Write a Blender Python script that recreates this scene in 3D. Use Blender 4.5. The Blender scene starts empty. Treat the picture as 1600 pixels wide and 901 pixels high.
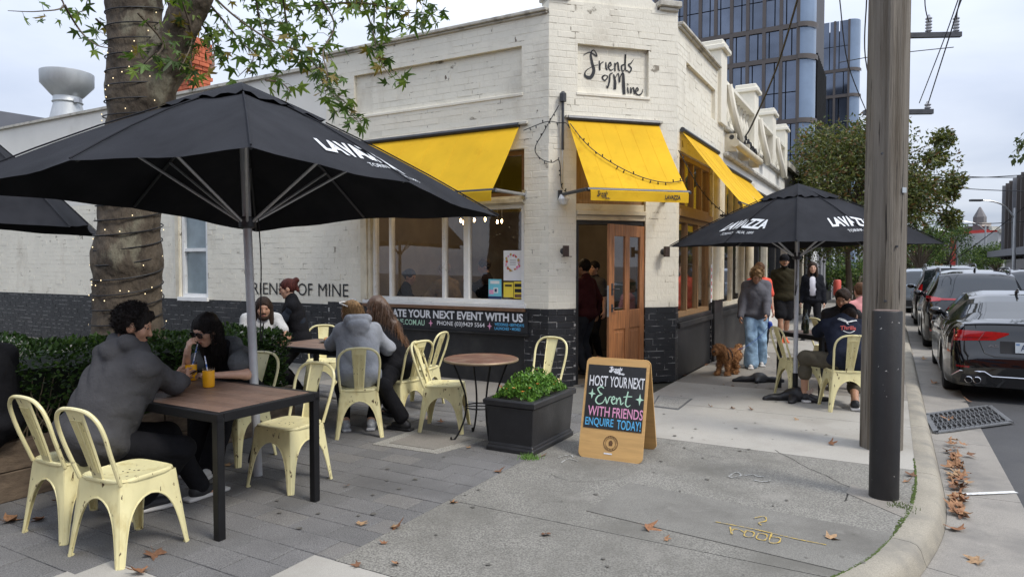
import bpy, bmesh, math, random
import numpy as np
from mathutils import Vector, Matrix, Euler
random.seed(7); RNG = np.random.default_rng(7)
S = bpy.context.scene
COL = S.collection
R = math.radians
# ------------------------------------------------------------------ camera
F = 1059.0; CAMH = 1.6; TP = 35.5 / F; PITCH = math.atan(TP)
cam = bpy.data.cameras.new('camera'); camo = bpy.data.objects.new('camera', cam); COL.objects.link(camo)
cam.sensor_width = 36; cam.lens = F / 1600 * 36; cam.clip_start = .05; cam.clip_end = 3000
camo.location = (0, 0, CAMH); camo.rotation_euler = (math.pi / 2 - PITCH, 0, 0)
S.camera = camo
# ------------------------------------------------------------------ sky, sun, exposure (overcast day)
SUN_EL, SUN_AZ = R(52), R(128)            # azimuth clockwise from +Y (towards +X)
world = bpy.data.worlds.new('World'); S.world = world; world.use_nodes = True
wn, wl = world.node_tree.nodes, world.node_tree.links
wn.clear()
def wnode(t, **k):
    n = wn.new(t)
    for a, b in k.items(): setattr(n, a, b)
    return n
wo = wnode('ShaderNodeOutputWorld'); bg = wnode('ShaderNodeBackground'); bg.inputs[1].default_value = 0.1
sky = wnode('ShaderNodeTexSky', sky_type='NISHITA', sun_disc=False, sun_elevation=SUN_EL, sun_rotation=SUN_AZ)
tc = wnode('ShaderNodeTexCoord'); sep = wnode('ShaderNodeSeparateXYZ'); wl.new(tc.outputs['Generated'], sep.inputs[0])
# cloud deck: project the direction on a flat layer so that the clouds thin out to the horizon
mx = wnode('ShaderNodeMath', operation='ABSOLUTE'); wl.new(sep.outputs[2], mx.inputs[0])
ad = wnode('ShaderNodeMath', operation='ADD'); wl.new(mx.outputs[0], ad.inputs[0]); ad.inputs[1].default_value = .16
dv = wnode('ShaderNodeVectorMath', operation='DIVIDE'); cmb = wnode('ShaderNodeCombineXYZ')
for i in range(3): wl.new(ad.outputs[0], cmb.inputs[i])
wl.new(tc.outputs['Generated'], dv.inputs[0]); wl.new(cmb.outputs[0], dv.inputs[1])
nz = wnode('ShaderNodeTexNoise'); nz.inputs['Scale'].default_value = .9; nz.inputs['Detail'].default_value = 6; nz.inputs['Roughness'].default_value = .5
nz.inputs['Distortion'].default_value = .3
wl.new(dv.outputs[0], nz.inputs['Vector'])
cr = wnode('ShaderNodeValToRGB'); cr.color_ramp.elements[0].position = .33; cr.color_ramp.elements[1].position = .68
cr.color_ramp.elements[0].color = (3.55, 4.0, 5.0, 1); cr.color_ramp.elements[1].color = (5.3, 5.65, 6.4, 1)
wl.new(nz.outputs[0], cr.inputs[0])
# the brightness of an overcast sky rises towards the zenith: (1 + 2 sin h) / 3
zen = wnode('ShaderNodeMath', operation='MULTIPLY_ADD'); wl.new(mx.outputs[0], zen.inputs[0]); zen.inputs[1].default_value = 1.5; zen.inputs[2].default_value = .72
sc = wnode('ShaderNodeVectorMath', operation='SCALE'); wl.new(cr.outputs[0], sc.inputs[0]); wl.new(zen.outputs[0], sc.inputs['Scale'])
mixw = wnode('ShaderNodeMix', data_type='RGBA'); mixw.inputs[0].default_value = .9
wl.new(sky.outputs[0], mixw.inputs[6]); wl.new(sc.outputs[0], mixw.inputs[7])
wl.new(mixw.outputs[2], bg.inputs[0]); wl.new(bg.outputs[0], wo.inputs[0])
sun = bpy.data.lights.new('sun', 'SUN'); sun.energy = 1.5; sun.angle = R(16); sun.color = (1, .95, .87)
suno = bpy.data.objects.new('sun', sun); COL.objects.link(suno)
suno.rotation_euler = Vector((-math.sin(SUN_AZ) * math.cos(SUN_EL), -math.cos(SUN_AZ) * math.cos(SUN_EL), -math.sin(SUN_EL))).to_track_quat('-Z', 'Y').to_euler()
suno.location = (5, -5, 12)
S.view_settings.view_transform = 'Standard'; S.view_settings.look = 'None'
S.view_settings.exposure = 0.78; S.view_settings.gamma = 1
try: S.view_settings.use_curve_mapping = False
except Exception: pass
# ------------------------------------------------------------------ pixel -> place helpers
def ray(px, py):
    u = (px - 800) / F; v = (450.5 - py) / F
    c, s = math.cos(PITCH), math.sin(PITCH)
    return Vector((u, c + v * s, -s + v * c))
CAM = Vector((0, 0, CAMH))
def G(px, py, z=0.0):                      # on the horizontal plane z
    d = ray(px, py); return CAM + d * ((z - CAMH) / d.z)
def AT(px, py, Y):                         # at forward distance Y
    d = ray(px, py); return CAM + d * (Y / d.y)
def ONP(px, py, o, n):                     # on a plane
    d = ray(px, py); return CAM + d * ((Vector(o) - CAM).dot(n) / d.dot(n))
D1 = Vector((-.872, .489, 0)).normalized()          # along the left facade, away from the corner
D2 = Vector((.489, .872, 0)).normalized()           # along the right facade and the kerb
UP = Vector((0, 0, 1))
A = Vector((.476, 8.85, 0)); B = Vector((2.26, 9.35, 0))   # ends of the splayed corner of the cafe
DC = (B - A).normalized(); NC = Vector((DC.y, -DC.x, 0)); NL = -D2; NR = -D1
# ------------------------------------------------------------------ materials
MATS = {}
def M(name, col=(.5, .5, .5), rough=.6, metal=0., var=.12, vs=4., bump=0., bs=60., spec=.5, coat=0., col2=None, c2=(.55, .65),
      s2=8., speck=0., ss=300., trans=0., emit=None, es=1., stretch=(1, 1, 1), col3=None, c3=(.6, .66), s3=20., sheen=0., alpha=1., sss=0., bdist=.01, detail=5.):
    if name in MATS: return MATS[name]
    m = bpy.data.materials.new(name); m.use_nodes = True; MATS[name] = m
    n, l = m.node_tree.nodes, m.node_tree.links
    b = n['Principled BSDF']
    b.inputs['Roughness'].default_value = rough; b.inputs['Metallic'].default_value = metal
    b.inputs['Specular IOR Level'].default_value = spec; b.inputs['Coat Weight'].default_value = coat
    b.inputs['Coat Roughness'].default_value = .04
    if trans: b.inputs['Transmission Weight'].default_value = trans
    if sheen: b.inputs['Sheen Weight'].default_value = sheen
    if alpha < 1: b.inputs['Alpha'].default_value = alpha
    if sss:
        b.inputs['Subsurface Weight'].default_value = sss; b.inputs['Subsurface Radius'].default_value = (.012, .005, .003)
    if emit:
        b.inputs['Emission Color'].default_value = (*emit, 1); b.inputs['Emission Strength'].default_value = es
    g = n.new('ShaderNodeNewGeometry'); vec = g.outputs['Position']
    if stretch != (1, 1, 1):
        mp = n.new('ShaderNodeVectorMath'); mp.operation = 'MULTIPLY'; mp.inputs[1].default_value = stretch
        l.new(vec, mp.inputs[0]); vec = mp.outputs[0]
    def noise(s, det=5., off=0.):
        t = n.new('ShaderNodeTexNoise'); t.inputs['Scale'].default_value = s; t.inputs['Detail'].default_value = det
        t.inputs['Roughness'].default_value = .6
        if off:
            a = n.new('ShaderNodeVectorMath'); a.operation = 'ADD'; a.inputs[1].default_value = (off, off * 1.7, off * .6)
            l.new(vec, a.inputs[0]); l.new(a.outputs[0], t.inputs['Vector'])
        else: l.new(vec, t.inputs['Vector'])
        return t.outputs[0]
    def mix(fac, a, c):
        x = n.new('ShaderNodeMix'); x.data_type = 'RGBA'
        if isinstance(fac, (int, float)): x.inputs[0].default_value = fac
        else: l.new(fac, x.inputs[0])
        for k, q in ((6, a), (7, c)):
            if isinstance(q, tuple): x.inputs[k].default_value = (*q[:3], 1)
            else: l.new(q, x.inputs[k])
        return x.outputs[2]
    def ramp(f, lo, hi):
        x = n.new('ShaderNodeMapRange'); x.inputs[1].default_value = lo; x.inputs[2].default_value = hi; l.new(f, x.inputs[0]); return x.outputs[0]
    c = tuple(col)
    out = c
    if var:
        out = mix(ramp(noise(vs, detail), .3, .7), tuple(max(0, v * (1 - var)) for v in c), tuple(min(1, v * (1 + var)) for v in c))
    if speck:
        f = ramp(noise(ss, 2., 3.1), .38, .62)
        d = mix(f, tuple(v * (1 - speck) for v in c), tuple(min(1, v * (1 + speck)) for v in c))
        out = mix(.5, out, d) if var else d
    if col2: out = mix(ramp(noise(s2, 6., 11.), *c2), out, tuple(col2))
    if col3: out = mix(ramp(noise(s3, 6., 23.), *c3), out, tuple(col3))
    if isinstance(out, tuple): b.inputs['Base Color'].default_value = (*out, 1)
    else: l.new(out, b.inputs['Base Color'])
    if bump:
        bp = n.new('ShaderNodeBump'); bp.inputs['Strength'].default_value = bump; bp.inputs['Distance'].default_value = bdist
        l.new(noise(bs, 4., 5.), bp.inputs['Height']); l.new(bp.outputs[0], b.inputs['Normal'])
    return m
def glass_pane(name, op=.35, rough=.01, refl=.06):
    # window glass: a clear pane that mirrors its surroundings
    if name in MATS: return MATS[name]
    m = bpy.data.materials.new(name); m.use_nodes = True; MATS[name] = m
    n, l = m.node_tree.nodes, m.node_tree.links
    n.remove(n['Principled BSDF']); o = n['Material Output']
    tr = n.new('ShaderNodeBsdfTransparent'); tr.inputs[0].default_value = (1 - op, 1 - op, 1 - op * .98, 1)
    gl = n.new('ShaderNodeBsdfGlossy'); gl.inputs['Roughness'].default_value = rough; gl.inputs[0].default_value = (.95, .97, 1, 1)
    fr = n.new('ShaderNodeLayerWeight'); fr.inputs[0].default_value = .5; p5 = n.new('ShaderNodeMath'); p5.operation = 'POWER'; p5.inputs[1].default_value = 4.5; l.new(fr.outputs['Facing'], p5.inputs[0])
    mm = n.new('ShaderNodeMath'); mm.operation = 'MULTIPLY_ADD'; mm.inputs[1].default_value = .95; mm.inputs[2].default_value = refl
    l.new(p5.outputs[0], mm.inputs[0])
    ms = n.new('ShaderNodeMixShader'); l.new(mm.outputs[0], ms.inputs[0]); l.new(tr.outputs[0], ms.inputs[1]); l.new(gl.outputs[0], ms.inputs[2])
    l.new(ms.outputs[0], o.inputs[0]); return m
# ------------------------------------------------------------------ objects
def wm(o):
    m = o.matrix_basis.copy()
    if o.parent: m = wm(o.parent) @ o.matrix_parent_inverse @ m
    return m
def attach(o, parent, world=True):
    o.parent = parent
    if parent is not None and world: o.matrix_parent_inverse = wm(parent).inverted()
def tag(o, label=None, cat=None, group=None, kind=None):
    if label: o['label'] = label
    if cat: o['category'] = cat
    if group: o['group'] = group
    if kind: o['kind'] = kind
    return o
def thing(name, label, cat, loc=(0, 0, 0), rz=0., group=None):
    o = bpy.data.objects.new(name, None); COL.objects.link(o); o.location = loc; o.rotation_euler = (0, 0, rz)
    o.empty_display_size = .1
    return tag(o, label, cat, group)
def link(name, me, parent=None, world=True):
    o = bpy.data.objects.new(name, me); COL.objects.link(o)
    if parent is not None: attach(o, parent, world)
    return o
def copy_tree(o, parent=None):
    c = o.copy(); COL.objects.link(c)
    if parent is not None: c.parent = parent
    for ch in list(o.children): copy_tree(ch, c)
    return c
def V(*a): return Vector(a)
def frame(d, hint=UP):
    d = Vector(d).normalized(); h = Vector(hint)
    if abs(d.dot(h)) > .98: h = Vector((1, 0, 0)) if abs(d.x) < .9 else Vector((0, 1, 0))
    x = h.cross(d).normalized(); return x, d.cross(x).normalized()
class MB:
    def __init__(s): s.v = []; s.f = []; s.mi = []; s.m = 0
    def add(s, vs, fs):
        k = len(s.v); s.v += [tuple(q) for q in vs]
        for f in fs: s.f.append(tuple(i + k for i in f)); s.mi.append(s.m)
        return s
    def box(s, c, sz, ax=None, ay=None, az=None):     # centre, full size, axes
        ax = Vector(ax) if ax is not None else V(1, 0, 0); az = Vector(az) if az is not None else UP
        ay = Vector(ay) if ay is not None else az.cross(ax)
        c = Vector(c); h = [q / 2 for q in sz]
        vs = [c + ax * (h[0] * i) + ay * (h[1] * j) + az * (h[2] * k) for k in (-1, 1) for j in (-1, 1) for i in (-1, 1)]
        return s.add(vs, [(0, 2, 3, 1), (4, 5, 7, 6), (0, 1, 5, 4), (2, 6, 7, 3), (0, 4, 6, 2), (1, 3, 7, 5)])
    def ring(s, rings, cap=True, closed=False):
        n = len(rings[0]); vs = [p for r in rings for p in r]; fs = []
        m = len(rings)
        for i in range(m if closed else m - 1):
            for j in range(n):
                a = i * n + j; b = i * n + (j + 1) % n; i2 = (i + 1) % m
                fs.append((a, b, i2 * n + (j + 1) % n, i2 * n + j))
        if cap and not closed:
            fs.append(tuple(range(n))[::-1]); fs.append(tuple(range((m - 1) * n, m * n)))
        return s.add(vs, fs)
    def tube(s, pts, r, n=8, cap=True, flat=None, closed=False):
        pts = [Vector(p) for p in pts]; m = len(pts)
        rr = r if isinstance(r, (list, tuple)) else [r] * m
        rings = []; px = None
        for i, p in enumerate(pts):
            if closed: d = pts[(i + 1) % m] - pts[i - 1]
            else: d = pts[min(i + 1, m - 1)] - pts[max(i - 1, 0)]
            if d.length < 1e-9: d = UP.copy()
            d.normalize()
            if px is None: x, y = frame(d)
            else:
                x = (px - d * px.dot(d))
                x = x.normalized() if x.length > 1e-6 else frame(d)[0]
                y = d.cross(x)
            px = x
            fl = flat or 1.
            rings.append([p + x * (math.cos(2 * math.pi * j / n) * rr[i]) + y * (math.sin(2 * math.pi * j / n) * rr[i] * fl) for j in range(n)])
        return s.ring(rings, cap, closed)
    def lathe(s, prof, c=(0, 0, 0), n=16, axis=UP, cap=True):
        x, y = frame(axis, V(1, 0, 0) if abs(Vector(axis).z) > .9 else UP); a = Vector(axis).normalized(); c = Vector(c)
        rings = [[c + a * z + (x * math.cos(2 * math.pi * j / n) + y * math.sin(2 * math.pi * j / n)) * max(r, 1e-4) for j in range(n)] for r, z in prof]
        return s.ring(rings, cap)
    def poly(s, pts, d):                      # flat outline pushed along d (thickness)
        d = Vector(d); n = len(pts); pts = [Vector(p) for p in pts]
        vs = pts + [p + d for p in pts]
        return s.add(vs, [tuple(range(n))[::-1], tuple(range(n, 2 * n))] + [(i, (i + 1) % n, n + (i + 1) % n, n + i) for i in range(n)])
    def grid(s, P, flip=False):               # P[i][j] points
        m, n = len(P), len(P[0]); fs = []
        for i in range(m - 1):
            for j in range(n - 1):
                q = (i * n + j, i * n + j + 1, (i + 1) * n + j + 1, (i + 1) * n + j); fs.append(q[::-1] if flip else q)
        return s.add([p for r in P for p in r], fs)
    def mesh(s, name, mats, smooth=False):
        me = bpy.data.meshes.new(name); me.from_pydata(s.v, [], s.f)
        if not isinstance(mats, (list, tuple)): mats = [mats]
        for m in mats: me.materials.append(m)
        if any(s.mi): me.polygons.foreach_set('material_index', s.mi)
        if smooth: me.polygons.foreach_set('use_smooth', [True] * len(me.polygons))
        me.update(); return me
    def build(s, name, mats, parent=None, smooth=False, world=True, bevel=0., fix=True, seg=1):
        me = s.mesh(name, mats, smooth)
        if fix or bevel:
            bm = bmesh.new(); bm.from_mesh(me)
            if fix: bmesh.ops.recalc_face_normals(bm, faces=bm.faces)
            if bevel:
                es = [e for e in bm.edges if len(e.link_faces) == 2 and e.calc_face_angle(0) > .5]
                bmesh.ops.bevel(bm, geom=es, offset=bevel, segments=seg, profile=.5, affect='EDGES', clamp_overlap=True)
            bm.to_mesh(me); bm.free()
        o = link(name, me, parent, world)
        if smooth:
            try: me.set_sharp_from_angle(angle=R(42))
            except Exception: pass
        return o
def smoothpts(pts, n=6, closed=False):        # Catmull-Rom
    P = [Vector(p) for p in pts]; out = []; m = len(P)
    for i in range(m if closed else m - 1):
        if closed: a, b, c, d = P[i - 1], P[i], P[(i + 1) % m], P[(i + 2) % m]
        else: a, b, c, d = P[max(i - 1, 0)], P[i], P[i + 1], P[min(i + 2, m - 1)]
        for k in range(n):
            t = k / n; out.append(.5 * ((2 * b) + (c - a) * t + (2 * a - 5 * b + 4 * c - d) * t * t + (3 * b - a - 3 * c + d) * t ** 3))
    if not closed: out.append(P[-1])
    return out
# ------------------------------------------------------------------ lettering
def text_mesh(s, bold=0., shear=0., space=1.):
    cu = bpy.data.curves.new('t', 'FONT'); cu.body = s; cu.offset = bold; cu.shear = shear; cu.resolution_u = 3; cu.space_character = space
    ob = bpy.data.objects.new('t', cu); COL.objects.link(ob)
    dg = bpy.context.evaluated_depsgraph_get(); me = ob.evaluated_get(dg).to_mesh()
    v = [tuple(q.co) for q in me.vertices]; f = [tuple(p.vertices) for p in me.polygons]
    ob.evaluated_get(dg).to_mesh_clear(); bpy.data.objects.remove(ob); bpy.data.curves.remove(cu)
    return v, f
def text(name, s, o, rx, ry, w, h, mat, parent=None, bold=.01, shear=0., off=.003, space=1., fn=None):
    """lettering fitted to a w x h rectangle with its lower left corner at o; fn(u,v) maps onto a curved sheet"""
    v, f = text_mesh(s, bold, shear, space)
    xs = [q[0] for q in v]; ys = [q[1] for q in v]; x0, x1, y0, y1 = min(xs), max(xs), min(ys), max(ys)
    rx, ry = Vector(rx).normalized(), Vector(ry).normalized(); n = rx.cross(ry)
    mb = MB()
    pts = []
    for q in v:
        a = (q[0] - x0) / (x1 - x0 + 1e-9); b = (q[1] - y0) / (y1 - y0 + 1e-9)
        pts.append(fn(a, b) if fn else Vector(o) + rx * (a * w) + ry * (b * h) + n * off)
    mb.add(pts, f)
    return mb.build(name, mat, parent, fix=False)
def strokes(mb, paths, o, rx, ry, w, h, wid, off=.003, fn=None):
    """brush lettering: paths of (x, y[, width factor]) in a unit box"""
    rx, ry = Vector(rx).normalized(), Vector(ry).normalized(); n = rx.cross(ry)
    for k, pth in enumerate(paths):
        P = smoothpts([(p[0], p[1], p[2] if len(p) > 2 else 1.) for p in pth], 7)
        m = len(P); L = []; Q = []
        for i, p in enumerate(P):
            d = P[min(i + 1, m - 1)] - P[max(i - 1, 0)]; d = Vector((d.x * w, d.y * h, 0))
            d = d.normalized() if d.length > 1e-9 else V(1, 0, 0)
            q = Vector((-d.y, d.x, 0)) * (wid * p.z / 2)
            for arr, sg in ((L, 1), (Q, -1)):
                if fn: arr.append(fn(p.x + sg * q.x / w, p.y + sg * q.y / h, off + k * 2e-4))
                else: arr.append(Vector(o) + rx * (p.x * w + sg * q.x) + ry * (p.y * h + sg * q.y) + n * (off + k * 2e-4))
        mb.grid([Q, L])
    return mb
# ------------------------------------------------------------------ implicit surfaces (bodies, bark, cloth)
def fold(X, Y, Z, amp, k=22., seed=0.):
    return amp * (np.sin(k * (X * .8 + Z * .6) + 2.2 * np.sin(k * .31 * (Y - Z) + seed) + seed) * .5 + np.sin(k * 1.7 * (Y * .7 - Z * .5 + X * .3) + 1.7 * np.sin(k * .4 * X + seed * 2)) * .3
                  + np.sin(k * .6 * (Z - X * .4 + Y * .5) + seed * 3) * .4)
def crease(X, Y, Z, amp, k=22., seed=0.):
    a = k * (X * .7 + Z * .55 + Y * .2) + 2.4 * np.sin(k * .27 * (Y - Z * .6) + seed) + seed; b = k * .8 * (Y * .75 - Z * .6 + X * .2) + 2. * np.sin(k * .3 * X + seed * 2)
    m = .55 + .45 * np.sin(k * .22 * (X * .9 + Y * .5 - Z) + seed * 1.7); n = .55 + .45 * np.sin(k * .19 * (Z * 1.1 + Y * .8 - X * .4) + seed)
    return -amp * (1.1 * m ** 2 * (np.abs(np.sin(a * .5)) - .62) + .35 * n * np.sin(b * .4))
def nets(prims, h, k=.02, disp=None, pad=.03):
    """prims: ('c', a, b, ra, rb) round cone | ('e', centre, radii, 3x3 axes) | ('b', centre, half, axes, round); optional 's' prefix subtracts"""
    lo = np.full(3, 1e9); hi = -lo
    bb = []
    for p in prims:
        t = p[0][-1]
        if t == 'c':
            a, b = np.array(p[1], float), np.array(p[2], float); r = max(p[3], p[4]); q0 = np.minimum(a, b) - r; q1 = np.maximum(a, b) + r
        else:
            c = np.array(p[1], float); r = float(np.linalg.norm(p[2])) if t == 'b' else max(p[2]); q0, q1 = c - r, c + r
        bb.append((q0, q1))
        if p[0][0] != 's': lo = np.minimum(lo, q0); hi = np.maximum(hi, q1)
    lo -= pad; hi += pad
    n = np.ceil((hi - lo) / h).astype(int) + 1
    ax = [(lo[i] + h * np.arange(n[i])).astype(np.float32) for i in range(3)]
    D = np.full(n, .2, np.float32)
    for p, (q0, q1) in zip(prims, bb):
        m = .06 + k
        i0 = np.clip(np.floor((q0 - m - lo) / h).astype(int), 0, n); i1 = np.clip(np.ceil((q1 + m - lo) / h).astype(int) + 1, 0, n)
        if (i1 <= i0).any(): continue
        sl = tuple(slice(i0[i], i1[i]) for i in range(3))
        X = ax[0][sl[0]][:, None, None]; Y = ax[1][sl[1]][None, :, None]; Z = ax[2][sl[2]][None, None, :]
        t = p[0][-1]
        if t == 'c':
            a = np.array(p[1], float); d = np.array(p[2], float) - a; L2 = float(d @ d) + 1e-9
            u = np.clip(((X - a[0]) * d[0] + (Y - a[1]) * d[1] + (Z - a[2]) * d[2]) / L2, 0, 1)
            e = np.sqrt((X - a[0] - u * d[0]) ** 2 + (Y - a[1] - u * d[1]) ** 2 + (Z - a[2] - u * d[2]) ** 2) - (p[3] + (p[4] - p[3]) * u)
        else:
            c = np.array(p[1], float); Rm = np.array(p[3], float) if len(p) > 3 and p[3] is not None else np.eye(3)
            w = [(X - c[0]) * Rm[i][0] + (Y - c[1]) * Rm[i][1] + (Z - c[2]) * Rm[i][2] for i in range(3)]
            r = p[2]
            if t == 'e':
                k0 = np.sqrt((w[0] / r[0]) ** 2 + (w[1] / r[1]) ** 2 + (w[2] / r[2]) ** 2)
                k1 = np.sqrt((w[0] / r[0] ** 2) ** 2 + (w[1] / r[1] ** 2) ** 2 + (w[2] / r[2] ** 2) ** 2) + 1e-6
                e = k0 * (k0 - 1) / k1
            else:
                rd = p[4]; q = [np.abs(w[i]) - (r[i] - rd) for i in range(3)]
                e = np.sqrt(np.maximum(q[0], 0) ** 2 + np.maximum(q[1], 0) ** 2 + np.maximum(q[2], 0) ** 2) + np.minimum(np.maximum(np.maximum(q[0], q[1]), q[2]), 0) - rd
        e = e.astype(np.float32); Dv = D[sl]; kk = p[5] if (t == 'c' and len(p) > 5) else k
        if p[0][0] == 's':
            D[sl] = np.maximum(Dv, -e)
        else:
            hh = np.maximum(kk - np.abs(Dv - e), 0) / kk
            D[sl] = np.minimum(Dv, e) - hh * hh * kk * .25
    if disp is not None:
        D = D + disp(ax[0][:, None, None], ax[1][None, :, None], ax[2][None, None, :]).astype(np.float32)
    sg = D < 0
    cnt = sum(sg[i:n[0] - 1 + i, j:n[1] - 1 + j, q:n[2] - 1 + q].astype(np.int8) for i in (0, 1) for j in (0, 1) for q in (0, 1))
    act = (cnt > 0) & (cnt < 8); I, J, K = np.nonzero(act)
    idx = np.full(act.shape, -1, np.int64); idx[I, J, K] = np.arange(len(I))
    cor = [(i, j, q) for i in (0, 1) for j in (0, 1) for q in (0, 1)]
    val = np.stack([D[I + a, J + b, K + c] for a, b, c in cor], 1)
    acc = np.zeros((len(I), 3)); ct = np.zeros(len(I))
    for a in range(8):
        for b in range(a + 1, 8):
            df = [cor[b][i] - cor[a][i] for i in range(3)]
            if sum(abs(q) for q in df) != 1: continue
            va, vb = val[:, a], val[:, b]; mk = (va < 0) != (vb < 0)
            t = np.where(mk, va / (va - vb + 1e-12), 0)
            acc += np.where(mk[:, None], np.array(cor[a]) + t[:, None] * np.array(df), 0); ct += mk
    P = lo + (np.stack([I, J, K], 1) + acc / ct[:, None]) * h
    Fs = []
    for axn in range(3):
        o1, o2 = [(1, 2), (2, 0), (0, 1)][axn]
        sa = [slice(None)] * 3; sb = [slice(None)] * 3; sa[axn] = slice(0, -1); sb[axn] = slice(1, None)
        c = sg[tuple(sa)] != sg[tuple(sb)]; e = np.array(np.nonzero(c)).T
        e = e[(e[:, o1] > 0) & (e[:, o2] > 0) & (e[:, o1] < n[o1] - 1) & (e[:, o2] < n[o2] - 1)]
        if not len(e): continue
        ins = sg[e[:, 0], e[:, 1], e[:, 2]]
        def cell(u, v):
            q = e.copy(); q[:, o1] -= u; q[:, o2] -= v; return idx[q[:, 0], q[:, 1], q[:, 2]]
        f = np.stack([cell(1, 1), cell(0, 1), cell(0, 0), cell(1, 0)], 1)
        f[~ins] = f[~ins][:, ::-1]; Fs.append(f)
    return P, np.concatenate(Fs)
def np_mesh(name, parts, mats, smooth=True):
    """parts: list of (P, F, material index)"""
    Ps, Fs, mi, k = [], [], [], 0
    for P, Fq, m in parts:
        Ps.append(P); Fs.append(Fq + k); k += len(P); mi.append(np.full(len(Fq), m, np.int32))
    P = np.concatenate(Ps).astype(np.float32); Fq = np.concatenate(Fs).astype(np.int32); mi = np.concatenate(mi); w = Fq.shape[1]
    me = bpy.data.meshes.new(name); me.vertices.add(len(P)); me.vertices.foreach_set('co', P.ravel())
    me.loops.add(Fq.size); me.loops.foreach_set('vertex_index', Fq.ravel())
    me.polygons.add(len(Fq)); me.polygons.foreach_set('loop_start', np.arange(len(Fq), dtype=np.int32) * w)
    for m in (mats if isinstance(mats, (list, tuple)) else [mats]): me.materials.append(m)
    me.polygons.foreach_set('material_index', mi)
    if smooth: me.polygons.foreach_set('use_smooth', np.ones(len(Fq), bool))
    me.update(calc_edges=True); me.validate(); return me
def fuzz(o, n, L, w, parent, mat, bias=(0, 0, 0), seed=1, name='fur', spread=.6, curl=0., front=None):
    """short tapering strands rooted on the surface of o"""
    me = o.data; r = np.random.default_rng(seed); nvt = len(me.vertices); co = np.empty(nvt * 3, np.float32); me.vertices.foreach_get('co', co); co = co.reshape(-1, 3)
    no = np.empty(nvt * 3, np.float32); me.vertex_normals.foreach_get('vector', no); no = no.reshape(-1, 3)
    ok = np.arange(nvt) if front is None else np.nonzero((co - np.array(front[0])) @ np.array(front[1]) < front[2])[0]
    i = r.choice(ok, n); p = co[i]; d = no[i] * .6 + r.normal(0, spread, (n, 3)) + np.array(bias); d /= np.linalg.norm(d, axis=1)[:, None]; s = np.cross(d, r.normal(0, 1, (n, 3))); s /= np.linalg.norm(s, axis=1)[:, None] + 1e-6
    ln = L * r.uniform(.5, 1.3, (n, 1)); q = p + d * ln * .55 + no[i] * ln * .1; e = p + d * ln + np.array(bias) * ln * .4 + s * ln * curl
    P = np.stack([p - s * w - no[i] * .002, p + s * w - no[i] * .002, q + s * w * .8, q - s * w * .8, e], 1).reshape(-1, 3); b = np.arange(n)[:, None] * 5
    Fq = np.concatenate([b + np.array([0, 1, 2]), b + np.array([0, 2, 3]), b + np.array([3, 2, 4])], 0)
    ob = link(name, np_mesh(name, [(P, Fq, 0)], mat), parent); ob['kind'] = 'stuff'; return ob
def sdf_obj(name, prims, h, mat, parent=None, k=.02, disp=None):
    P, Fq = nets(prims, h, k, disp); return link(name, np_mesh(name, [(P, Fq, 0)], mat), parent)
# ================================================================== GROUND
def AB(a, b, z=0.):                        # grid of the footpath: a towards the road, b along the right facade
    p = B - D1 * a + D2 * b; return V(p.x, p.y, z)
def toAB(p):
    q = Vector((p[0] - B.x, p[1] - B.y, 0)); return (-q.dot(D1), q.dot(D2))
m_asph = M('asphalt', (.058, .058, .06), .85, var=.25, vs=1.5, speck=.5, ss=260, bump=.5, bs=220, col2=(.085, .083, .08), c2=(.5, .75), s2=.8)
m_agg = M('aggregate_concrete', (.21, .2, .175), .9, var=.16, vs=2.2, speck=.75, ss=95, bump=.6, bs=140, col2=(.135, .128, .11), c2=(.48, .7), s2=1.1, col3=(.26, .245, .215), c3=(.6, .78), s3=2.3)
m_smooth = M('trowelled_concrete', (.175, .167, .147), .88, var=.15, vs=3, speck=.5, ss=190, bump=.3, bs=160, col2=(.115, .108, .094), c2=(.5, .74), s2=1.7, col3=(.22, .21, .185), c3=(.6, .75), s3=5)
m_pale = M('pale_concrete', (.36, .34, .30), .85, var=.1, vs=1.6, speck=.2, ss=170, bump=.2, bs=120, col2=(.26, .24, .205), c2=(.5, .72), s2=.9, col3=(.15, .14, .12), c3=(.67, .72), s3=11)
m_old = M('old_concrete', (.235, .215, .185), .88, var=.18, vs=1.5, speck=.35, ss=150, bump=.3, bs=110, col2=(.16, .145, .125), c2=(.5, .72), s2=1.2)
m_kerb = M('kerb_concrete', (.29, .262, .208), .85, var=.16, vs=2.5, speck=.3, ss=160, bump=.35, bs=90, col2=(.2, .185, .155), c2=(.48, .68), s2=3.)
m_gut = M('gutter_concrete', (.255, .235, .205), .85, var=.15, vs=2.2, speck=.35, ss=150, bump=.3, bs=120, col2=(.16, .15, .135), c2=(.48, .7), s2=1.8)
m_bed = M('sand_bed', (.05, .048, .032), .95, var=.3, vs=12, speck=.4)
m_pav = [M('paver_%s' % c, col, .9, var=.15, vs=3, speck=.75, ss=150, bump=.45, bs=200, col2=tuple(q * .62 for q in col), c2=(.52, .74), s2=1.2) for c, col in
         (('grey', (.158, .153, .148)), ('dark_grey', (.14, .136, .131)), ('warm_grey', (.175, .166, .154)))]
m_moss = M('moss', (.075, .115, .02), .95, var=.4, vs=30, bump=1., bs=180, col2=(.05, .05, .03), s2=14)
m_iron = M('cast_iron', (.17, .175, .18), .6, metal=.5, var=.2, vs=15, bump=.2, bs=100)
m_black = M('black_void', (.006, .006, .006), .9, var=0)
m_yel = M('yellow_spray_paint', (.45, .31, .06), .9, var=.3, vs=60, col2=(.24, .22, .17), c2=(.5, .6), s2=45)
m_wht = M('white_road_paint', (.62, .62, .6), .8, var=.15, vs=25, col2=(.3, .3, .29), c2=(.58, .66), s2=18)

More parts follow.
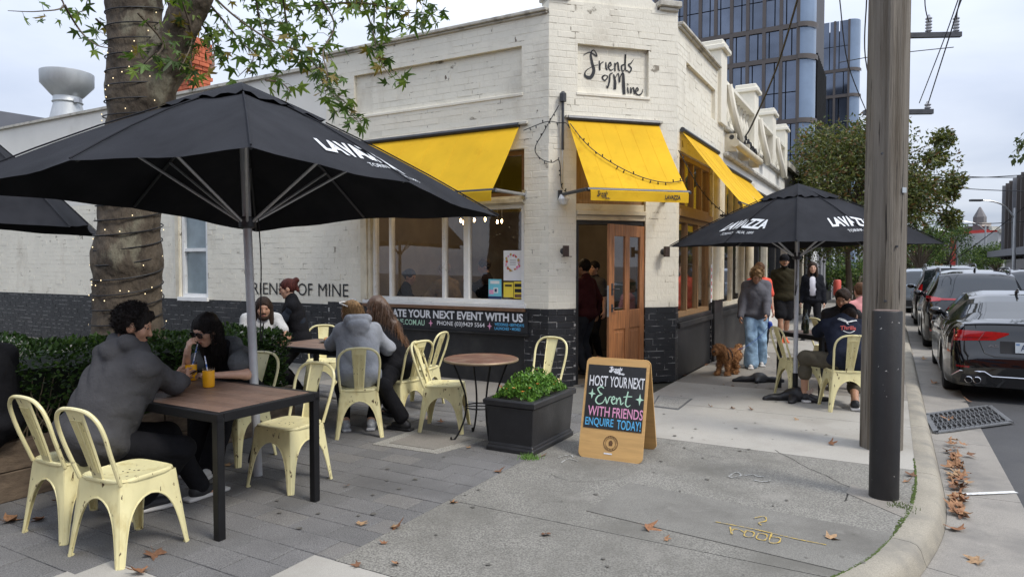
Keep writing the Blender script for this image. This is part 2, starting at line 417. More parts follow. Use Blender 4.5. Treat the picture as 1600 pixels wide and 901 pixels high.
road = MB().add([(-900, -40, -.13), (900, -40, -.13), (900, 1800, -.13), (-900, 1800, -.13)], [(0, 1, 2, 3)]).build('road', m_asph, fix=False); tag(road, kind='structure')
KERB = [(-14, 2.2), (-6, 2.35), (-2, 2.5), (-.3, 2.72), (.7, 2.98), (1.35, 3.25), (1.83, 3.56), (2.13, 3.83), (2.55, 4.31), (2.88, 4.78), (3.18, 5.29)]
KERB = [Vector((x, y, 0)) for x, y in KERB]
kp = smoothpts(KERB, 4); kdir = D2
def kline(n=60):
    out = list(kp); last = kp[-1]
    for s in (1, 2, 3, 4.5, 6, 8, 10, 13, 16, 20, 25, 30, 40, 60, 90, 130): out.append(last + D2 * s)
    return out
KL = kline()
def offs(i, L=None):
    L = L or KL
    d = (L[min(i + 1, len(L) - 1)] - L[max(i - 1, 0)]).normalized(); return Vector((d.y, -d.x, 0))
def clip_kerb(poly):
    for i in range(len(KL) - 1):
        a, b = KL[i], KL[i + 1]
        n = Vector((-(b - a).y, (b - a).x, 0)).normalized(); out = []
        for k in range(len(poly)):
            p, q = poly[k], poly[(k + 1) % len(poly)]; dp, dq = (p - a).dot(n), (q - a).dot(n)
            if dp >= 0: out.append(p)
            if (dp >= 0) != (dq >= 0): out.append(p + (q - p) * (dp / (dp - dq)))
        poly = out
        if len(poly) < 3: return []
    return poly
# base under all paving and the buildings
basep = clip_kerb([V(-60, 0, 0), V(60, 0, 0), V(140, 140, 0), V(-60, 140, 0)])
foot = MB().poly([V(p.x, p.y, -.125) for p in basep], V(0, 0, .1)).build('footpath', m_bed); tag(foot, kind='structure')
def panel(a0, a1, b0, b1, mat, top=0., gap=.004):
    p = clip_kerb([AB(a0 + gap, b0 + gap), AB(a1 - gap, b0 + gap), AB(a1 - gap, b1 - gap), AB(a0 + gap, b1 - gap)])
    if len(p) < 3: return
    return MB().poly([V(q.x, q.y, -.03) for q in p], V(0, 0, .03 + top)).build('concrete_panel', mat, foot)
panel(-.02, 9, -5.47, -3.13, m_agg); panel(-.02, 9, -6.56, -5.47, m_agg); panel(-.17, 9, -9, -6.56, m_pale); panel(-1.15, -.6, -9, -7.15, m_pale)
panel(0, 9, -3.13, -1.5, m_pale); panel(0, 9, -1.5, 0, m_pale)
b0 = 0.
for w, mt in ((1.9, m_old), (2.1, m_old), (2.4, m_pale), (2.6, m_old), (3, m_pale), (3, m_old), (4, m_pale), (5, m_old), (12, m_old), (40, m_old)):
    panel(0, 9, b0, b0 + w, mt); b0 += w
a0 = 0.
for w in (1.31, 1.5, 1.5, 1.6, 2, 3, 6, 10):
    panel(a0 - w, a0, -2.55, -1.0, m_smooth if w != 1.5 else m_old); a0 -= w
# the patch of trowelled concrete let into the aggregate path
P = clip_kerb([G(916, 798), G(983, 754), G(1200, 797), G(1392, 834), G(1440, 860), G(1330, 896)])
MB().poly([V(q.x, q.y, -.002) for q in P], V(0, 0, .007)).build('concrete_patch', m_smooth, foot)
P = clip_kerb([G(1322, 770), G(1330, 757), G(1420, 786), G(1460, 790), G(1420, 812)])
MB().poly([V(q.x, q.y, -.002) for q in P], V(0, 0, .006)).build('concrete_patch', m_old, foot)
# grey stone pavers, long side along the left facade
pavs = []
PL, PW = .30, .20
row = 0; b = -2.55
bedrect = lambda p: False
while b > -8.4:
    a = -.02 - (row % 2) * PL / 2
    first = True
    if row % 2: pavs.append((-.02 - PL / 4, b - PW / 2, PL / 2))
    while a > -9:
        pavs.append((a - PL / 2, b - PW / 2, PL)); a -= PL
    b -= PW; row += 1
def vis(p):
    w = AB(p[0], p[1]); 
    return w.y > 3.2 and abs(w.x / w.y) < .82 and w.x > -4.9
pavs = [p for p in pavs if vis(p)]
pavs.sort(key=lambda p: AB(p[0], p[1]).y)
rot2 = math.atan2(-D1.y, -D1.x)
def paver_mesh(w, m, s):
    r = random.Random(s); mb = MB(); mb.box((0, 0, -.006), (w - .005, PW - .005, .012))
    o = mb.build('paver', m, bevel=.0025); me = o.data; bpy.data.objects.remove(o); return me
pm = {(w, k): paver_mesh(w, m_pav[k % 3], k) for w in (PL, PL / 2) for k in range(3)}
rest = MB()
for i, (a, b, w) in enumerate(pavs):
    c = AB(a, b); tz = random.uniform(-.0015, .0015)
    if i < 300:
        o = link('paver', pm[(w, random.choice((0, 0, 0, 1, 1, 2)))], None); o.location = (c.x, c.y, tz); o.rotation_euler = (random.gauss(0, .002), random.gauss(0, .002), rot2); attach(o, foot, False)
    else: rest.box((c.x, c.y, tz - .006), (w - .005, PW - .005, .012), -D1)
if rest.v:
    o = rest.build('paver', m_pav[1], foot); tag(o, kind='stuff')
# kerb, gutter
kprof = [(0, -.12), (0, .002), (.02, .006), (.10, .006), (.135, -.004), (.155, -.03), (.185, -.118), (.185, -.14)]
def sweep(mb, L, prof, i0, i1, shrink=0.):
    rings = []
    for i in range(i0, i1 + 1):
        p = L[i].copy(); n = offs(i, L)
        if shrink and i == i0: p = p + (L[i + 1] - L[i]).normalized() * shrink
        if shrink and i == i1: p = p - (L[i] - L[i - 1]).normalized() * shrink
        rings.append([p + n * u + UP * z for u, z in prof])
    return mb.ring(rings)
KF = []                                    # finer line for the near kerb
for i in range(len(KL) - 1):
    n = max(1, int((KL[i + 1] - KL[i]).length / .3)) if i < len(kp) + 9 else 2
    for k in range(n): KF.append(KL[i].lerp(KL[i + 1], k / n))
KF.append(KL[-1])
kerb = MB(); sweep(kerb, KF, [(0, -.14), (0, -.02), (.15, -.03), (.17, -.14)], 0, len(KF) - 1); kerb = kerb.build('kerb', m_bed); tag(kerb, kind='structure')
i = 0
while i < len(KF) - 1:
    j = i; d = 0
    while j < len(KF) - 1 and d < 1.55: d += (KF[j + 1] - KF[j]).length; j += 1
    sweep(MB(), KF, kprof, i, j, .003).build('kerb_section', m_kerb, kerb, smooth=True) if False else None
    mb = MB(); sweep(mb, KF, kprof, i, j, .003); mb.build('kerb_section', m_kerb, kerb, smooth=True)
    mb = MB(); sweep(mb, KF, [(.187, -.14), (.187, -.117), (.4, -.123), (.66, -.119), (.66, -.14)], i, j, .003); mb.build('gutter_section', m_gut, kerb)
    i = j
# moss in the joint behind the kerb
mb = MB(); r = random.Random(3)
for i in range(len(KF) - 1):
    if not (.5 < KF[i].x < 3.3): continue
    n = offs(i, KF)
    for k in range(60):
        p = KF[i].lerp(KF[i + 1], r.random()) - n * (.012 * r.random() - .004 + (.02 * r.random() if 2.3 < KF[i].x < 2.9 and r.random() < .5 else 0)); q = r.uniform(.003, .008)
        mb.lathe([(q, 0), (q * .8, q * .5), (q * .2, q * .9)], p, 5)
o = mb.build('moss', m_moss, None); tag(o, 'green moss growing along the joint behind the kerb', 'moss', kind='stuff')
mb = MB()
for k in range(90):
    c = G(1410, 792); p = c + V(r.gauss(0, .035), r.gauss(0, .05), 0); q = r.uniform(.01, .03)
    mb.add([p + V(-.004, 0, 0), p + V(.004, 0, 0), p + V(r.gauss(0, .012), r.gauss(0, .012), q)], [(0, 1, 2)])
o = mb.build('weed_tuft', m_moss, fix=False); tag(o, 'small mossy weed tuft at the foot of the dark steel bollard', 'weed', kind='stuff')
m_grs = M('weed_green', (.10, .2, .03), .7, var=.3, vs=40)
mb = MB()
for k in range(170):
    c = G(828, 716); p = c + V(r.gauss(0, .045), r.gauss(0, .03), 0); q = r.uniform(.015, .05); t = V(r.gauss(0, .02), r.gauss(0, .02), q)
    mb.add([p + V(-.003, 0, 0), p + V(.003, 0, 0), p + t], [(0, 1, 2)])
o = mb.build('weed_tuft', m_grs, fix=False); tag(o, 'bright green grass tuft at the bottom corner of the black planter', 'weed', kind='stuff')
# pit covers
def quad_plate(name, pts, mat, label, z=.005, inner=None, m2=None, th=.006):
    t = thing(name, label, 'pit cover', tuple(sum(pts, V(0, 0, 0)) / 4))
    MB().poly([V(p.x, p.y, z - th) for p in pts], V(0, 0, th)).build('frame', mat, t)
    c = sum(pts, V(0, 0, 0)) / 4
    MB().poly([V(p.x, p.y, z - .002) for p in [c + (q - c) * (inner or .85) for q in pts]], V(0, 0, .006)).build('lid', m2 or mat, t)
m_pit = M('pit_lid_concrete', (.3, .285, .25), .9, var=.2, vs=12, speck=.6, ss=90, bump=.6, bs=70)
quad_plate('pit_cover', [G(1029, 618), G(1082, 623), G(1060, 640), G(1018, 635)], m_iron, 'dimpled concrete pit cover with dark steel rim in front of the shop corner', inner=.9, m2=m_pit)
quad_plate('pit_cover', [G(581, 694), G(682, 709), G(762, 687), G(652, 670)], m_pit, 'pale concrete pit cover set into the pavers before the round table', inner=.7, m2=m_old)
# drain grate in the gutter
t = thing('drain_grate', 'steel lattice drain grate in the gutter behind the black coupe', 'drain', tuple(G(1510, 652, -.11)))
c4 = [G(1446, 648, -.112), G(1546, 634, -.112), G(1580, 660, -.112), G(1462, 676, -.112)]
MB().poly([p + V(0, 0, -.012) for p in c4], V(0, 0, .013)).build('pit_opening', m_black, t)
mb = MB()
for i in range(4):
    a, b = c4[i] + V(0, 0, .006), c4[(i + 1) % 4] + V(0, 0, .006); mb.box((a + b) / 2, ((b - a).length + .04, .045, .016), (b - a).normalized())
mb.build('frame', m_iron, t)
def bil(u, v): return (c4[0] * (1 - u) + c4[1] * u) * (1 - v) + (c4[3] * (1 - u) + c4[2] * u) * v + V(0, 0, .008)
for i in range(15):
    a, b = bil((i + .5) / 15, 0), bil((i + .5) / 15, 1); MB().box((a + b) / 2, ((b - a).length, .008, .012), (b - a).normalized()).build('bar', m_iron, t)
mb = MB()
for i in range(30):
    for j in range(6):
        u0, u1 = i / 30, (i + 1) / 30; v0 = j / 6; v1 = v0 + 1 / 6
        if (i + j) % 2: u0, u1 = u1, u0
        a, b = bil(u0, v0), bil(u1, v1); mb.box((a + b) / 2, ((b - a).length, .007, .009), (b - a).normalized())
mb.build('lattice', m_iron, t)
# old chewing gum and drips on the paving
mb = MB(); r = random.Random(31)
for k in range(150):
    p = AB(r.uniform(-.0, 2.6), r.uniform(-6.4, 3)) if k < 110 else AB(r.uniform(-3, 0), r.uniform(-6.4, -2.7)); q = r.uniform(.006, .02)
    mb.add([V(p.x + math.cos(a) * q * r.uniform(.7, 1.2), p.y + math.sin(a) * q * r.uniform(.7, 1.2), .0058 + k * 1e-5) for a in [i * .785 for i in range(8)]], [tuple(range(8))])
o = mb.build('gum_spot', M('gum_dark', (.115, .108, .093), .9, var=.3, vs=30), foot, fix=False); tag(o, kind='stuff')
# painted marks
mb = MB(); a, b = G(1498, 771, -.114), G(1588, 768, -.114); n = (b - a).normalized().cross(UP) * .028
mb.add([a + n, a - n * .6, b - n, b + n * .7], [(0, 1, 2, 3)]); o = mb.build('painted_line', m_wht); tag(o, 'short white painted line crossing the gutter', 'road marking')
def gstroke(name, paths, wid, mat, label, z=.0095):
    mb = MB()
    for k, p in enumerate(paths):
        P = [Vector(q) for q in smoothpts([G(x, y, z) for x, y in p], 5)]; L, Q = [], []
        for i, q in enumerate(P):
            d = (P[min(i + 1, len(P) - 1)] - P[max(i - 1, 0)]).normalized(); n = Vector((-d.y, d.x, 0)) * (wid / 2 * (1 + .3 * math.sin(i * 1.3)))
            L.append(q + n + UP * k * .0003); Q.append(q - n + UP * k * .0003)
        mb.grid([Q, L])
    o = mb.build(name, mat, fix=False); tag(o, label, 'paint mark')
gstroke('spray_mark', [[(1117, 814), (1180, 826), (1240, 840), (1291, 850)], [(1141, 822), (1143, 834), (1146, 826), (1156, 827), (1163, 831)], [(1166, 828), (1163, 836), (1175, 838), (1178, 831), (1166, 828)],
        [(1186, 832), (1182, 840), (1195, 843), (1198, 835), (1186, 832)], [(1206, 833), (1202, 846), (1216, 847), (1219, 840), (1205, 838)], [(1178, 809), (1194, 806), (1197, 813), (1186, 816), (1190, 820)]], .0085, m_yel,
        'yellow sprayed surveyor writing under a long line on the footpath')
m_chalk = M('white_chalk', (.36, .36, .34), .9, var=.3, vs=40, col2=(.2, .19, .17), c2=(.45, .58), s2=50)
m_crk = M('crack_dark', (.03, .028, .024), .9, var=.2)
def crack(px, w=.006):
    mb = MB(); P = smoothpts([G(x, y, .0012) for x, y in px], 6); L, Q = [], []
    for i, q in enumerate(P): d = (P[min(i + 1, len(P) - 1)] - P[max(i - 1, 0)]).normalized(); n = V(-d.y, d.x, 0) * w * random.uniform(.4, 1.2); j = V(random.gauss(0, .004), random.gauss(0, .004), 0); L.append(q + n + j); Q.append(q - n + j)
    mb.grid([Q, L]).build('crack', m_crk, foot, fix=False)
crack([(1210, 702), (1240, 718), (1262, 730), (1290, 742), (1325, 760), (1368, 772)], .005); crack([(1320, 782), (1326, 768), (1332, 760)], .006); crack([(860, 740), (900, 752), (960, 748)], .002); crack([(1040, 690), (1110, 712), (1180, 716)], .002)
gstroke('chalk_mark', [[(1138, 744), (1150, 737), (1158, 742), (1140, 745), (1157, 746)], [(1163, 742), (1176, 741), (1186, 744), (1195, 743)], [(1178, 749), (1190, 752), (1204, 750)]], .014, m_chalk, 'faint white sprayed squiggle on the footpath right of the sandwich board', .0045)
gstroke('chalk_mark', [[(872, 714), (890, 710), (896, 714)], [(877, 722), (889, 716), (903, 720)]], .014, m_chalk, 'faint white sprayed squiggle at the foot of the sandwich board', .0045)
# fallen plane leaves
m_leafb = [M('dry_leaf_%d' % i, c, .8, var=.35, vs=60, bump=.4, bs=120) for i, c in enumerate([(.24, .11, .05), (.29, .15, .072), (.155, .075, .038), (.32, .2, .105)])]
def leaf_mesh(seed, mat):
    r = random.Random(seed); N = 5; out = []
    for i in range(N):
        a = math.pi / 2 + (i - 2) * .95; L = (1., .82, .5)[abs(i - 2)] * r.uniform(.85, 1.1)
        out.append((a - .36, .42 * r.uniform(.9, 1.1))); out.append((a - .13, L * .8)); out.append((a, L)); out.append((a + .13, L * .8))
    out.append((out[-1][0] + .4, .25))
    vs = [(0, 0, 0)]; cu = r.uniform(.5, 1.5); ph = r.uniform(0, 6)
    for a, l in out:
        x, y = math.cos(a) * l * .085, math.sin(a) * l * .085
        vs.append((x, y, cu * .045 * (l ** 2) * (.6 + .6 * math.sin(a * 2 + ph)) + .004))
    vs += [(-.002, 0, .004), (.002, 0, .004), (.012, -.07, .012)]
    n = len(out)
    mb = MB(); mb.add(vs, [(0, i, i + 1) for i in range(1, n)] + [(n + 1, n + 2, n + 3)])
    return mb.mesh('leaf', mat, True)
LM = [leaf_mesh(i, m_leafb[i % 4]) for i in range(10)]
def fallen(p, sc, label, group, z=None):
    o = link('fallen_leaf', random.choice(LM)); o.location = p; o.scale = (sc,) * 3; o.rotation_euler = (random.gauss(0, .2), random.gauss(0, .2), random.uniform(0, 6.3)); tag(o, label, 'leaf', group); return o
LEAFLAB = {(240, 865): 'large dry brown leaf lying right of the nearest chair foot', (222, 895): 'dry brown leaf at the bottom edge below the nearest chair', (345, 797): 'dry brown leaf just right of the front table leg', (10, 815): 'dry brown leaf at the left picture edge beside the sleepers', (1010, 826): 'curled dry leaf on the lower edge of the grey footpath patch', (1298, 843): 'dry leaf at the right end of the yellow sprayed line', (853, 835): 'dry leaf alone on the speckled footpath below the sandwich board',
           (780, 736): 'dry leaf at the paver edge in front of the black planter', (1297, 694): 'dry leaf on the pale slab left of the timber pole', (562, 820): 'small dry leaf on the pavers near the footpath edge, left one of two', (620, 823): 'dry leaf lying on the seam between pavers and footpath', (850, 712): 'dry leaf tucked by the grass tuft at the planter corner', (1175, 640): 'curled dry leaf on the pale slab left of the umbrella bag', (705, 786): 'dry leaf on the joint where pavers meet the speckled footpath'}
for x, y, s in [(240, 865, 1.15), (222, 895, 1.0), (345, 797, .8), (562, 820, .8), (620, 823, .9), (705, 786, .6), (780, 736, .9), (733, 700, .5), (853, 835, .7), (1010, 826, 1.05), (1298, 843, .9), (1297, 694, .8),
                (1245, 655, .6), (1175, 640, .7), (1143, 638, .6), (1110, 635, .5), (1068, 588, .7), (1085, 572, .8), (1105, 570, .8), (10, 815, 1.3), (65, 812, .9), (690, 660, .8), (672, 655, .8), (255, 760, 1.), (100, 780, .9), (270, 762, .8),
                (612, 825, .5), (540, 760, .4), (1040, 843, .5), (1418, 752, .7), (1425, 744, .8), (620, 882, .5), (560, 884, .5), (600, 850, .5), (850, 712, .8), (1130, 601, .5), (1145, 603, .5), (1283, 560, .8), (1275, 550, .8), (355, 728, .8)]:
    p = G(x, y); fallen((p.x, p.y, .006), s, LEAFLAB.get((x, y), 'dry brown plane leaf fallen on the footpath'), 'dry leaves scattered on the footpath')
for i in range(86):
    t = random.random(); y = 690 + 120 * t; base = G(1477 + 6 * t + abs(random.gauss(0, 11)), y, -.118)
    fallen((base.x + .03, base.y, -.108 + random.random() * .02), random.uniform(.55, 1.0), 'dry brown plane leaf in the drift along the gutter', 'dry leaves drifted in the gutter')
for x, y in [(1530, 877), (1483, 655), (1422, 556), (1445, 562), (1498, 830), (1506, 786), (1460, 600), (1515, 628)]:
    p = G(x, y, -.118); fallen((p.x, p.y, -.108), 1.2, 'dry brown plane leaf lying apart on the gutter or road', 'loose dry leaves by the road')
# ================================================================== CAFE BUILDING
m_cream = M('cream_painted_brick', (.745, .705, .595), .62, var=.07, vs=1.3, bump=.45, bs=40, stretch=(1, 1, .45), col2=(.47, .42, .33), c2=(.55, .82), s2=1.6, col3=(.13, .10, .075), c3=(.695, .71), s3=8)
m_creamj = M('cream_painted_mortar', (.73, .69, .58), .75, var=.1, vs=3, bump=.5, bs=60, col2=(.25, .22, .17), c2=(.60, .65), s2=4)
m_blackb = M('black_painted_brick', (.014, .015, .018), .38, var=.35, vs=4, bump=.5, bs=55, spec=.5, col2=(.035, .034, .035), c2=(.55, .7), s2=5, col3=(.3, .29, .27), c3=(.745, .76), s3=16)
m_blackj = M('worn_black_mortar', (.03, .03, .032), .8, var=.3, vs=4, col2=(.40, .39, .37), c2=(.49, .57), s2=6, stretch=(1, 1, 3))
m_blackr = M('black_painted_render', (.013, .013, .014), .5, var=.3, vs=2, bump=.25, bs=20, col2=(.04, .038, .036), c2=(.5, .75), s2=2.4)
m_trim = M('cream_timber_trim', (.62, .56, .43), .5, var=.12, vs=5, bump=.2, bs=50, col2=(.4, .34, .24), c2=(.55, .75), s2=4)
m_white = M('white_window_paint', (.76, .76, .74), .42, var=.06, vs=6, col2=(.55, .54, .5), c2=(.6, .75), s2=9)
m_cap = M('weathered_coping', (.50, .475, .41), .8, var=.15, vs=4, bump=.5, bs=30, col2=(.2, .18, .15), c2=(.52, .68), s2=4)
m_brown = M('brown_timber', (.16, .085, .045), .5, var=.25, vs=8, bump=.3, bs=40)
m_tim = M('stained_timber', (.29, .175, .085), .45, var=.25, vs=6, stretch=(6, 6, .6), bump=.25, bs=30)
m_door = M('oiled_pine_door', (.31, .125, .045), .42, var=.35, vs=5, stretch=(9, 9, .7), bump=.2, bs=30, col2=(.16, .07, .025), c2=(.52, .7), s2=2.5)
m_dsteel = M('dark_grey_steel', (.07, .072, .078), .45, metal=.6, var=.15, vs=12)
m_steel = M('galvanised_steel', (.52, .53, .54), .38, metal=.85, var=.12, vs=9, bump=.05, bs=60)
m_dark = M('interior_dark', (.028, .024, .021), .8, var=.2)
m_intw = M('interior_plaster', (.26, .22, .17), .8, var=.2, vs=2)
m_glass = glass_pane('window_glass', op=.12)
m_ink = M('black_sign_paint', (.012, .013, .016), .6, var=.2, vs=30)
m_chw = M('chalk_white', (.72, .73, .75), .9, var=.12, vs=60)
m_chg = M('chalk_mint', (.45, .68, .52), .9, var=.12, vs=60)
m_chp = M('chalk_pink', (.72, .32, .5), .9, var=.12, vs=60)
m_chb = M('chalk_blue', (.10, .42, .72), .9, var=.12, vs=60)
def cloth_mat(name, col, tr=.35, var=.06, rough=.8, vs=3., col2=None):
    m = M(name, col, rough, var=var, vs=vs, bump=.1, bs=400, spec=.2, col2=col2, c2=(.55, .8), s2=5)
    n, l = m.node_tree.nodes, m.node_tree.links; b = n['Principled BSDF']; o = n['Material Output']
    t = n.new('ShaderNodeBsdfTranslucent'); t.inputs[0].default_value = (*col, 1); ms = n.new('ShaderNodeMixShader'); ms.inputs[0].default_value = tr
    l.new(b.outputs[0], ms.inputs[1]); l.new(t.outputs[0], ms.inputs[2]); l.new(ms.outputs[0], o.inputs[0]); return m
m_awn = cloth_mat('yellow_awning_cloth', (.86, .525, .028), .3, var=.12, vs=1.6, col2=(.70, .38, .018))

cafe = thing('cafe_building', 'cream painted brick corner cafe with black base, splayed entrance and parapet', 'building', tuple(A))
FAC = {'L': (A, D1, NL), 'C': (A, DC, NC), 'R': (B, D2, NR)}
CW = (B - A).length
def W(f, s, z, out=0.):
    o, d, n = FAC[f]; return o + d * s + UP * z + n * out
def S_of(f, px, py=400):
    o, d, n = FAC[f]; p = ONP(px, py, o, n); return (p - o).dot(d), p.z
def fbox(mb, f, s0, s1, z0, z1, o0, o1):
    o, d, n = FAC[f]; mb.box(o + d * ((s0 + s1) / 2) + UP * ((z0 + z1) / 2) + n * ((o0 + o1) / 2), (abs(s1 - s0), abs(o1 - o0), abs(z1 - z0)), d, n, UP); return mb
def split(S0, S1, Z0, Z1, holes):
    """solid rectangles around rectangular holes"""
    zs = sorted({Z0, Z1} | {min(max(h[k], Z0), Z1) for h in holes for k in (2, 3)}); out = []
    for z0, z1 in zip(zs, zs[1:]):
        if z1 - z0 < 1e-4: continue
        c = sorted([(h[0], h[1]) for h in holes if h[2] < z1 - 1e-5 and h[3] > z0 + 1e-5]); s = S0
        for a, b in c:
            if a > s + 1e-4: out.append((s, a, z0, z1))
            s = max(s, b)
        if s < S1 - 1e-4: out.append((s, S1, z0, z1))
    return out
CO, BH, BL = .086, .077, .232             # course, brick height, brick length
BR = []                                    # (facade, s0, s1, z0, z1, out, black, depth)
PZ = 1.032                                 # top of the black base: twelve courses
def lay(f, rect, out=0., pz=PZ):
    s0, s1, z0, z1 = rect; k = int(math.floor(z0 / CO))
    while k * CO < z1 - .02:
        za, zb = max(k * CO + .0045, z0), min(k * CO + .0045 + BH, z1); off = (k % 2) * .12 + (.06 if k % 6 == 0 else 0)
        if zb - za > .02:
            n = int(math.floor((s0 - off) / .242))
            while n * .242 + off < s1 - .02:
                a, b = max(n * .242 + off + .004, s0), min(n * .242 + off + .004 + BL, s1)
                if b - a > .03: BR.append((f, a, b, za, zb, out, (za + zb) / 2 < pz))
                n += 1
        k += 1
PT = 4.85
WIN = (.36, 3.14, 1.04, 3.15); SIGNP = (.36, 3.14, 0, 1.04); REC = (.40, 3.32, 3.87, 4.50)
core_c, core_b = MB(), MB()
def wall(f, S0, S1, holes, recs=(), z1=PT, plain=(), pz=PZ):
    for (a, b, c, d) in split(S0, S1, 0, z1, list(holes) + list(recs) + list(plain)):
        lay(f, (a, b, c, d), 0., pz)
        for lo, hi, mb in ((c, min(d, pz), core_b), (max(c, pz), d, core_c)):
            if hi - lo > .001: fbox(MB(), f, a, b, lo, hi, -.25, -.0015 if mb is core_c else -.0045).build('wall' if mb is core_c else 'base_wall', m_creamj if mb is core_c else m_blackj, cafe)
    for (a, b, c, d) in recs:
        lay(f, (a + .002, b - .002, c + .002, d - .002), -.055); fbox(MB(), f, a, b, c, d, -.25, -.0565).build('wall', m_creamj, cafe)
wall('L', 0, 3.9, [WIN], [REC], plain=[SIGNP])
DOOR = (.384, 1.39, -.01, 3.12); CREC = (.40, 1.42, 3.86, 4.50)
wall('C', 0, CW, [DOOR], [CREC], z1=5.04)
RW1 = (.14, 2.15, .0, 3.2); RW2 = (2.86, 5.25, 0, 3.25); RREC = (.45, 2.25, 4.0, 4.5)
wall('R', 0, 2.9, [RW1], [RREC], plain=[])
# wing behind: its own setback
FAC['W'] = (A + D1 * 3.9 - NL * .004, D1, NL)
WW = (2.92, 3.70, .99, 2.72)
wall('W', 0, 13.5, [WW], z1=2.85, pz=1.0)
# bricks: the largest ones in view one by one, the rest joined
def bkey(b):
    c = W(b[0], (b[1] + b[2]) / 2, (b[3] + b[4]) / 2); px = c.x / c.y * F + 800
    hid = 0 if (b[0] in 'CR' or px > 770) else 6
    if b[0] == 'L' and b[3] > 3.2: hid = 2.5
    return c.y + hid
BR.sort(key=bkey)
bmesh_cache = {}
def bmesh_for(w, h, black):
    k = (round(w / .02), round(h / .02), black)
    if k not in bmesh_cache:
        o = MB().box((0, 0, 0), (k[0] * .02, .022, h)).build('brick', m_blackb if black else m_cream, bevel=.003); bmesh_cache[k] = o.data; bpy.data.objects.remove(o)
    return bmesh_cache[k], k[0] * .02
rc, rb = MB(), MB(); rr = random.Random(5)
for i, b in enumerate(BR):
    f, s0, s1, z0, z1, out, bl = b; o_, d, n = FAC[f]; c = W(f, (s0 + s1) / 2, (z0 + z1) / 2, out - .011 + rr.gauss(0, .0012))
    if i < 300:
        me, w = bmesh_for(s1 - s0, z1 - z0, bl); o = link('brick', me); o.location = c; sx = 1 if f != 'C' else 1
        o.rotation_euler = (rr.gauss(0, .004), rr.gauss(0, .003), math.atan2(d.y, d.x)); o.scale = ((s1 - s0) / w, 1, 1); attach(o, cafe)
    else:
        t = rr.gauss(0, .003); mb = rb if bl else rc
        mb.box(c, (s1 - s0, .022, z1 - z0), d + UP * t, n, UP - d * t)
for mb, mt in ((rc, m_cream), (rb, m_blackb)):
    o = mb.build('brick', mt, cafe, fix=False); tag(o, kind='stuff')
# upper walls of the wing: smooth render
mb = MB(); fbox(mb, 'W', 0, 13.5, 2.85, 4.72, -.25, 0); mb.build('rendered_wall', M('white_render', (.72, .70, .64), .8, var=.06, vs=1, bump=.3, bs=6, col2=(.6, .58, .52), c2=(.55, .8), s2=1.2), cafe)
mb = MB(); fbox(mb, 'W', 0, 13.5, 4.72, 4.77, -.3, .05); mb.build('coping', m_cap, cafe)
# corner edges: quoin faces close the joints of the splay
# parapet copings and gable
mb = MB(); fbox(mb, 'L', .02, 3.95, PT, PT + .03, -.28, .03); fbox(mb, 'L', 0.02, 3.97, PT + .03, PT + .075, -.3, .06); mb.build('coping', m_cap, cafe, bevel=.008)
mb = MB(); fbox(mb, 'R', 0.02, 2.4, PT, PT + .03, -.28, .04); fbox(mb, 'R', .02, 2.4, PT + .03, PT + .075, -.3, .075); mb.build('coping', m_cap, cafe, bevel=.008)
for s0, s1 in ((-.03, .3), (CW - .3, CW + .03)):
    mb = MB(); fbox(mb, 'C', s0 + .03, s1 - .03, 5.04, 5.09, -.3, .035); fbox(mb, 'C', s0, s1, 5.09, 5.17, -.33, .07); mb.build('parapet_cap', m_cap, cafe, bevel=.01)
out = [(.30, 5.04)] + [(.30 + .3 * math.sin(t) ** 1.2, 5.1 + .75 * (1 - math.cos(t))) for t in [R(10 * k) for k in range(0, 10)]] + [(.75, 6.05)]
out = out + [(CW - u, z) for u, z in out[::-1]]
MB().poly([W('C', u, z, -.02) for u, z in out], -NC * .22).build('gable', m_cream, cafe)
mb = MB(); mb.tube([W('C', u, z, -.08) for u, z in out[1:-1]], .05, 6); mb.build('gable_moulding', m_cap, cafe)
# recess reveals get sills
mb = MB(); fbox(mb, 'L', REC[0] - .02, REC[1] + .02, REC[2] - .03, REC[2] + .012, -.05, .012); mb.build('panel_sill', m_cream, cafe, bevel=.006)
mb = MB(); fbox(mb, 'C', CREC[0] - .02, CREC[1] + .02, CREC[2] - .03, CREC[2] + .012, -.05, .012); mb.build('panel_sill', m_cream, cafe, bevel=.006)
mb = MB(); fbox(mb, 'L', .30, 3.6, 3.46, 3.50, 0, .05); mb.build('string_course', m_cap, cafe, bevel=.006)
mb = MB(); fbox(mb, 'C', .22, 1.62, 3.52, 3.56, 0, .05); mb.build('string_course', m_cap, cafe, bevel=.006)
# ---- big shop window on the left facade
def frame_rect(mb, f, s0, s1, z0, z1, w, o0, o1):
    fbox(mb, f, s0, s1, z0, z0 + w, o0, o1); fbox(mb, f, s0, s1, z1 - w, z1, o0, o1); fbox(mb, f, s0, s0 + w, z0 + w, z1 - w, o0, o1); fbox(mb, f, s1 - w, s1, z0 + w, z1 - w, o0, o1); return mb
win = MB(); frame_rect(win, 'L', .37, 3.0, 1.09, 2.42, .05, -.13, -.03); win = win.build('window', m_white, cafe, bevel=.004)
mull = [S_of('L', x)[0] for x in (607.5, 690.5, 726)]
for s, w in zip(mull, (.05, .05, .085)):
    mb = MB(); fbox(mb, 'L', s - w / 2, s + w / 2, 1.14, 2.37, -.12, -.035); mb.build('mullion', m_white, win, bevel=.003)
ed = [.42] + sorted(mull) + [2.95]
for a, b in zip(ed, ed[1:]):
    mb = MB(); fbox(mb, 'L', a, b, 1.14, 2.37, -.085, -.079); mb.build('pane', m_glass, win)
mb = MB(); fbox(mb, 'L', .33, 3.16, 1.03, 1.088, -.2, .03); mb.build('window_sill', m_white, cafe, bevel=.005)
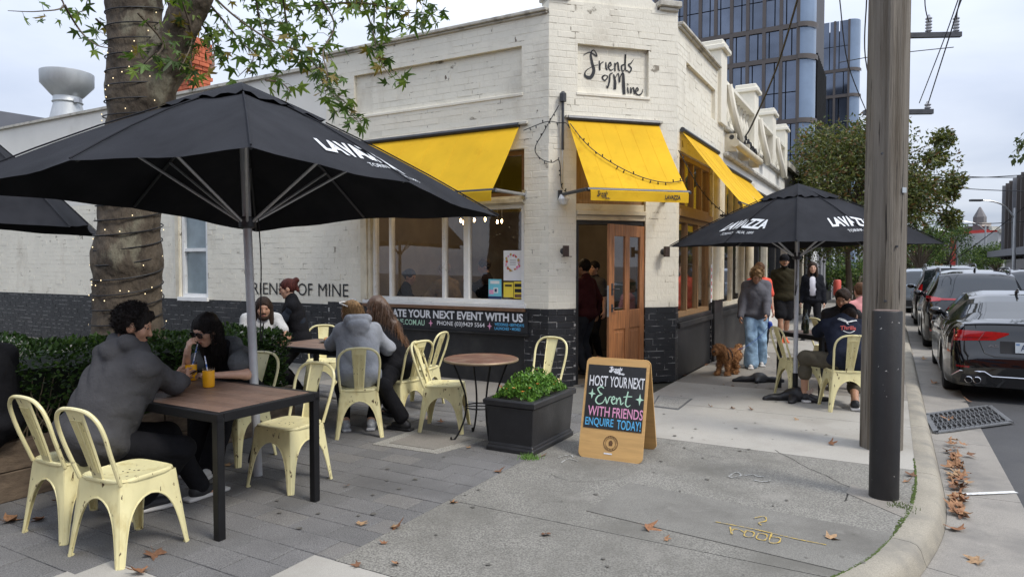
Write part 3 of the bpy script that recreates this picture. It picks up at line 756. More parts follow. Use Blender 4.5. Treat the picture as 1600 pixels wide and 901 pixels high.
mb = MB(); fbox(mb, 'L', .34, 3.15, .985, 1.028, -.1, .05); mb.build('timber_ledge', m_brown, cafe, bevel=.004)
mb = MB(); fbox(mb, 'L', .365, 3.0, 2.42, 2.53, -.15, .0); fbox(mb, 'L', .365, 3.0, 2.44, 2.50, 0, .03); mb.build('transom_bar', m_trim, cafe, bevel=.004)
mb = MB(); frame_rect(mb, 'L', .37, 3.0, 2.532, 3.14, .06, -.16, -.06); o = mb.build('transom_window', m_brown, cafe)
mb = MB(); fbox(mb, 'L', .43, 2.94, 2.59, 3.08, -.11, -.105); mb.build('pane', glass_pane('dark_glass', op=.75), o)
mb = MB(); fbox(mb, 'L', 3.002, 3.06, 1.09, 3.15, -.14, .02); fbox(mb, 'L', 3.06, 3.12, 1.09, 3.15, -.12, .04); fbox(mb, 'L', 3.12, 3.2, 1.06, 3.15, .001, .025); mb.build('window_jamb', m_trim, cafe, bevel=.006)
mb = MB(); fbox(mb, 'L', .36, 3.14, 0, .985, -.2, -.015); mb.build('stall_riser', m_blackr, cafe)
# sign board under the window
sb = thing('chalk_sign_board', 'long black board under the window lettered in white, green, pink and blue', 'sign', tuple(W('L', 1.7, .69)))
mb = MB(); fbox(mb, 'L', .3, 3.2, .69, .978, -.012, .028); mb.build('board', m_ink, sb, bevel=.004)
mb = MB(); fbox(mb, 'L', .28, 3.22, .665, .688, -.012, .045); mb.build('bottom_rail', m_blackr, sb)
LX = -D1
def ltext(name, s, sl, sr, z0, z1, mat, par, out=.031, bold=.012, shear=0.): return text(name, s, W('L', sl, z0, out), LX, UP, sl - sr, z1 - z0, mat, par, bold, shear, off=0)
def fit_line(py, px, f='L'): return ONP(px, py, FAC[f][0], FAC[f][2]).z
ltext('lettering', 'CELEBRATE YOUR NEXT EVENT WITH US', 3.05, .36, .845, .962, m_chw, sb, bold=.035)
ltext('lettering', 'FRIENDSOFMINE.COM.AU', 3.05, 1.98, .735, .815, m_chg, sb, bold=.012)
ltext('lettering', 'PHONE (03)9429 5564', 1.76, .96, .735, .815, m_chw, sb, bold=.012)
ltext('lettering', 'WEDDINGS \u2022 BIRTHDAYS', .80, .345, .785, .825, m_chb, sb, bold=.02)
ltext('lettering', 'LAUNCHES \u2022 MORE!', .80, .40, .730, .770, m_chb, sb, bold=.02)
def star4(mb, o, rx, ry, r, fat=.22):
    pts = []
    for i in range(8):
        a = math.pi / 4 * i; q = r if i % 2 == 0 else r * fat * 1.35
        pts.append(Vector(o) + Vector(rx) * math.cos(a) * q * (.72 if i % 4 == 0 else 1) + Vector(ry) * math.sin(a) * q)
    mb.add(pts + [Vector(o)], [(8, i, (i + 1) % 8) for i in range(8)])
for s in (1.87, .88): mb = MB(); star4(mb, W('L', s, .775, .031), LX, UP, .055); mb.build('star', m_chp, sb, fix=False)
# wall lettering
wl_ = thing('wall_lettering', 'black capital letters FRIENDS OF MINE painted on the cream side wall', 'sign', tuple(W('W', 1, 1.1)))
def wtext(s, sl, sr): text('lettering', s, W('W', sl - 3.9, 1.115, .0105), LX, UP, sl - sr, .2, m_ink, wl_, 0., 0, off=0)
s_of = lambda x: (lambda p: (p - A).dot(D1))(ONP(x, 452, FAC['W'][0], NL))
wtext('FRIENDS', s_of(386), s_of(460)); wtext('OF', s_of(466), s_of(489)); wtext('MINE', s_of(498), s_of(545))
# no smoking sign
ns = thing('no_smoking_sign', 'small white no smoking sign with red ring on the black base', 'sign', tuple(W('L', 3.4, .8)))
s0 = S_of('L', 550.5)[0]
mb = MB(); fbox(mb, 'L', s0 - .075, s0 + .075, .80, 1.09, .002, .006); mb.build('plate', m_white, ns)
m_red = M('sign_red', (.62, .03, .03), .5, var=.05)
mb = MB(); c = W('L', s0, .91, .009); mb.tube([c + LX * math.cos(a) * .05 + UP * math.sin(a) * .05 for a in [k * math.pi / 10 for k in range(20)]], .006, 6, closed=True); mb.tube([c - LX * .035 - UP * .035, c + LX * .035 + UP * .035], .005, 6); mb.build('prohibition_ring', m_red, ns)
mb = MB(); fbox(mb, 'L', s0 - .04, s0 + .03, .904, .916, .006, .0075); mb.build('cigarette_symbol', m_ink, ns)
text('lettering', 'NO', W('L', s0 + .03, 1.045, .008), LX, UP, .05, .03, m_ink, ns, .02, off=0); text('lettering', 'SMOKING', W('L', s0 + .06, 1.0, .008), LX, UP, .12, .03, m_ink, ns, .02, off=0)
# ---- wing sash window
f = 'W'; wo_ = MB(); frame_rect(wo_, f, WW[0] + .02, WW[1] - .02, WW[2] + .04, WW[3], .06, -.14, -.03); o = wo_.build('sash_window', m_white, cafe)
mb = MB(); fbox(mb, f, WW[0] + .08, WW[1] - .08, 1.86, 1.92, -.13, -.04); mb.build('meeting_rail', m_white, o)
m_fglass = M('frosted_glass', (.22, .27, .29), .15, var=.2, vs=3, spec=.6)
for a, b in ((1.09, 1.86), (1.92, 2.66)): mb = MB(); fbox(mb, f, WW[0] + .08, WW[1] - .08, a, b, -.1, -.09); mb.build('pane', m_fglass, o)
mb = MB(); fbox(mb, f, WW[0] - .03, WW[1] + .03, WW[2] - .03, WW[2] + .038, -.14, .05); mb.build('window_sill', m_white, o)
mb = MB(); fbox(mb, f, WW[1], WW[1] + .1, 1.0, 2.85, 0.001, .03); mb.build('window_jamb', m_trim, o)
# ---- entrance
mb = MB()
for a, b in ((.386, .43), (1.345, 1.388)): fbox(mb, 'C', a, b, .02, 2.2, -.18, -.03)
fbox(mb, 'C', .43, 1.345, 2.15, 2.2, -.18, -.03); mb.build('door_frame', m_blackr, cafe)
mb = MB(); fbox(mb, 'C', .386, 1.388, 2.202, 2.27, -.2, -.005); fbox(mb, 'C', .386, 1.388, 2.272, 2.33, -.2, .03); fbox(mb, 'C', .386, 1.388, 2.332, 2.42, -.2, -.02); mb.build('door_lintel', m_trim, cafe, bevel=.006)
mb = MB()
frame_rect(mb, 'C', .386, 1.388, 2.422, 3.12, .06, -.2, -.06); o = mb.build('fanlight', m_tim, cafe)
mb = MB(); fbox(mb, 'C', .446, 1.0, 2.48, 3.06, -.15, -.12); mb.build('timber_panel', m_tim, o)
mb = MB(); fbox(mb, 'C', 1.0, 1.328, 2.48, 3.06, -.14, -.135); mb.build('pane', m_glass, o)
mb = MB(); fbox(mb, 'C', 1.14, 1.15, 2.48, 3.06, -.15, -.12); mb.build('glazing_bar', m_tim, o)
mb = MB(); fbox(mb, 'C', .35, 1.42, -.03, .018, -.45, .02); mb.build('doorstep', m_old, cafe)
# open timber door
hinge = W('C', 1.372, 0, -.03); dd = V(-.66, -.75, 0).normalized(); dn = V(dd.y, -dd.x, 0); DWid = .86
door = thing('tmp', '', ''); bpy.data.objects.remove(door)
def dbox(mb, a0, a1, z0, z1, t0=-.02, t1=.02): mb.box(hinge + dd * ((a0 + a1) / 2) + UP * ((z0 + z1) / 2) + dn * ((t0 + t1) / 2), (a1 - a0, t1 - t0, z1 - z0), dd, dn, UP); return mb
mb = MB()
for a0, a1 in ((0, .115), (.375, .485), (.745, .86)): dbox(mb, a0, a1, .03, 2.13)
for z0, z1 in ((.03, .25), (.78, 1.02), (1.98, 2.13)):
    dbox(mb, .115, .375, z0, z1); dbox(mb, .485, .745, z0, z1)
door = mb.build('door', m_door, cafe, bevel=.004)
for a0, a1 in ((.115, .375), (.485, .745)):
    mb = MB(); dbox(mb, a0, a1, .25, .78, -.008, .008); dbox(mb, a0 + .04, a1 - .04, .29, .74, -.014, .014); mb.build('door_panel', m_door, door, bevel=.006)
    mb = MB(); dbox(mb, a0, a1, 1.02, 1.98, -.003, .003); mb.build('pane', m_glass, door)
mb = MB()
for z in (1.06, 1.3): c = hinge + dd * .80 + UP * z + dn * 0; mb.box(c, (.04, .052, .15 if z > 1.2 else .1), dd, dn); mb.tube([c + dn * .026, c + dn * .07, c + dn * .07 - dd * .09], .009, 6); mb.tube([c - dn * .026, c - dn * .07, c - dn * .07 - dd * .09], .009, 6)
mb.build('handle', m_dsteel, door)
mb = MB(); dbox(mb, .858, .864, .95, 1.35, -.012, .012); mb.build('lock_plate', m_steel, door)
# splayed sign
sg = thing('painted_sign', 'brush script reading Friends of Mine painted in the recessed panel over the entrance', 'sign', tuple(W('C', .9, 3.9)))
FRI = [[(.0, .86, .4), (.1, .93, .8), (.22, .86, .9), (.17, .99, .5), (.12, .9, 1.2), (.14, .7, 1.8), (.17, .52, 2.1), (.12, .36, 2.2), (.03, .38, 1.6), (.04, .5, .6), (.16, .62, .4), (.24, .66, .4)],
       [(.26, .76, .7), (.265, .62, 1.2), (.27, .54, .9), (.28, .68, .6), (.33, .74, .7)], [(.37, .74, .8), (.375, .6, 1.1), (.4, .56, .5)], [(.415, .64, .6), (.46, .68, .8), (.44, .74, .9), (.41, .64, 1.), (.45, .56, .7), (.5, .6, .4)],
       [(.52, .74, .9), (.525, .55, 1.), (.53, .68, .6), (.57, .75, .9), (.585, .6, 1.1), (.61, .56, .4)], [(.68, .72, .6), (.635, .68, 1.), (.65, .56, .9), (.69, .64, .6), (.7, .96, 1.1), (.695, .72, 1.1), (.71, .58, .7), (.74, .6, .4)],
       [(.84, .86, .3), (.79, .76, .8), (.75, .72, .9), (.8, .64, 1.1), (.77, .55, .8), (.72, .59, .4)],
       [(.36, .44, .8), (.31, .38, 1.2), (.35, .31, .9), (.40, .4, .8), (.36, .44, .5)], [(.49, .5, .5), (.44, .46, .9), (.43, .3, 1.2), (.40, .15, .9), (.38, .2, .5)],
       [(.5, .47, .8), (.525, .3, 1.8), (.52, .12, 1.9)], [(.525, .38, .5), (.58, .5, .7), (.6, .3, .9), (.62, .45, .6), (.66, .5, 1.6), (.67, .25, 2.1), (.68, .02, 2.1)],
       [(.74, .2, .8), (.745, .1, 1.1), (.76, .05, .5)], [(.79, .2, .8), (.795, .06, 1.), (.81, .16, .6), (.84, .19, .8), (.85, .08, 1.), (.87, .05, .5)], [(.87, .1, .5), (.92, .15, .8), (.9, .2, .8), (.87, .1, 1.1), (.92, .03, 1.), (.98, .08, .7), (1., .18, .4)], [(.735, .25, 1.2), (.745, .27, 1.2)]]
mb = MB(); strokes(mb, FRI, W('C', .50, 3.885, -.05), DC, UP, .86, .57, .021, off=0); mb.build('lettering', m_ink, sg, fix=False)
# ---- right facade shopfronts
for (s0, s1, ztop, kind) in ((.14, 2.15, 3.2, 0), (2.9, 5.25, 3.25, 1)):
    mb = MB(); fbox(mb, 'R', s0, s1, 0, .72, -.2, -.02); mb.build('stall_riser', m_blackr, cafe)
    mb = MB(); fbox(mb, 'R', s0 - .01, s1, .722, .80, -.2, .03); fbox(mb, 'R', s0, s1, .802, .86, -.18, 0); mb.build('window_sill', m_blackr, cafe, bevel=.006)
    mt = m_tim if kind == 0 else m_trim
    mb = MB(); frame_rect(mb, 'R', s0, s1, .862, 2.3, .07, -.16, -.05); o = mb.build('window', mt, cafe)
    for q in ((.33, .66) if kind == 0 else (.5,)):
        mb = MB(); s = s0 + (s1 - s0) * q; fbox(mb, 'R', s - .03, s + .03, .932, 2.23, -.15, -.06); mb.build('mullion', mt, o)
    mb = MB(); fbox(mb, 'R', s0 + .07, s1 - .07, .932, 2.23, -.105, -.1); mb.build('pane', m_glass, o)
    mb = MB(); fbox(mb, 'R', s0, s1, 2.302, 2.40, -.18, .01); mb.build('transom_bar', mt, cafe)
    mb = MB(); frame_rect(mb, 'R', s0, s1, 2.402, ztop, .07, -.16, -.05); o = mb.build('transom_window', mt, cafe)
    for q in (.25, .5, .75): mb = MB(); s = s0 + (s1 - s0) * q; fbox(mb, 'R', s - .03, s + .03, 2.472, ztop - .07, -.15, -.06); mb.build('mullion', mt, o)
    mb = MB(); fbox(mb, 'R', s0 + .07, s1 - .07, 2.472, ztop - .07, -.105, -.1); mb.build('pane', m_glass, o)
# fluted column between the shopfronts
for s in (2.2, 5.42):
    mb = MB(); fbox(mb, 'R', s, s + .62 if s < 3 else s + .3, 0, 1.03, -.2, .04); mb.build('pier_base', m_blackr, cafe, bevel=.01)
    mb = MB()
    for k in range(3 if s < 3 else 1): mb.tube([W('R', s + .12 + k * .19, 1.03, -.02), W('R', s + .12 + k * .19, 3.3, -.02)], .1, 12)
    mb.build('column', m_trim, cafe, smooth=True)
# upper right facade beyond the first bay: parapet with balustrade and capped piers
up = MB(); fbox(up, 'R', 2.9, 10.6, 3.25, 4.05, -.25, 0); fbox(up, 'R', 5.72, 10.6, 0, .8, -.25, -.02); up.build('upper_wall', M('white_render2', (.74, .72, .66), .75, var=.06, vs=1.2, bump=.3, bs=8, col2=(.6, .57, .5), c2=(.57, .8), s2=1.5), cafe)
for s in (2.45, 5.6, 8.1, 10.2):
    mb = MB(); fbox(mb, 'R', s, s + .42, 4.0, 5.22, -.32, .06); mb.build('parapet_pier', m_cream, cafe, bevel=.01)
    mb = MB(); fbox(mb, 'R', s - .06, s + .48, 5.22, 5.30, -.38, .12); fbox(mb, 'R', s - .02, s + .44, 5.30, 5.38, -.34, .08); mb.build('pier_cap', m_cream, cafe, bevel=.012)
for a, b in ((2.87, 5.6), (6.02, 8.1), (8.52, 10.2)):
    mb = MB(); fbox(mb, 'R', a, b, 4.72, 4.8, -.3, .06); fbox(mb, 'R', a, b, 4.05, 4.15, -.2, .03); mb.build('balustrade_rail', m_cream, cafe, bevel=.01)
    n = int((b - a) / .3)
    for k in range(n):
        c = W('R', a + (k + .5) * (b - a) / n, 4.15, -.1); mb = MB(); mb.lathe([(.05, 0), (.05, .05), (.03, .08), (.075, .22), (.04, .4), (.03, .45), (.06, .5), (.06, .57)], c, 10); mb.build('baluster', m_cream, cafe, smooth=True)
    # scroll buttress
    mb = MB(); pts = smoothpts([W('R', a + .15, 4.75, .05), W('R', a + .25, 4.3, .12), W('R', a + .55, 4.0, .16), W('R', a + .95, 3.92, .12)], 5); mb.tube(pts, .07, 8); mb.build('scroll_moulding', m_cream, cafe, smooth=True)
for z in (3.95, 3.5):
    mb = MB(); fbox(mb, 'R', 2.9, 10.6, z, z + .08, 0, .09); mb.build('cornice', m_cap, cafe, bevel=.02)
# shopfront further along
mb = MB(); frame_rect(mb, 'R', 5.75, 10.5, .8, 3.24, .1, -.2, -.06); o = mb.build('window', m_blackr, cafe)
for s in (6.9, 8.1, 9.3): mb = MB(); fbox(mb, 'R', s - .08, s + .08, .9, 3.14, -.19, -.05); mb.build('mullion', m_blackr if s != 8.1 else m_trim, o)
mb = MB(); fbox(mb, 'R', 5.85, 10.4, .9, 3.14, -.12, -.115); mb.build('pane', m_glass, o)
# floor, ceiling, roof and back walls
def slab(name, pts, z, th, mat): return MB().poly([V(p.x, p.y, z) for p in pts], V(0, 0, th)).build(name, mat, cafe)
inn = [A + D1 * .1 + D2 * .28, A + DC * .3 - NC * .27, A + DC * 1.5 - NC * .27, B + D2 * .15 + D1 * .27, B + D2 * 10.5 + D1 * .27, B + D2 * 10.5 + D1 * 6.2, A + D1 * 3.8 + D2 * 6.5, A + D1 * 3.8 + D2 * .28]
inn[6] = B + D1 * 6.2 + D2 * 6; 
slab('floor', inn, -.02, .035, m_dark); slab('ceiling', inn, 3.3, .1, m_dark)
rf = [A + D1 * 9 + D2 * .3, A + D1 * .1 + D2 * .3, A + DC * .3 - NC * .27, A + DC * 1.5 - NC * .27, B + D1 * .3 + D2 * .2, B + D1 * .3 + D2 * 10.5, B + D1 * 10 + D2 * 10.5]
slab('roof', rf, 4.1, .1, m_cap)
c = A + D1 * 3.75 + D2 * 3.4; MB().box((c.x, c.y, 1.65), (6.2, .1, 3.3), D2).build('partition', m_intw, cafe)
c = B + D1 * 2.9 + D2 * 4.6; MB().box((c.x, c.y, 1.65), (5.0, .1, 3.3), D1).build('partition', m_intw, cafe)
mb = MB(); c = B + D2 * 10.5 + D1 * 3; mb.box((c.x, c.y, 1.65), (6.2, .1, 3.3), D1); mb.build('partition', m_intw, cafe)
# counter and shelves seen through the glass
ct = thing('service_counter', 'dark service counter with lit glass case inside behind the open door', 'counter', tuple(B + D2 * 2.9 + D1 * 2.0))
c = B + D2 * 2.9 + D1 * 2.0
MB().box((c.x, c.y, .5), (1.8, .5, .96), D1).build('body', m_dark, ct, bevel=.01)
MB().box((c.x, c.y, 1.15), (1.6, .4, .3), D1).build('glass_case', M('case_glass', (.05, .09, .09), .1, var=.1, spec=.8), ct)
# ---- awnings
def awning(f, s0, s1, zt, zb, o, label, val=.12, arms=(1, 1), logo=(), wav=.012):
    t = thing('awning', label, 'awning', tuple(W(f, (s0 + s1) / 2, zb)), group='yellow awnings of the cafe')
    N, K = 18, 10; P = []
    for j in range(K + 1):
        v = j / K; row_ = []
        for i in range(N + 1):
            u = i / N; sag = -.025 * math.sin(math.pi * v) + wav * .5 * math.sin(u * 17 + 1.2 * math.sin(v * 3)) * math.sin(math.pi * v) * .6
            row_.append(W(f, s0 + (s1 - s0) * u, zt + (zb - zt) * v + sag, .03 + (o - .03) * v))
        P.append(row_)
    cn = MB().grid(P).build('canopy', m_awn, t, smooth=True, fix=False)
    for i in range(3, N, 3): MB().tube([P[j][i] + UP * .0005 for j in range(K + 1)], .0022, 4).build('seam', m_awn, cn)
    vp = [[W(f, s0 + (s1 - s0) * i / N, zb - val * j / 3, o + .004 + .004 * math.sin(i * 1.1 + j)) for i in range(N + 1)] for j in range(4)]
    MB().grid(vp).build('valance', m_awn, t, smooth=True, fix=False)
    mb = MB(); mb.tube([W(f, s0 - .03, zb + .015, o - .03), W(f, s1 + .03, zb + .015, o - .03)], .024, 8); mb.build('front_bar', m_dsteel, t, smooth=True)
    mb = MB(); mb.tube([W(f, s0, zt + .02, .04), W(f, s1, zt + .02, .04)], .035, 8); mb.build('roller', m_dsteel, t, smooth=True)
    for e, s, q in ((arms[0], s0 - .04, -1), (arms[1], s1 + .04, 1)):
        if not e: continue
        mb = MB(); w = W(f, s + q * e, zb + .02, .01) if f != 'C' else W(f, s + q * e, zb + .02, .01); mb.tube([w, W(f, s, zb + .015, o - .03)], .022, 8); c = w; o_, d, n = FAC[f]; mb.box(c + n * .01, (.05, .03, .12), d, n); mb.build('arm', m_steel if f == 'L' else m_dsteel, t, smooth=True)
    rx = FAC[f][1] if f != 'L' else -D1
    for kind, u in logo:
        s = s0 + (s1 - s0) * u; ob = W(f, s, zb - .085, o + .012)
        if kind == 'L': text('lettering', 'LAVAZZA', ob, rx, UP, .21, .055, m_ink, t, .035, .12, off=0); text('lettering', 'TORINO, ITALIA, 1895', ob - UP * .02, rx, UP, .16, .011, m_ink, t, .0, off=0)
        else: mb = MB(); strokes(mb, FRI, ob - UP * .02, rx, UP, .17, .105, .006, off=0); mb.build('lettering', m_ink, t, fix=False)
    return t
awning('L', .42, 3.2, 3.44, 2.52, .74, 'yellow awning over the wide left shop window', arms=(.03, .03), logo=(('L', .205),))
awning('C', .25, 1.56, 3.5, 2.50, .82, 'yellow awning over the open timber door', arms=(.06, .06), logo=(('L', .75), ('F', .06)), wav=.006)
awning('R', .12, 2.35, 3.46, 2.42, .85, 'yellow awning on the right facade next to the entrance', arms=(0, .02))
awning('R', 2.95, 5.3, 3.3, 2.42, .85, 'yellow awning on the right facade behind the black umbrella', arms=(.02, 0))
# folded awning cassette with gas strut
t = thing('awning_cassette', 'folded cream awning roller with dark bar above the second shopfront', 'awning', tuple(W('R', 4, 3.55)))
mb = MB(); mb.tube([W('R', 2.9, 3.72, .2), W('R', 5.4, 3.72, .2)], .07, 10); mb.build('roller', m_trim, t, smooth=True)
mb = MB(); mb.tube([W('R', 3, 3.84, .12), W('R', 5.5, 3.84, .12)], .045, 8); mb.build('bar', m_dsteel, t, smooth=True)
for s in (3., 4.2, 5.3): mb = MB(); fbox(mb, 'R', s, s + .06, 3.6, 3.9, 0, .2); mb.build('bracket', m_trim, t)
# ---- wall lights, globe lamp, string lights
for s, lab in ((S_of('C', 880)[0], 'small dark rust box light on the wall left of the door'), (S_of('C', 1036)[0], 'small dark rust box light on the wall right of the door')):
    t = thing('wall_light', lab, 'light', tuple(W('C', s, 1.75)), group='box lights beside the entrance')
    m_rust = M('rusty_steel', (.045, .025, .018), .6, var=.3, vs=20)
    mb = MB(); fbox(mb, 'C', s - .035, s + .035, 1.72, 1.86, .075, .13); mb.build('box', m_rust, t, bevel=.003)
    mb = MB(); mb.lathe([(.045, 0), (.04, .03), (.025, .035), (.025, .08)], W('C', s, 1.79, .002), 12, NC); mb.build('mount', m_dsteel, t)
gs = S_of('C', 877)[0]
t = thing('globe_lamp', 'white globe lamp hanging below a cable post on the corner pier', 'light', tuple(W('C', gs, 2.4)))
mb = MB(); mb.lathe([(.01, -.075), (.05, -.06), (.075, 0), (.05, .055), (.02, .075)], W('C', gs, 2.46, .09), 14); mb.build('globe', m_white, t, smooth=True)
mb = MB(); mb.tube([W('C', gs, 2.53, .09), W('C', gs, 2.6, .05), W('C', gs, 3.8, .04)], .012, 6); mb.build('conduit', m_steel, t)
mb = MB(); mb.lathe([(.045, 0), (.045, .1), (.02, .13)], W('C', gs, 3.72, .05), 10); mb.tube([W('C', gs, 3.1, .045), W('C', gs, 3.75, .045)], .02, 6); mb.build('cable_post', m_dsteel, t)
m_bulb = M('warm_bulb', (.9, .8, .6), .4, var=0, emit=(1, .72, .35), es=6)
m_wire = M('black_cable', (.01, .01, .011), .6, var=.1)
def string_light(name, pts, label, sp=.09, r=.006, lit=False, br=.009):
    t = thing(name, label, 'string lights', tuple(pts[0])); P = smoothpts(pts, 8)
    MB().tube(P, r, 5).build('cable', m_wire, t)
    mb = MB(); acc = 0
    for a, b in zip(P, P[1:]):
        acc += (b - a).length
        if acc > sp: acc = 0; dr = V(random.gauss(0, .3), random.gauss(0, .3), random.choice((-1, 1)) * .8).normalized(); mb.tube([b, b + dr * .035], [.006, br], 5)
    mb.build('bulb', m_bulb if lit else m_wire, t)['kind'] = 'stuff'; return t
def cpt(px, py, out=.03, f='C'): p = ONP(px, py, W(f, 0, 0, out), FAC[f][2]); return p
string_light('string_lights', [cpt(818, 204, .04, 'L'), cpt(835, 197, .04, 'L'), cpt(856, 190, .05), cpt(874, 192, .06), cpt(884, 192, .07), cpt(890, 200, .1)], 'black string lights strung between the left awning and the corner post')
string_light('string_lights', [cpt(873, 165, .07), cpt(850, 205, .06), cpt(836, 232, .05, 'L'), cpt(845, 248, .05, 'L'), cpt(862, 254, .06), cpt(874, 252, .07), cpt(877, 290, .06), cpt(885, 300, .06)], 'black string lights looping down the corner pier beside the globe lamp')
def awp(px, py, s0=.25, s1=1.56, zt=3.5, zb=2.5, o=.82):     # on the entrance awning cloth
    p0 = W('C', s0, zt, .03); n = (W('C', s1, zt, .03) - p0).cross(W('C', s0, zb, o) - p0).normalized(); p = ONP(px, py, p0, n); return p + (n if n.z > 0 else -n) * .02
string_light('string_lights', [awp(890, 195), awp(915, 226), awp(945, 250), awp(985, 272), awp(1020, 284), awp(1045, 287), awp(1066, 284)], 'black string lights sagging across the yellow entrance awning')
string_light('string_lights', [cpt(1060, 235, .05), W('R', .3, 2.6, .3), W('R', 1.2, 2.3, .5), W('R', 2.2, 2.38, .4), W('R', 2.8, 2.5, .3)], 'black string lights hanging under the right awning')
# bare bulbs in the cafe
for i, (x, y) in enumerate(((720, 345), (724, 348), (741, 344), (758, 343), (777, 347), (784, 346))):
    p = AT(x, y, 10.6 + .12 * i); t = thing('pendant_light', 'lit bare bulb of the chandelier hanging inside the window', 'light', tuple(p), group='bulbs of the chandelier in the window')
    MB().lathe([(.004, -.03), (.014, -.01), (.016, .012), (.008, .035)], p, 8).build('bulb', M('hot_bulb', (1, .8, .5), .4, var=0, emit=(1, .66, .28), es=18), t); MB().tube([p + UP * .035, p + UP * .09, V(p.x, p.y, 3.3)], [.011, .006, .004], 5).build('cord', m_wire, t)
pl_ = bpy.data.lights.new('chandelier_light', 'POINT'); pl_.energy = 28; pl_.color = (1, .72, .42); pl_.shadow_soft_size = .25; plo = bpy.data.objects.new('chandelier_light', pl_); COL.objects.link(plo); plo.location = A + D1 * 1.3 + D2 * 1.9 + UP * 2.7
# posters in the window
def poster(px0, px1, py0, py1, label, mat, extra=None):
    c = [ONP(px0, py1, W('L', 0, 0, -.076), NL), ONP(px1, py0, W('L', 0, 0, -.076), NL)]; t = thing('window_poster', label, 'poster', tuple(c[0]))
    sl, sr = (c[0] - A).dot(D1), (c[1] - A).dot(D1); z0, z1 = c[0].z, c[1].z
    mb = MB(); fbox(mb, 'L', sr, sl, z0, z1, -.077, -.073); mb.build('sheet', mat, t)
    if extra: extra(t, sl, sr, z0, z1)
m_paper = M('white_paper', (.74, .74, .74), .7, var=.04); m_pb = M('cyan_paper', (.18, .55, .66), .6, var=.1); m_py = M('yellow_paper', (.8, .62, .06), .6, var=.05)
def wreath(t, sl, sr, z0, z1):
    c = W('L', (sl + sr) / 2, z0 + (z1 - z0) * .6, -.0715); r = (sl - sr) * .36; rr = random.Random(4)
    for k, mt in enumerate((m_red, m_chp, M('leaf_print', (.45, .3, .1), .7, var=.1))):
        mb = MB()
        for i in range(11):
            a = rr.random() * 6.3; q = c + (LX * math.cos(a) + UP * math.sin(a)) * r * rr.uniform(.88, 1.1) + NL * .0002 * (k * 12 + i); w = r * rr.uniform(.1, .2)
            mb.add([q + (LX * math.cos(b) + UP * math.sin(b)) * w for b in (0, 1.05, 2.1, 3.14, 4.2, 5.2)], [(0, 1, 2, 3, 4, 5)])
        mb.build('wreath_print', mt, t, fix=False)
    mb = MB()
    for k in range(4): fbox(mb, 'L', (sl + sr) / 2 - r * .45, (sl + sr) / 2 + r * .45, c.z + r * (.3 - .2 * k), c.z + r * (.34 - .2 * k), -.073, -.0722)
    mb.build('print_lines', m_ink, t)
poster(787, 816, 391, 438, 'white poster with a round red floral wreath in the window corner', m_paper, wreath)
def blocks(cols):
    def fn(t, sl, sr, z0, z1):
        for i, (u0, u1, v0, v1, mt) in enumerate(cols): mb = MB(); fbox(mb, 'L', sl + (sr - sl) * u0, sl + (sr - sl) * u1, z0 + (z1 - z0) * v0, z0 + (z1 - z0) * v1, -.073, -.072 + i * .0003); mb.build('print', mt, t)
    return fn
m_navy = M('navy_print', (.02, .04, .12), .6, var=.05)
poster(763.5, 783.5, 436, 469, 'pale blue flyer with a pink splash and round emblem in the window', m_pb, blocks([(0, 1, 0, .2, m_navy), (.05, .4, .3, .5, m_chp), (.4, .75, .35, .6, m_paper), (.48, .66, .4, .55, m_navy), (.15, .85, .78, .92, m_paper)]))
poster(787, 802, 441, 464, 'left yellow card with small print taped low in the window', m_py, blocks([(.15, .85, .72, .85, m_ink)]))
poster(803, 816.5, 440, 466, 'right yellow card with dark picture strips taped low in the window', m_py, blocks([(.1, .95, .68, .88, m_ink), (.1, .95, .36, .58, m_ink), (.1, .95, .06, .26, m_brown)]))
# narrow sticker sign on the right shopfront
t = thing('sticker_sign', 'narrow white vertical sign with dark marks on the right shopfront pier', 'sign', tuple(W('R', 2.05, 1.3)))
mb = MB(); fbox(mb, 'R', 2.05, 2.13, 1.0, 1.62, .0, .008); mb.build('plate', m_paper, t)
for k in range(5): mb = MB(); fbox(mb, 'R', 2.07, 2.11, 1.06 + k * .11, 1.12 + k * .11, .008, .0095); mb.build('print', m_red, t)
# drain pipe
mb = MB(); mb.tube([W('L', 3.86, .0, .05), W('L', 3.86, 4.6, .05)], .035, 8); 
# roof objects: kitchen exhaust, brick chimney, shed roof
ev = thing('exhaust_cowl', 'galvanised kitchen exhaust cowl with rust stains on the rear roof', 'vent', (-11.05, 17, 3))
m_galv = M('stained_galvanised', (.48, .50, .51), .5, metal=.55, var=.15, vs=3, col2=(.33, .18, .07), c2=(.58, .75), s2=1.1, stretch=(1, 1, .35))
def zz(y, Y=17): return CAMH + (415 - y) / F * Y
MB().lathe([(.42, zz(260)), (.42, zz(205)), (.40, zz(190)), (.31, zz(166)), (.31, zz(164))], (-11.05, 17, 0), 24).build('stack', m_galv, ev, smooth=True)
MB().lathe([(.315, zz(165)), (.34, zz(163)), (.315, zz(161)), (.31, zz(155)), (.36, zz(152)), (.58, zz(136)), (.585, zz(118)), (.56, zz(117)), (.3, zz(130))], (-11.05, 17, 0), 24).build('hood', m_galv, ev, smooth=True)
MB().box((-10.7, 16.85, zz(162)), (.12, .12, .1)).build('clamp', m_steel, ev)
m_rb = M('red_brick', (.40, .10, .045), .85, var=.3, vs=6, bump=.4, bs=50); m_mo = M('brick_mortar', (.2, .12, .09), .9, var=.2)
ch = thing('brick_chimney', 'orange brick chimney with stepped top behind the tree trunk', 'chimney', (-6.55, 14, 4))
MB().box((-6.62, 14.2, 5.0), (.46, .46, 2.35), D1).build('core', m_mo, ch)
z = 3.9; row = 0
bm_ = MB().box((0, 0, 0), (.225, .11, .074)).build('brick', m_rb, bevel=.004); bme = bm_.data; bpy.data.objects.remove(bm_)
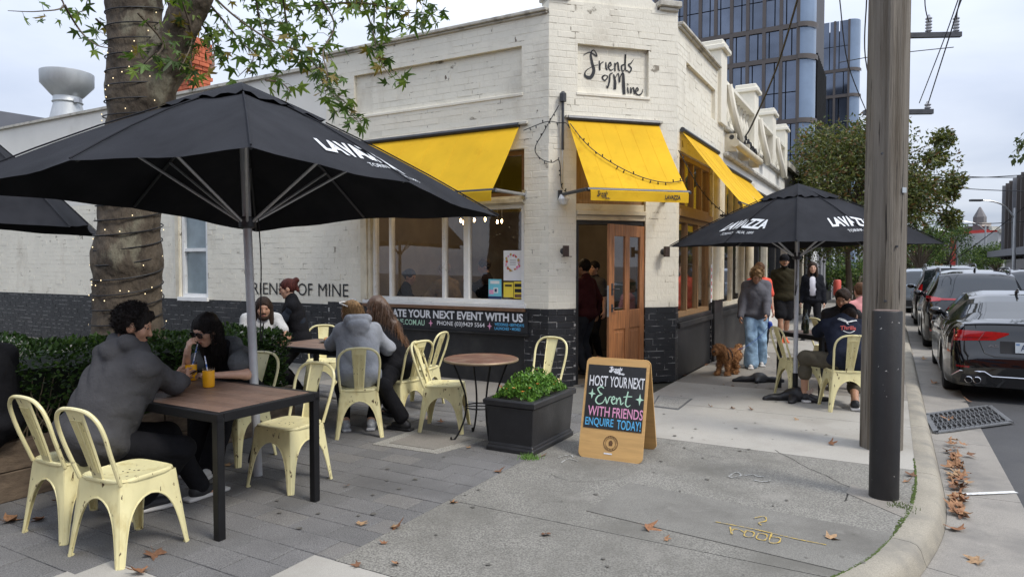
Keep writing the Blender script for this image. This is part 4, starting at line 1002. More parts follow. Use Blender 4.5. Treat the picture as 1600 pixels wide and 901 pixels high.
while z < 6.25:
    ex = .0 if z < 5.62 else (.04 if z < 5.72 else (.08 if z < 6.0 else (.05 if z < 6.15 else .0)))
    for ax, bx in ((D1, D2), (D2, D1), (-D1, -D2), (-D2, -D1)):
        w = .24 + ex
        for k in range(2):
            c = V(-6.62, 14.2, z) + bx * (w - .035) * -1 + ax * (-w + .115 + k * .235 + (row % 2) * .06)
            if bx in (D2, D1): o = link('brick', bme); o.location = c; o.rotation_euler = (0, 0, math.atan2(ax.y, ax.x)); attach(o, ch)
    if ex: MB().box((-6.62, 14.2, z), (.46 + 2 * ex - .02, .46 + 2 * ex - .02, .07), D1).build('core', m_mo, ch)
    z += .083; row += 1
sh = thing('shed', 'dark grey steel roof and pale wall of the building behind the exhaust cowl', 'building', (-20, 26, 0))
MB().poly([AT(-60, 164, 26), AT(86, 187, 26), AT(86, 220, 26), AT(-60, 214, 26)], V(0, 3, 0)).build('roof', M('grey_roof', (.16, .165, .185), .6, var=.1, vs=1), sh)
MB().poly([AT(-60, 216, 26.3), AT(90, 222, 26.3), V(-18.6, 26.3, 0), V(-23, 26.3, 0)], V(0, 3, 0)).build('wall', m_cream, sh)
# ================================================================== FURNITURE
m_ych = M('pale_yellow_enamel', (.76, .69, .38), .34, var=.08, vs=5, spec=.5, bump=.08, bs=60, col2=(.56, .46, .2), c2=(.54, .76), s2=7, col3=(.09, .055, .025), c3=(.635, .66), s3=17, stretch=(1.6, 1.6, .7))
m_bsteel = M('black_powder_coat', (.009, .009, .010), .45, spec=.3, var=.25, vs=10, bump=.1, bs=200, col3=(.25, .25, .25), c3=(.74, .76), s3=30)
m_slat = [M('timber_slat_%d' % i, c, .45, var=.2, vs=7, bump=.25, bs=60, stretch=(1, 1, 1)) for i, c in enumerate([(.20, .125, .09), (.175, .11, .08), (.225, .145, .105)])]
def make_chair():
    t = thing('metal_chair', 'x', 'chair')
    hw = lambda z: .172 + (.44 - z) * .105
    lv = [(0, .026), (.03, .03), (.10, .036), (.17, .045), (.23, .058), (.28, .08), (.31, .104), (.335, .14), (.345, None), (.39, None), (.435, None)]
    for sx in (-1, 1):
        for sy in (-1, 1):
            mb = MB(); edge = {0: [], 1: []}
            for ax in (0, 1):
                rows = []
                for z, w in lv:
                    H = hw(z); inn_ = H - w if w else 0.; c = .012
                    cols = [H - c, H - c - .35 * (H - c - inn_), H - c - .7 * (H - c - inn_), inn_] if w else [H - c, H * .6, H * .3, 0]
                    b = [0, .006, .006, 0] if w and w < .1 else [0, .002, .002, 0]
                    rw = [V(sx * q, sy * (H + bb), z) if ax == 0 else V(sx * (H + bb), sy * q, z) for q, bb in zip(cols, b)]
                    rows.append(rw)
                    if w: edge[ax].append(rw[-1])
                mb.grid(rows)
            P = [[V(sx * (hw(z) - .012), sy * hw(z), z), V(sx * (hw(z) - .003), sy * (hw(z) - .003), z), V(sx * hw(z), sy * (hw(z) - .012), z)] for z, w in lv]; mb.grid(P)
            for ax in (0, 1):
                E = edge[ax] + [V(0, sy * hw(.345), .345) if ax == 0 else V(sx * hw(.345), 0, .345)]
                mb.tube(smoothpts(E, 3), .0055, 6)
            mb.lathe([(.016, 0), (.017, .008)], (sx * (hw(0) - .014), sy * (hw(0) - .014), -.001), 8)
            mb.build('leg', m_ych, t, smooth=True, world=False)
    def sq(r, n=32, e=4.5):
        return [(math.copysign(abs(math.cos(a)) ** (2 / e), math.cos(a)) * r, math.copysign(abs(math.sin(a)) ** (2 / e), math.sin(a)) * r) for a in [2 * math.pi * k / n for k in range(n)]]
    mb = MB(); rings = [[V(x, y, z) for x, y in sq(r)] for r, z in ((.17, .425), (.183, .43), (.187, .44), (.184, .449), (.175, .453), (.160, .447), (.12, .443), (.05, .441), (.004, .4405))]
    mb.ring(rings); st = mb.build('seat', m_ych, t, smooth=True, world=False)
    mb = MB()
    for x in (-.02, .02):
        for y in (-.02, .02): mb.lathe([(.005, 0), (.005, .001)], (x, y, .441), 8)
    mb.build('drain_hole', m_black, st, world=False)
    hoop = [V(-.168, -.168, .43), V(-.176, -.2, .52), V(-.184, -.235, .62), V(-.188, -.262, .71), V(-.172, -.285, .785), V(-.12, -.299, .833), V(-.05, -.304, .848)]
    hoop = hoop + [V(-p.x, p.y, p.z) for p in hoop[::-1]]
    mb = MB(); mb.tube(smoothpts(hoop, 4), .0115, 8); mb.build('back_hoop', m_ych, t, smooth=True, world=False)
    rows = []
    for k in range(9):
        v = k / 8; w = .042 + .026 * v; y = -.172 - .132 * v ** 1.1; z = .44 + .405 * v
        rows.append([V(-w, y + .004, z), V(-w * .9, y - .006, z), V(-w * .45, y - .004 - (.004 if 0 < k < 8 else 0), z), V(w * .45, y - .004 - (.004 if 0 < k < 8 else 0), z), V(w * .9, y - .006, z), V(w, y + .004, z)])
    mb = MB(); mb.grid(rows)
    for q in (.25, .5, .75):
        pts = [V(s * q * (.04 + .022 * v), -.172 - .132 * v ** 1.1 - .011, .44 + .405 * v) for s, vs in ((-1, (.12, .4, .7, .86)), (1, (.86, .7, .4, .12))) for v in vs]; mb.tube(pts, .0022, 4)
    mb.build('back_splat', m_ych, t, smooth=True, world=False)
    mb = MB(); mb.tube([V(-.17, -.17, .40), V(.17, .17, .40)], .008, 6); mb.tube([V(.17, -.17, .405), V(-.17, .17, .405)], .008, 6); mb.build('stretcher', m_ych, t, world=False)
    return t
chair0 = make_chair(); chair_used = [False]
def chair(x, y, fx, fy, label):
    if not chair_used[0]: o = chair0; chair_used[0] = True
    else: o = copy_tree(chair0)
    o.location = (x, y, 0); o.rotation_euler = (0, 0, math.atan2(-fx, fy)); tag(o, label, 'chair', 'pale yellow metal cafe chairs'); return o
chair(-2.17, 3.80, .42, .91, 'empty pale yellow metal chair nearest the camera at the left table')
chair(-2.66, 4.12, .47, .88, 'pale yellow metal chair the man in the charcoal hoodie sits on')
chair(-1.64, 4.96, -.44, -.9, 'empty pale yellow metal chair on the far side of the front table')
chair(-2.28, 5.60, -.40, -.92, 'pale yellow metal chair under the woman in sunglasses')
chair(-1.46, 6.44, -.22, .97, 'pale yellow metal chair under the person in the light grey hoodie')
chair(-1.14, 6.92, -.80, .6, 'pale yellow metal chair under the woman with long brown hair')
chair(-1.06, 7.72, -.86, .3, 'empty pale yellow metal chair behind the long haired woman by the wall')
chair(-.66, 6.62, .93, -.1, 'empty pale yellow metal chair facing the round table, back to the group')
chair(.26, 6.85, -.55, -.82, 'empty pale yellow metal chair between the round table and the planter')
chair(-2.93, 7.75, .35, -.9, 'pale yellow metal chair under the long haired man behind the hedge')
chair(-2.32, 8.25, .2, -.95, 'empty pale yellow metal chair beyond the second table near the wall')
chair(3.53, 8.3, .96, .05, 'empty pale yellow metal chair left of the man in the black cap')
chair(4.62, 9.75, .95, .2, 'pale yellow metal chair behind the right umbrella pole')
chair(3.72, 7.55, .15, .98, 'pale yellow metal chair under the man in the navy tee')
# ---- rectangular slat tables
def slat_table(N, ex, ey, lx, ly, label, h=.745, n=None):
    """N corner, ex along the slats (lx), ey across (ly)"""
    N = Vector((N[0], N[1], 0)); ex, ey = Vector(ex), Vector(ey)
    t = thing('slat_table', label, 'table', tuple(N + ex * lx / 2 + ey * ly / 2))
    for u in (0, 1):
        for v in (0, 1):
            c = N + ex * (.025 + u * (lx - .05)) + ey * (.025 + v * (ly - .05)); MB().box(c + UP * (h - .03) / 2, (.05, .05, h - .03), ex).build('leg', m_bsteel, t, bevel=.004)
    for c, L, ax in ((N + ex * lx / 2 + ey * .0225, lx, ex), (N + ex * lx / 2 + ey * (ly - .0225), lx, ex), (N + ey * ly / 2 + ex * .0225, ly - .092, ey), (N + ey * ly / 2 + ex * (lx - .0225), ly - .092, ey)):
        MB().box(c + UP * (h - .0275), (L, .045, .055), ax).build('frame_rail', m_bsteel, t, bevel=.004)
    n = n or int((ly - .09) / .1); w = (ly - .092) / n
    for k in range(n):
        c = N + ex * lx / 2 + ey * (.046 + (k + .5) * w); MB().box(c + UP * (h - .008), (lx - .094, w - .005, .018), ex).build('slat', m_slat[(k * 7 + k // 2) % 3], t, bevel=.0025)
    return t
TN = V(-1.70, 3.88, 0)
slat_table(TN, D1, D2, 1.35, .80, 'front table with brown slat top and black steel legs, two orange juices on it')
slat_table(V(-1.72, 6.78, 0), D1, D2, 1.1, .75, 'second slat table behind the hedge end where four people gather')
slat_table(V(3.72, 8.12, 0), V(.95, .3, 0).normalized(), V(-.3, .95, 0).normalized(), .8, .8, 'slat table at the right mostly hidden behind the pole')
def onT(d1, d2, z=.748): p = TN + D1 * d1 + D2 * d2; return V(p.x, p.y, z)
# ---- drinks
m_juice = M('orange_juice', (.85, .40, .012), .25, var=.06, vs=20, spec=.5, sss=0, coat=.6)
m_clear = glass_pane('drinking_glass', op=.1)
m_straw = M('blue_striped_straw', (.75, .76, .8), .5, var=0, col2=(.05, .15, .5), c2=(.5, .52), s2=60)
def juice(p, label, lean):
    t = thing('juice_glass', label, 'drink', tuple(p))
    MB().lathe([(.036, .002), (.0405, .008), (.041, .09), (.0405, .118), (.034, .119), (.002, .1195)], p, 20).build('juice', m_juice, t, smooth=True)
    MB().lathe([(.0408, .119), (.041, .135), (.0395, .135), (.0393, .119)], p, 20, cap=False).build('glass', m_clear, t, smooth=True)
    q = p + UP * .07; MB().tube([q, q + Vector(lean)], .0045, 8).build('straw', m_straw, t)
juice(onT(.80, .54), 'orange juice glass with striped straw nearer the table edge', (-.025, 0, .15))
juice(onT(1.16, .66), 'orange juice glass the woman in sunglasses drinks through a straw', (.05, .0, .2))
def tumbler(p, label, h=.1, r=.034, mat=None):
    t = thing('water_glass', label, 'glass', tuple(p)); MB().lathe([(r * .85, 0), (r, h), (r - .0025, h), (r * .8, .008), (.001, .008)], p, 16, cap=True).build('glass', mat or m_clear, t, smooth=True)
tumbler(onT(1.28, .5), 'clear water glass by the wrist of the man in the charcoal hoodie')
m_wg = M('pale_glass', (.5, .52, .38), .1, var=.1, alpha=.6)
p2 = lambda a, b, z=.748: (lambda q: V(q.x, q.y, z))(V(-1.72, 6.78, 0) + D1 * a + D2 * b)
tumbler(p2(.42, .62), 'short faceted water glass on the second table', .09, .036, m_wg)
def bottle(p, label, h=.3, mat=None):
    t = thing('glass_bottle', label, 'bottle', tuple(p)); MB().lathe([(.034, 0), (.036, .01), (.036, h * .58), (.03, h * .66), (.013, h * .78), (.013, h * .97), (.015, h * .97), (.015, h)], p, 14).build('bottle', mat or m_bot, t, smooth=True)
m_bot = M('dark_green_bottle', (.012, .03, .014), .08, var=.1, spec=.8, coat=.5)
bottle(p2(.12, .7), 'dark glass bottle standing on the second table', .3, M('dark_bottle', (.02, .02, .018), .1, var=.1, spec=.8))
bottle(V(3.72, 8.55, .748), 'dark green glass bottle on the right hand table', .3)
t = thing('plate', 'small plate with food on the second table', 'plate', tuple(p2(.66, .5))); MB().lathe([(.05, 0), (.09, .012), (.1, .016), (.09, .016), (.04, .008)], p2(.66, .5), 20).build('plate', M('dark_plate', (.1, .08, .07), .4, var=.1), t, smooth=True)
sdf_obj('food', [('e', tuple(p2(.66, .5) + UP * .03), (.05, .04, .022)), ('e', tuple(p2(.7, .52) + UP * .035), (.03, .03, .02))], .008, M('pastry', (.45, .22, .08), .7, var=.3, vs=40), t)
t = thing('menu_sheet', 'white paper menu lying on the second table', 'menu', tuple(p2(.3, .3))); MB().box(p2(.28, .34) + UP * .002, (.3, .21, .002), D1).build('sheet', m_paper, t)
# ---- round bistro table
RT = V(-.285, 6.25, 0)
t = thing('bistro_table', 'small round bistro table with copper brown top and bent black legs', 'table', tuple(RT))
m_cop = M('worn_copper_top', (.19, .085, .055), .32, metal=.25, var=.3, vs=4, bump=.1, bs=40, col2=(.30, .2, .14), c2=(.5, .7), s2=6)
MB().lathe([(.30, .715), (.33, .72), (.338, .728), (.338, .742), (.33, .749), (.318, .747), (.004, .746)], RT, 40).build('table_top', m_cop, t, smooth=True)
m_rim = M('brass_rim', (.33, .24, .15), .4, metal=.4, var=.2, vs=10)
mb = MB(); mb.tube([RT + V(math.cos(a) * .337, math.sin(a) * .337, .734) for a in [2 * math.pi * k / 40 for k in range(40)]], .011, 8, closed=True); mb.build('rim', m_rim, t, smooth=True)
for k in range(4):
    a = .35 + k * math.pi / 2; u = V(math.cos(a), math.sin(a), 0)
    pts = smoothpts([RT + u * .27 + UP * .715, RT + u * .22 + UP * .6, RT + u * .155 + UP * .42, RT + u * .15 + UP * .25, RT + u * .2 + UP * .1, RT + u * .255 + UP * .015, RT + u * .285 + UP * .012, RT + u * .29 + UP * .035], 5)
    mb = MB(); mb.tube(pts, .009, 8); mb.build('leg', m_bsteel, t, smooth=True)
mb = MB(); mb.tube([RT + V(math.cos(a) * .15, math.sin(a) * .15, .3) for a in [2 * math.pi * k / 24 for k in range(24)]], .006, 6, closed=True); mb.tube([RT + V(-.15, 0, .3), RT + V(.15, 0, .3)], .005, 6); mb.build('stretcher_ring', m_bsteel, t, smooth=True)
# ---- sandwich board
sbd = thing('sandwich_board', 'pine sandwich board with chalk lettering HOST YOUR NEXT Event', 'sign', (.9, 5.7, 0))
m_ply = M('honey_plywood', (.58, .35, .13), .5, var=.12, vs=3, stretch=(1, 1, 8), bump=.1, bs=60, col2=(.42, .25, .1), c2=(.6, .78), s2=5)
BL_, BRt = G(903, 712), G(1003, 725); bx = (BRt - BL_).normalized(); bw = (BRt - BL_).length; bk = V(-bx.y, bx.x, 0)
Hs = .84; lean = .23; bu = (UP * .81 + bk * lean).normalized()
def rounded(o, x, y, w, h, r, n=5):
    out = []
    for cx, cy, a in ((w - r, r, -math.pi / 2), (w - r, h - r, 0), (r, h - r, math.pi / 2), (r, r, math.pi)):
        for k in range(n + 1): q = a + k * math.pi / 2 / n; out.append(o + x * (cx + r * math.cos(q)) + y * (cy + r * math.sin(q)))
    return out
bn = bx.cross(bu)            # outward (towards the camera)
if bn.y > 0: bn = -bn
MB().poly(rounded(BL_, bx, bu, bw, Hs, .045), -bn * .018).build('front_panel', m_ply, sbd)
ob = BL_ + bk * (2 * lean + .02) ; bu2 = (UP * .81 - bk * lean).normalized()
MB().poly(rounded(ob, bx, bu2, bw, Hs, .045), bk * .018).build('back_panel', m_ply, sbd)
mb = MB(); top = BL_ + bu * (Hs - .03); mb.tube([top + bx * .08 - bn * .03, top + bx * .16 - bn * .03], .012, 6); mb.tube([top + bx * (bw - .16) - bn * .03, top + bx * (bw - .08) - bn * .03], .012, 6); mb.build('hinge', m_dsteel, sbd)
o1 = BL_ + bx * .022 + bu * .245
m_cb = M('chalkboard', (.018, .019, .021), .75, var=.35, vs=5, col2=(.05, .05, .052), c2=(.5, .8), s2=4)
MB().poly([o1, o1 + bx * (bw - .044), o1 + bx * (bw - .044) + bu * .535, o1 + bu * .535], bn * .004).build('chalkboard', m_cb, sbd)
oc = o1 + bn * .0055; cw = bw - .044; chh = .535
def btext(s, u0, u1, v0, v1, mat, bold=.03, shear=0.): text('lettering', s, oc + bx * cw * u0 + bu * chh * v0, bx, bu, cw * (u1 - u0), chh * (v1 - v0), mat, sbd, bold, shear, off=0)
btext('HOST', .04, .36, .66, .83, m_chw, .012); btext('YOUR', .40, .70, .66, .83, m_chw, .012); btext('NEXT', .72, .99, .66, .83, m_chw, .012)
btext('WITH', .06, .44, .19, .345, m_chp, .01); btext('FRIENDS', .49, 1., .19, .345, m_chp, .01)
btext('ENQUIRE', .03, .52, .02, .165, m_chb, .012); btext('TODAY!', .58, .98, .02, .165, m_chb, .012)
mb = MB(); strokes(mb, FRI, oc + bx * cw * .37 + bu * chh * .86, bx, bu, cw * .27, chh * .125, .008, off=.0004); mb.build('lettering', m_chw, sbd, fix=False)
EVE = [[(.20, .92, .8), (.12, 1., 1), (.03, .88, 1), (.1, .68, 1), (.16, .62, .8), (.05, .5, 1.1), (.0, .28, 1.2), (.08, .12, 1), (.2, .2, .7), (.26, .42, .6)], [(.26, .5, .8), (.31, .22, 1.2), (.33, .2, .8), (.38, .5, .8), (.44, .52, .6)],
       [(.44, .35, .6), (.53, .45, .9), (.49, .55, .9), (.44, .36, 1.1), (.49, .18, 1), (.57, .26, .6)], [(.58, .5, .8), (.585, .18, 1.1), (.6, .36, .7), (.66, .52, .9), (.69, .36, 1.1), (.71, .18, .9), (.78, .3, .6)],
       [(.88, .86, .9), (.84, .4, 1.2), (.84, .2, 1.), (.9, .1, .8), (.97, .2, .5)], [(.76, .56, .7), (.86, .6, .9), (1., .62, .7)]]
mb = MB(); strokes(mb, EVE, oc + bx * cw * .18 + bu * chh * .345, bx, bu, cw * .62, chh * .31, .0105, off=.0004); mb.build('lettering', m_chg, sbd, fix=False)
for u, v, r in ((.105, .535, .045), (.93, .50, .05)): mb = MB(); star4(mb, oc + bx * cw * u + bu * chh * v + bn * .0004, bx, bu, r, .2); mb.build('star', m_chg, sbd, fix=False)
m_stamp = M('burnt_stamp', (.12, .06, .025), .8, var=.2, vs=60)
ctr = BL_ + bx * bw * .5 + bu * .135 + bn * .002; mb = MB()
for r, q in ((.06, .0022), (.043, .0014)): mb.tube([ctr + bx * math.cos(a) * r + bu * math.sin(a) * r for a in [2 * math.pi * k / 36 for k in range(36)]], q, 4, closed=True)
for k in range(22):
    if k in (0, 11): continue
    a = 2 * math.pi * k / 22; mb.box(ctr + (bx * math.cos(a) + bu * math.sin(a)) * .052, (.006, .001, .01), bx * math.sin(a) - bu * math.cos(a), bn)
mb.add([ctr + bx * x + bu * y for x, y in ((-.014, -.02), (.014, -.02), (.018, .005), (.008, .024), (-.008, .024), (-.018, .005))], [(0, 1, 2, 3, 4, 5)]); mb.build('stamp', m_stamp, sbd)
MB().box(BL_ + bx * bw * .47 + bu * .05 + bn * .002, (.07, .001, .012), bx, bn, bu).build('maker_mark', m_chw, sbd)
# ---- planter with flowers
PC = G(832, 712); pl = thing('planter_box', 'square black moulded planter box beside the sandwich board', 'planter', tuple(PC + D1 * .2 + D2 * .4))
m_plas = M('black_planter_plastic', (.022, .022, .024), .42, var=.25, vs=6, bump=.15, bs=60, col2=(.05, .05, .05), c2=(.6, .78), s2=8)
wx, wy = .44, .80
def pring(e, z): 
    c = PC + D1 * wx / 2 + D2 * wy / 2; return [c + D1 * (sx * (wx / 2 + e)) + D2 * (sy * (wy / 2 + e)) + UP * z for sx, sy in ((-1, -1), (1, -1), (1, 1), (-1, 1))]
mb = MB(); mb.ring([pring(e, z) for e, z in ((.012, 0), (.012, .035), (.0, .045), (0, .06), (-.01, .07), (.012, .39))]); mb.build('body', m_plas, pl, bevel=.004)
mb = MB(); mb.ring([pring(e, z) for e, z in ((.012, .392), (.03, .40), (.032, .44), (.02, .452), (-.02, .452), (-.03, .42))], cap=False); mb.build('rim', m_plas, pl)
mb = MB(); mb.add(pring(-.02, .425), [(0, 1, 2, 3)]); mb.build('soil', m_bed, pl)
def leafcloud(n, sampler, size, r, up=.5, asp=.55):
    """small folded leaves: returns MB"""
    mb = MB()
    for _ in range(n):
        p, nrm = sampler(r); s = size * r.uniform(.6, 1.35)
        d = (Vector(nrm) * up + V(r.gauss(0, 1), r.gauss(0, 1), r.gauss(0, .8)) * .6).normalized(); x = d.cross(V(r.gauss(0, 1), r.gauss(0, 1), r.gauss(0, 1))).normalized(); y = d.cross(x); w = s * asp * .5
        p = Vector(p); q = p + d * s
        mb.add([p, p + d * s * .45 + x * w + y * s * .1, q, p + d * s * .45 - x * w + y * s * .1], [(0, 1, 2), (0, 2, 3)])
    return mb
m_fl = [M('bedding_leaf_%d' % i, c, .45, var=.3, vs=25, spec=.4) for i, c in enumerate([(.095, .21, .025), (.06, .15, .02), (.15, .28, .04)])]
pc = PC + D1 * wx / 2 + D2 * wy / 2
fl = thing('bedding_plant', 'low bright green bedding plant with small orange flowers in the black planter', 'plant', (pc.x, pc.y, .43))
def smp(r):
    while True:
        u, v = r.uniform(-1, 1), r.uniform(-1, 1); h = max(0, 1 - .55 * u * u - .5 * v * v) 
        p = pc + D1 * u * .2 + D2 * v * .37; z = .43 + .19 * h * r.uniform(.3, 1.) * (1 + .25 * math.sin(u * 7 + v * 9)); return V(p.x, p.y, z), V(u * .5, v * .3, 1)
for i, n in enumerate((1500, 1100, 900)): leafcloud(n, smp, .034, random.Random(20 + i), 1.).build('foliage', m_fl[i], fl, fix=False)
m_of = M('orange_petals', (.6, .17, .02), .6, var=.3, vs=40)
rr = random.Random(8); mb = MB()
for _ in range(22):
    p, n = smp(rr); p.z = max(p.z, .5) + .025
    for k in range(6): a = k * 1.047; d = V(math.cos(a), math.sin(a), .4) * .014; mb.add([p, p + d + V(-d.y, d.x, 0) * .4, p + d - V(-d.y, d.x, 0) * .4], [(0, 1, 2)])
mb.build('flowers', m_of, fl, fix=False)
# ---- market umbrellas
m_umb = M('charcoal_canvas', (.023, .024, .028), .9, var=.25, vs=2.5, spec=.1, bump=.12, bs=350, col2=(.03, .031, .035), c2=(.5, .75), s2=2.2)
m_alu = M('brushed_aluminium', (.52, .53, .55), .45, metal=.3, var=.1, vs=10)
def umbrella(c, apex, rc_, rm_, zc, zm, ang, hub, label, pole_r=.032, texts=(), scal=.12, base=0., lower_black=0., tilt=0., lx=0.):
    t = thing('market_umbrella', label, 'umbrella', (c[0], c[1], base)); c = V(c[0], c[1], 0)
    tips = []
    for k in range(8):
        a = R(ang + 45 * k); r_, z_ = (rc_, zc) if k % 2 == 0 else (rm_, zm); tips.append(c + V(math.cos(a) * r_, math.sin(a) * r_, z_ - tilt * math.sin(a) * r_))
    ap = c + UP * (apex - .06) + V(lx, 0, 0); hc = c + V(lx * hub / apex, 0, 0)
    def ribp(k, tt):
        p = ap.lerp(tips[k % 8], tt); p.z += .05 * math.sin(math.pi * tt); return p       # slightly bowed ribs
    def surf(k, f, tt):                      # sector k, fraction f between ribs, tt from apex to edge
        p = ribp(k, tt).lerp(ribp(k + 1, tt), f); s = math.sin(math.pi * f)
        p.z -= .035 * s * tt + .008 * math.sin(9 * f + 14 * tt + k) * tt * s
        if tt > .6: e = (tt - .6) / .4; q = ribp(k, 0).lerp(p, 1 - .045 * s * e ** 2 * scal / .12); q.z = p.z + .03 * s * e ** 2; p = q
        return p
    mb = MB(); NF, NT = 8, 14
    for k in range(8):
        mb.grid([[surf(k, i / NF, j / NT) for i in range(NF + 1)] for j in range(1, NT + 1)])
    can = mb.build('canopy', m_umb, t, smooth=True, fix=False)
    mb = MB()
    for k in range(8): mb.grid([[surf(k, i / 6, tt) + UP * (.035 + (.012 * math.sin(i * 2.1 + k) if j == 3 else 0) - (.012 if j == 3 else 0)) for i in range(7)] for j, tt in enumerate((.005, .1, .2, .30))])
    mb.build('vent_cap', m_umb, t, smooth=True, fix=False)
    mb = MB()
    for k in range(8): mb.tube([ribp(k, tt) + UP * .012 for tt in (.3, .5, .7, .85, 1.)], .006, 5)
    mb.build('seam', m_umb, can)
    for k in range(8):
        mb = MB(); mb.tube([ribp(k, tt) - UP * .022 for tt in (.02, .3, .6, .97)], .011, 6); rb = mb.build('rib', m_dsteel, t)
        f = .62 if k % 2 else .5; q = ribp(k, f) - UP * .03; h0 = hc + UP * hub + (q - hc - UP * (q.z)).normalized() * .05
        mb = MB(); mb.tube([h0, q], .0105, 6); mb.build('strut', m_alu, rb)
    mb = MB(); mb.tube([c + UP * base, ap], pole_r, 14); mb.build('pole', m_alu, t, smooth=True)
    if lower_black: mb = MB(); mb.tube([c + UP * base, c + UP * lower_black], pole_r + .006, 14); mb.build('pole_sleeve', m_bsteel, t, smooth=True)
    mb = MB(); mb.lathe([(pole_r + .001, -.05), (pole_r + .03, -.04), (pole_r + .03, .03), (pole_r + .001, .04)], hc + UP * hub, 14); mb.build('hub', m_dsteel, t, smooth=True)
    m_prt = M('white_print', (.62, .64, .66), .7, var=.08, vs=20)
    for kmid, s, x0, x1, t0, t1, bold in texts:
        def fn(u, v):
            x = x0 + (x1 - x0) * u; tt = t1 + (t0 - t1) * v
            p = surf(kmid, x, tt) if x >= 0 else surf(kmid - 1, 1 + x, tt); nn = (p - ap); q = V(nn.x, nn.y, 0).normalized(); return p + (UP + q * .3) * .007
        text('lettering', s, (0, 0, 0), (1, 0, 0), (0, 1, 0), 1, 1, m_prt, t, bold, .1 if bold > .02 else 0, fn=fn)
    return t
umbrella((-1.94, 5.13), 3.0, 1.95, 1.38, 2.06, 2.12, -69.7, 1.93, tilt=.062, lx=-.09, label='large charcoal market umbrella shading the front left table', texts=((1, 'LAVAZZA', -.46, .30, .71, .84, .04), (1, 'TORINO, ITALIA, 1895', -.16, .35, .87, .905, .0)))
umbrella((3.39, 8.07), 2.60, 1.50, 1.06, 1.84, 1.86, -113, 1.72, 'smaller charcoal market umbrella on the right by the timber pole', pole_r=.026, lower_black=.32,
         texts=((1, 'LAVAZZA', -.42, .42, .66, .80, .04), (1, 'TORINO, ITALIA, 1895', -.22, .40, .84, .88, .0), (7, 'LAVAZZA', -.45, .45, .66, .80, .04), (7, 'TORINO, ITALIA, 1895', -.3, .3, .84, .88, .0)))
umbrella((-6.75, 8.1), 3.62, 2.05, 1.45, 2.02, 2.12, -20, 1.9, 'charcoal market umbrella cut off by the left picture edge')
# cable hanging on the pole, cords
for (x, y, z0, z1, lab) in ((-1.90, 5.09, 1.05, 1.95, 'thin black cord hanging down beside the left umbrella pole'), (3.35, 8.03, 1.25, 1.75, 'black cord hanging under the right umbrella')):
    o = MB().tube(smoothpts([V(x, y, z1), V(x + .02, y - .01, (z0 + z1) / 2 + .1), V(x + .005, y, z0), V(x + .03, y, z0 + .12)], 5), .005, 5).build('cord', m_wire); tag(o, lab, 'cord')
# sand bags over the umbrella feet
m_bag = M('black_nylon_bag', (.014, .014, .016), .5, var=.2, vs=8, bump=.5, bs=25)
def bag(c, arms, h, label, patch=None):
    t = thing('umbrella_base_bag', label, 'sand bag', tuple(c)); pr = []
    for (x, y, r) in arms: pr.append(('c', (c[0], c[1], h * .5), (c[0] + x, c[1] + y, .02), h * .55, r))
    P, Fq = nets(pr, .012, .06, lambda X, Y, Z: fold(X, Y, Z, .012, 34., 1.)); P[:, 2] = np.maximum(P[:, 2], .001)
    link('bag', np_mesh('bag', [(P, Fq, 0)], m_bag), t)
    if patch: p = Vector(c) + Vector(patch); MB().box(p, (.1, .004, .05), V(.9, .2, .35).normalized()).build('label_patch', M('bag_label', (.5, .38, .33), .6, var=.2, vs=40), t)
bag((3.38, 8.02, 0), [(-.35, .02, .03), (-.15, -.2, .03), (.36, -.06, .02), (.2, -.17, .03), (.1, .2, .04), (-.1, .1, .05)], .12, 'crumpled black base bag around the foot of the right umbrella pole', (.12, -.1, .12))
bag((3.42, 9.3, 0), [(-.35, .02, .03), (-.1, -.12, .03), (.3, -.02, .03), (.1, .15, .04)], .1, 'crumpled black base bag lying behind the right umbrella pole')
bag((3.62, 6.55, 0), [(.12, .03, .04), (-.1, .05, .04), (.02, -.1, .05)], .1, 'small black bag on the ground at the foot of the timber pole')
# bag hanging from the front chair
t = thing('hanging_strap', 'black bag strap dangling from the empty chair by the umbrella pole', 'strap', (-1.95, 4.95, .25))
mb = MB(); mb.tube(smoothpts([V(-1.83, 4.98, .44), V(-1.87, 4.93, .36), V(-1.89, 4.92, .28), V(-1.92, 4.92, .2), V(-1.93, 4.92, .16)], 4), [.03, .035, .034, .03, .03, .03, .028, .026, .024, .02, .02, .018, .016, .014, .012, .01, .008][:17], 8, flat=.4); mb.build('strap', m_bag, t, smooth=True)
# ================================================================== PEOPLE
def nv(*a): return np.array(a, float)
def unit(v): v = np.array(v, float); return v / (np.linalg.norm(v) + 1e-9)
def ik(s, w, l1, l2, hint):
    s, w = np.array(s, float), np.array(w, float); d = w - s; L = np.linalg.norm(d); mxl = (l1 + l2) * .995
    if L > mxl: w = s + d / L * mxl; d = w - s; L = mxl
    a = (l1 * l1 - l2 * l2 + L * L) / (2 * L); h = math.sqrt(max(l1 * l1 - a * a, 0)); u = d / L
    p = np.array(hint, float); p = p - u * (p @ u); p = unit(p)
    return s + u * a + p * h, w
SK = {k: M('skin_' + k, c, .5, var=.08, vs=20, sss=.12, bump=.05, bs=300) for k, c in dict(fair=(.56, .33, .23), tan=(.42, .23, .145), olive=(.36, .2, .125), pale=(.6, .39, .3), brown=(.2, .1, .06)).items()}
m_eye = M('eye_dark', (.02, .012, .01), .15, var=0, spec=.7); m_lip = M('lip', (.38, .13, .11), .45, var=.05)
def fab(name, col, bs=35., var=.16, rough=.95, **k): return M(name, col, rough, var=var, vs=9, bump=.55, bs=bs * .5, bdist=.02, spec=.12, **k)
def hairm(name, col): return M(name, col, .6, var=.55, vs=60, stretch=(1, 1, .12), bump=.8, bs=160, spec=.2)
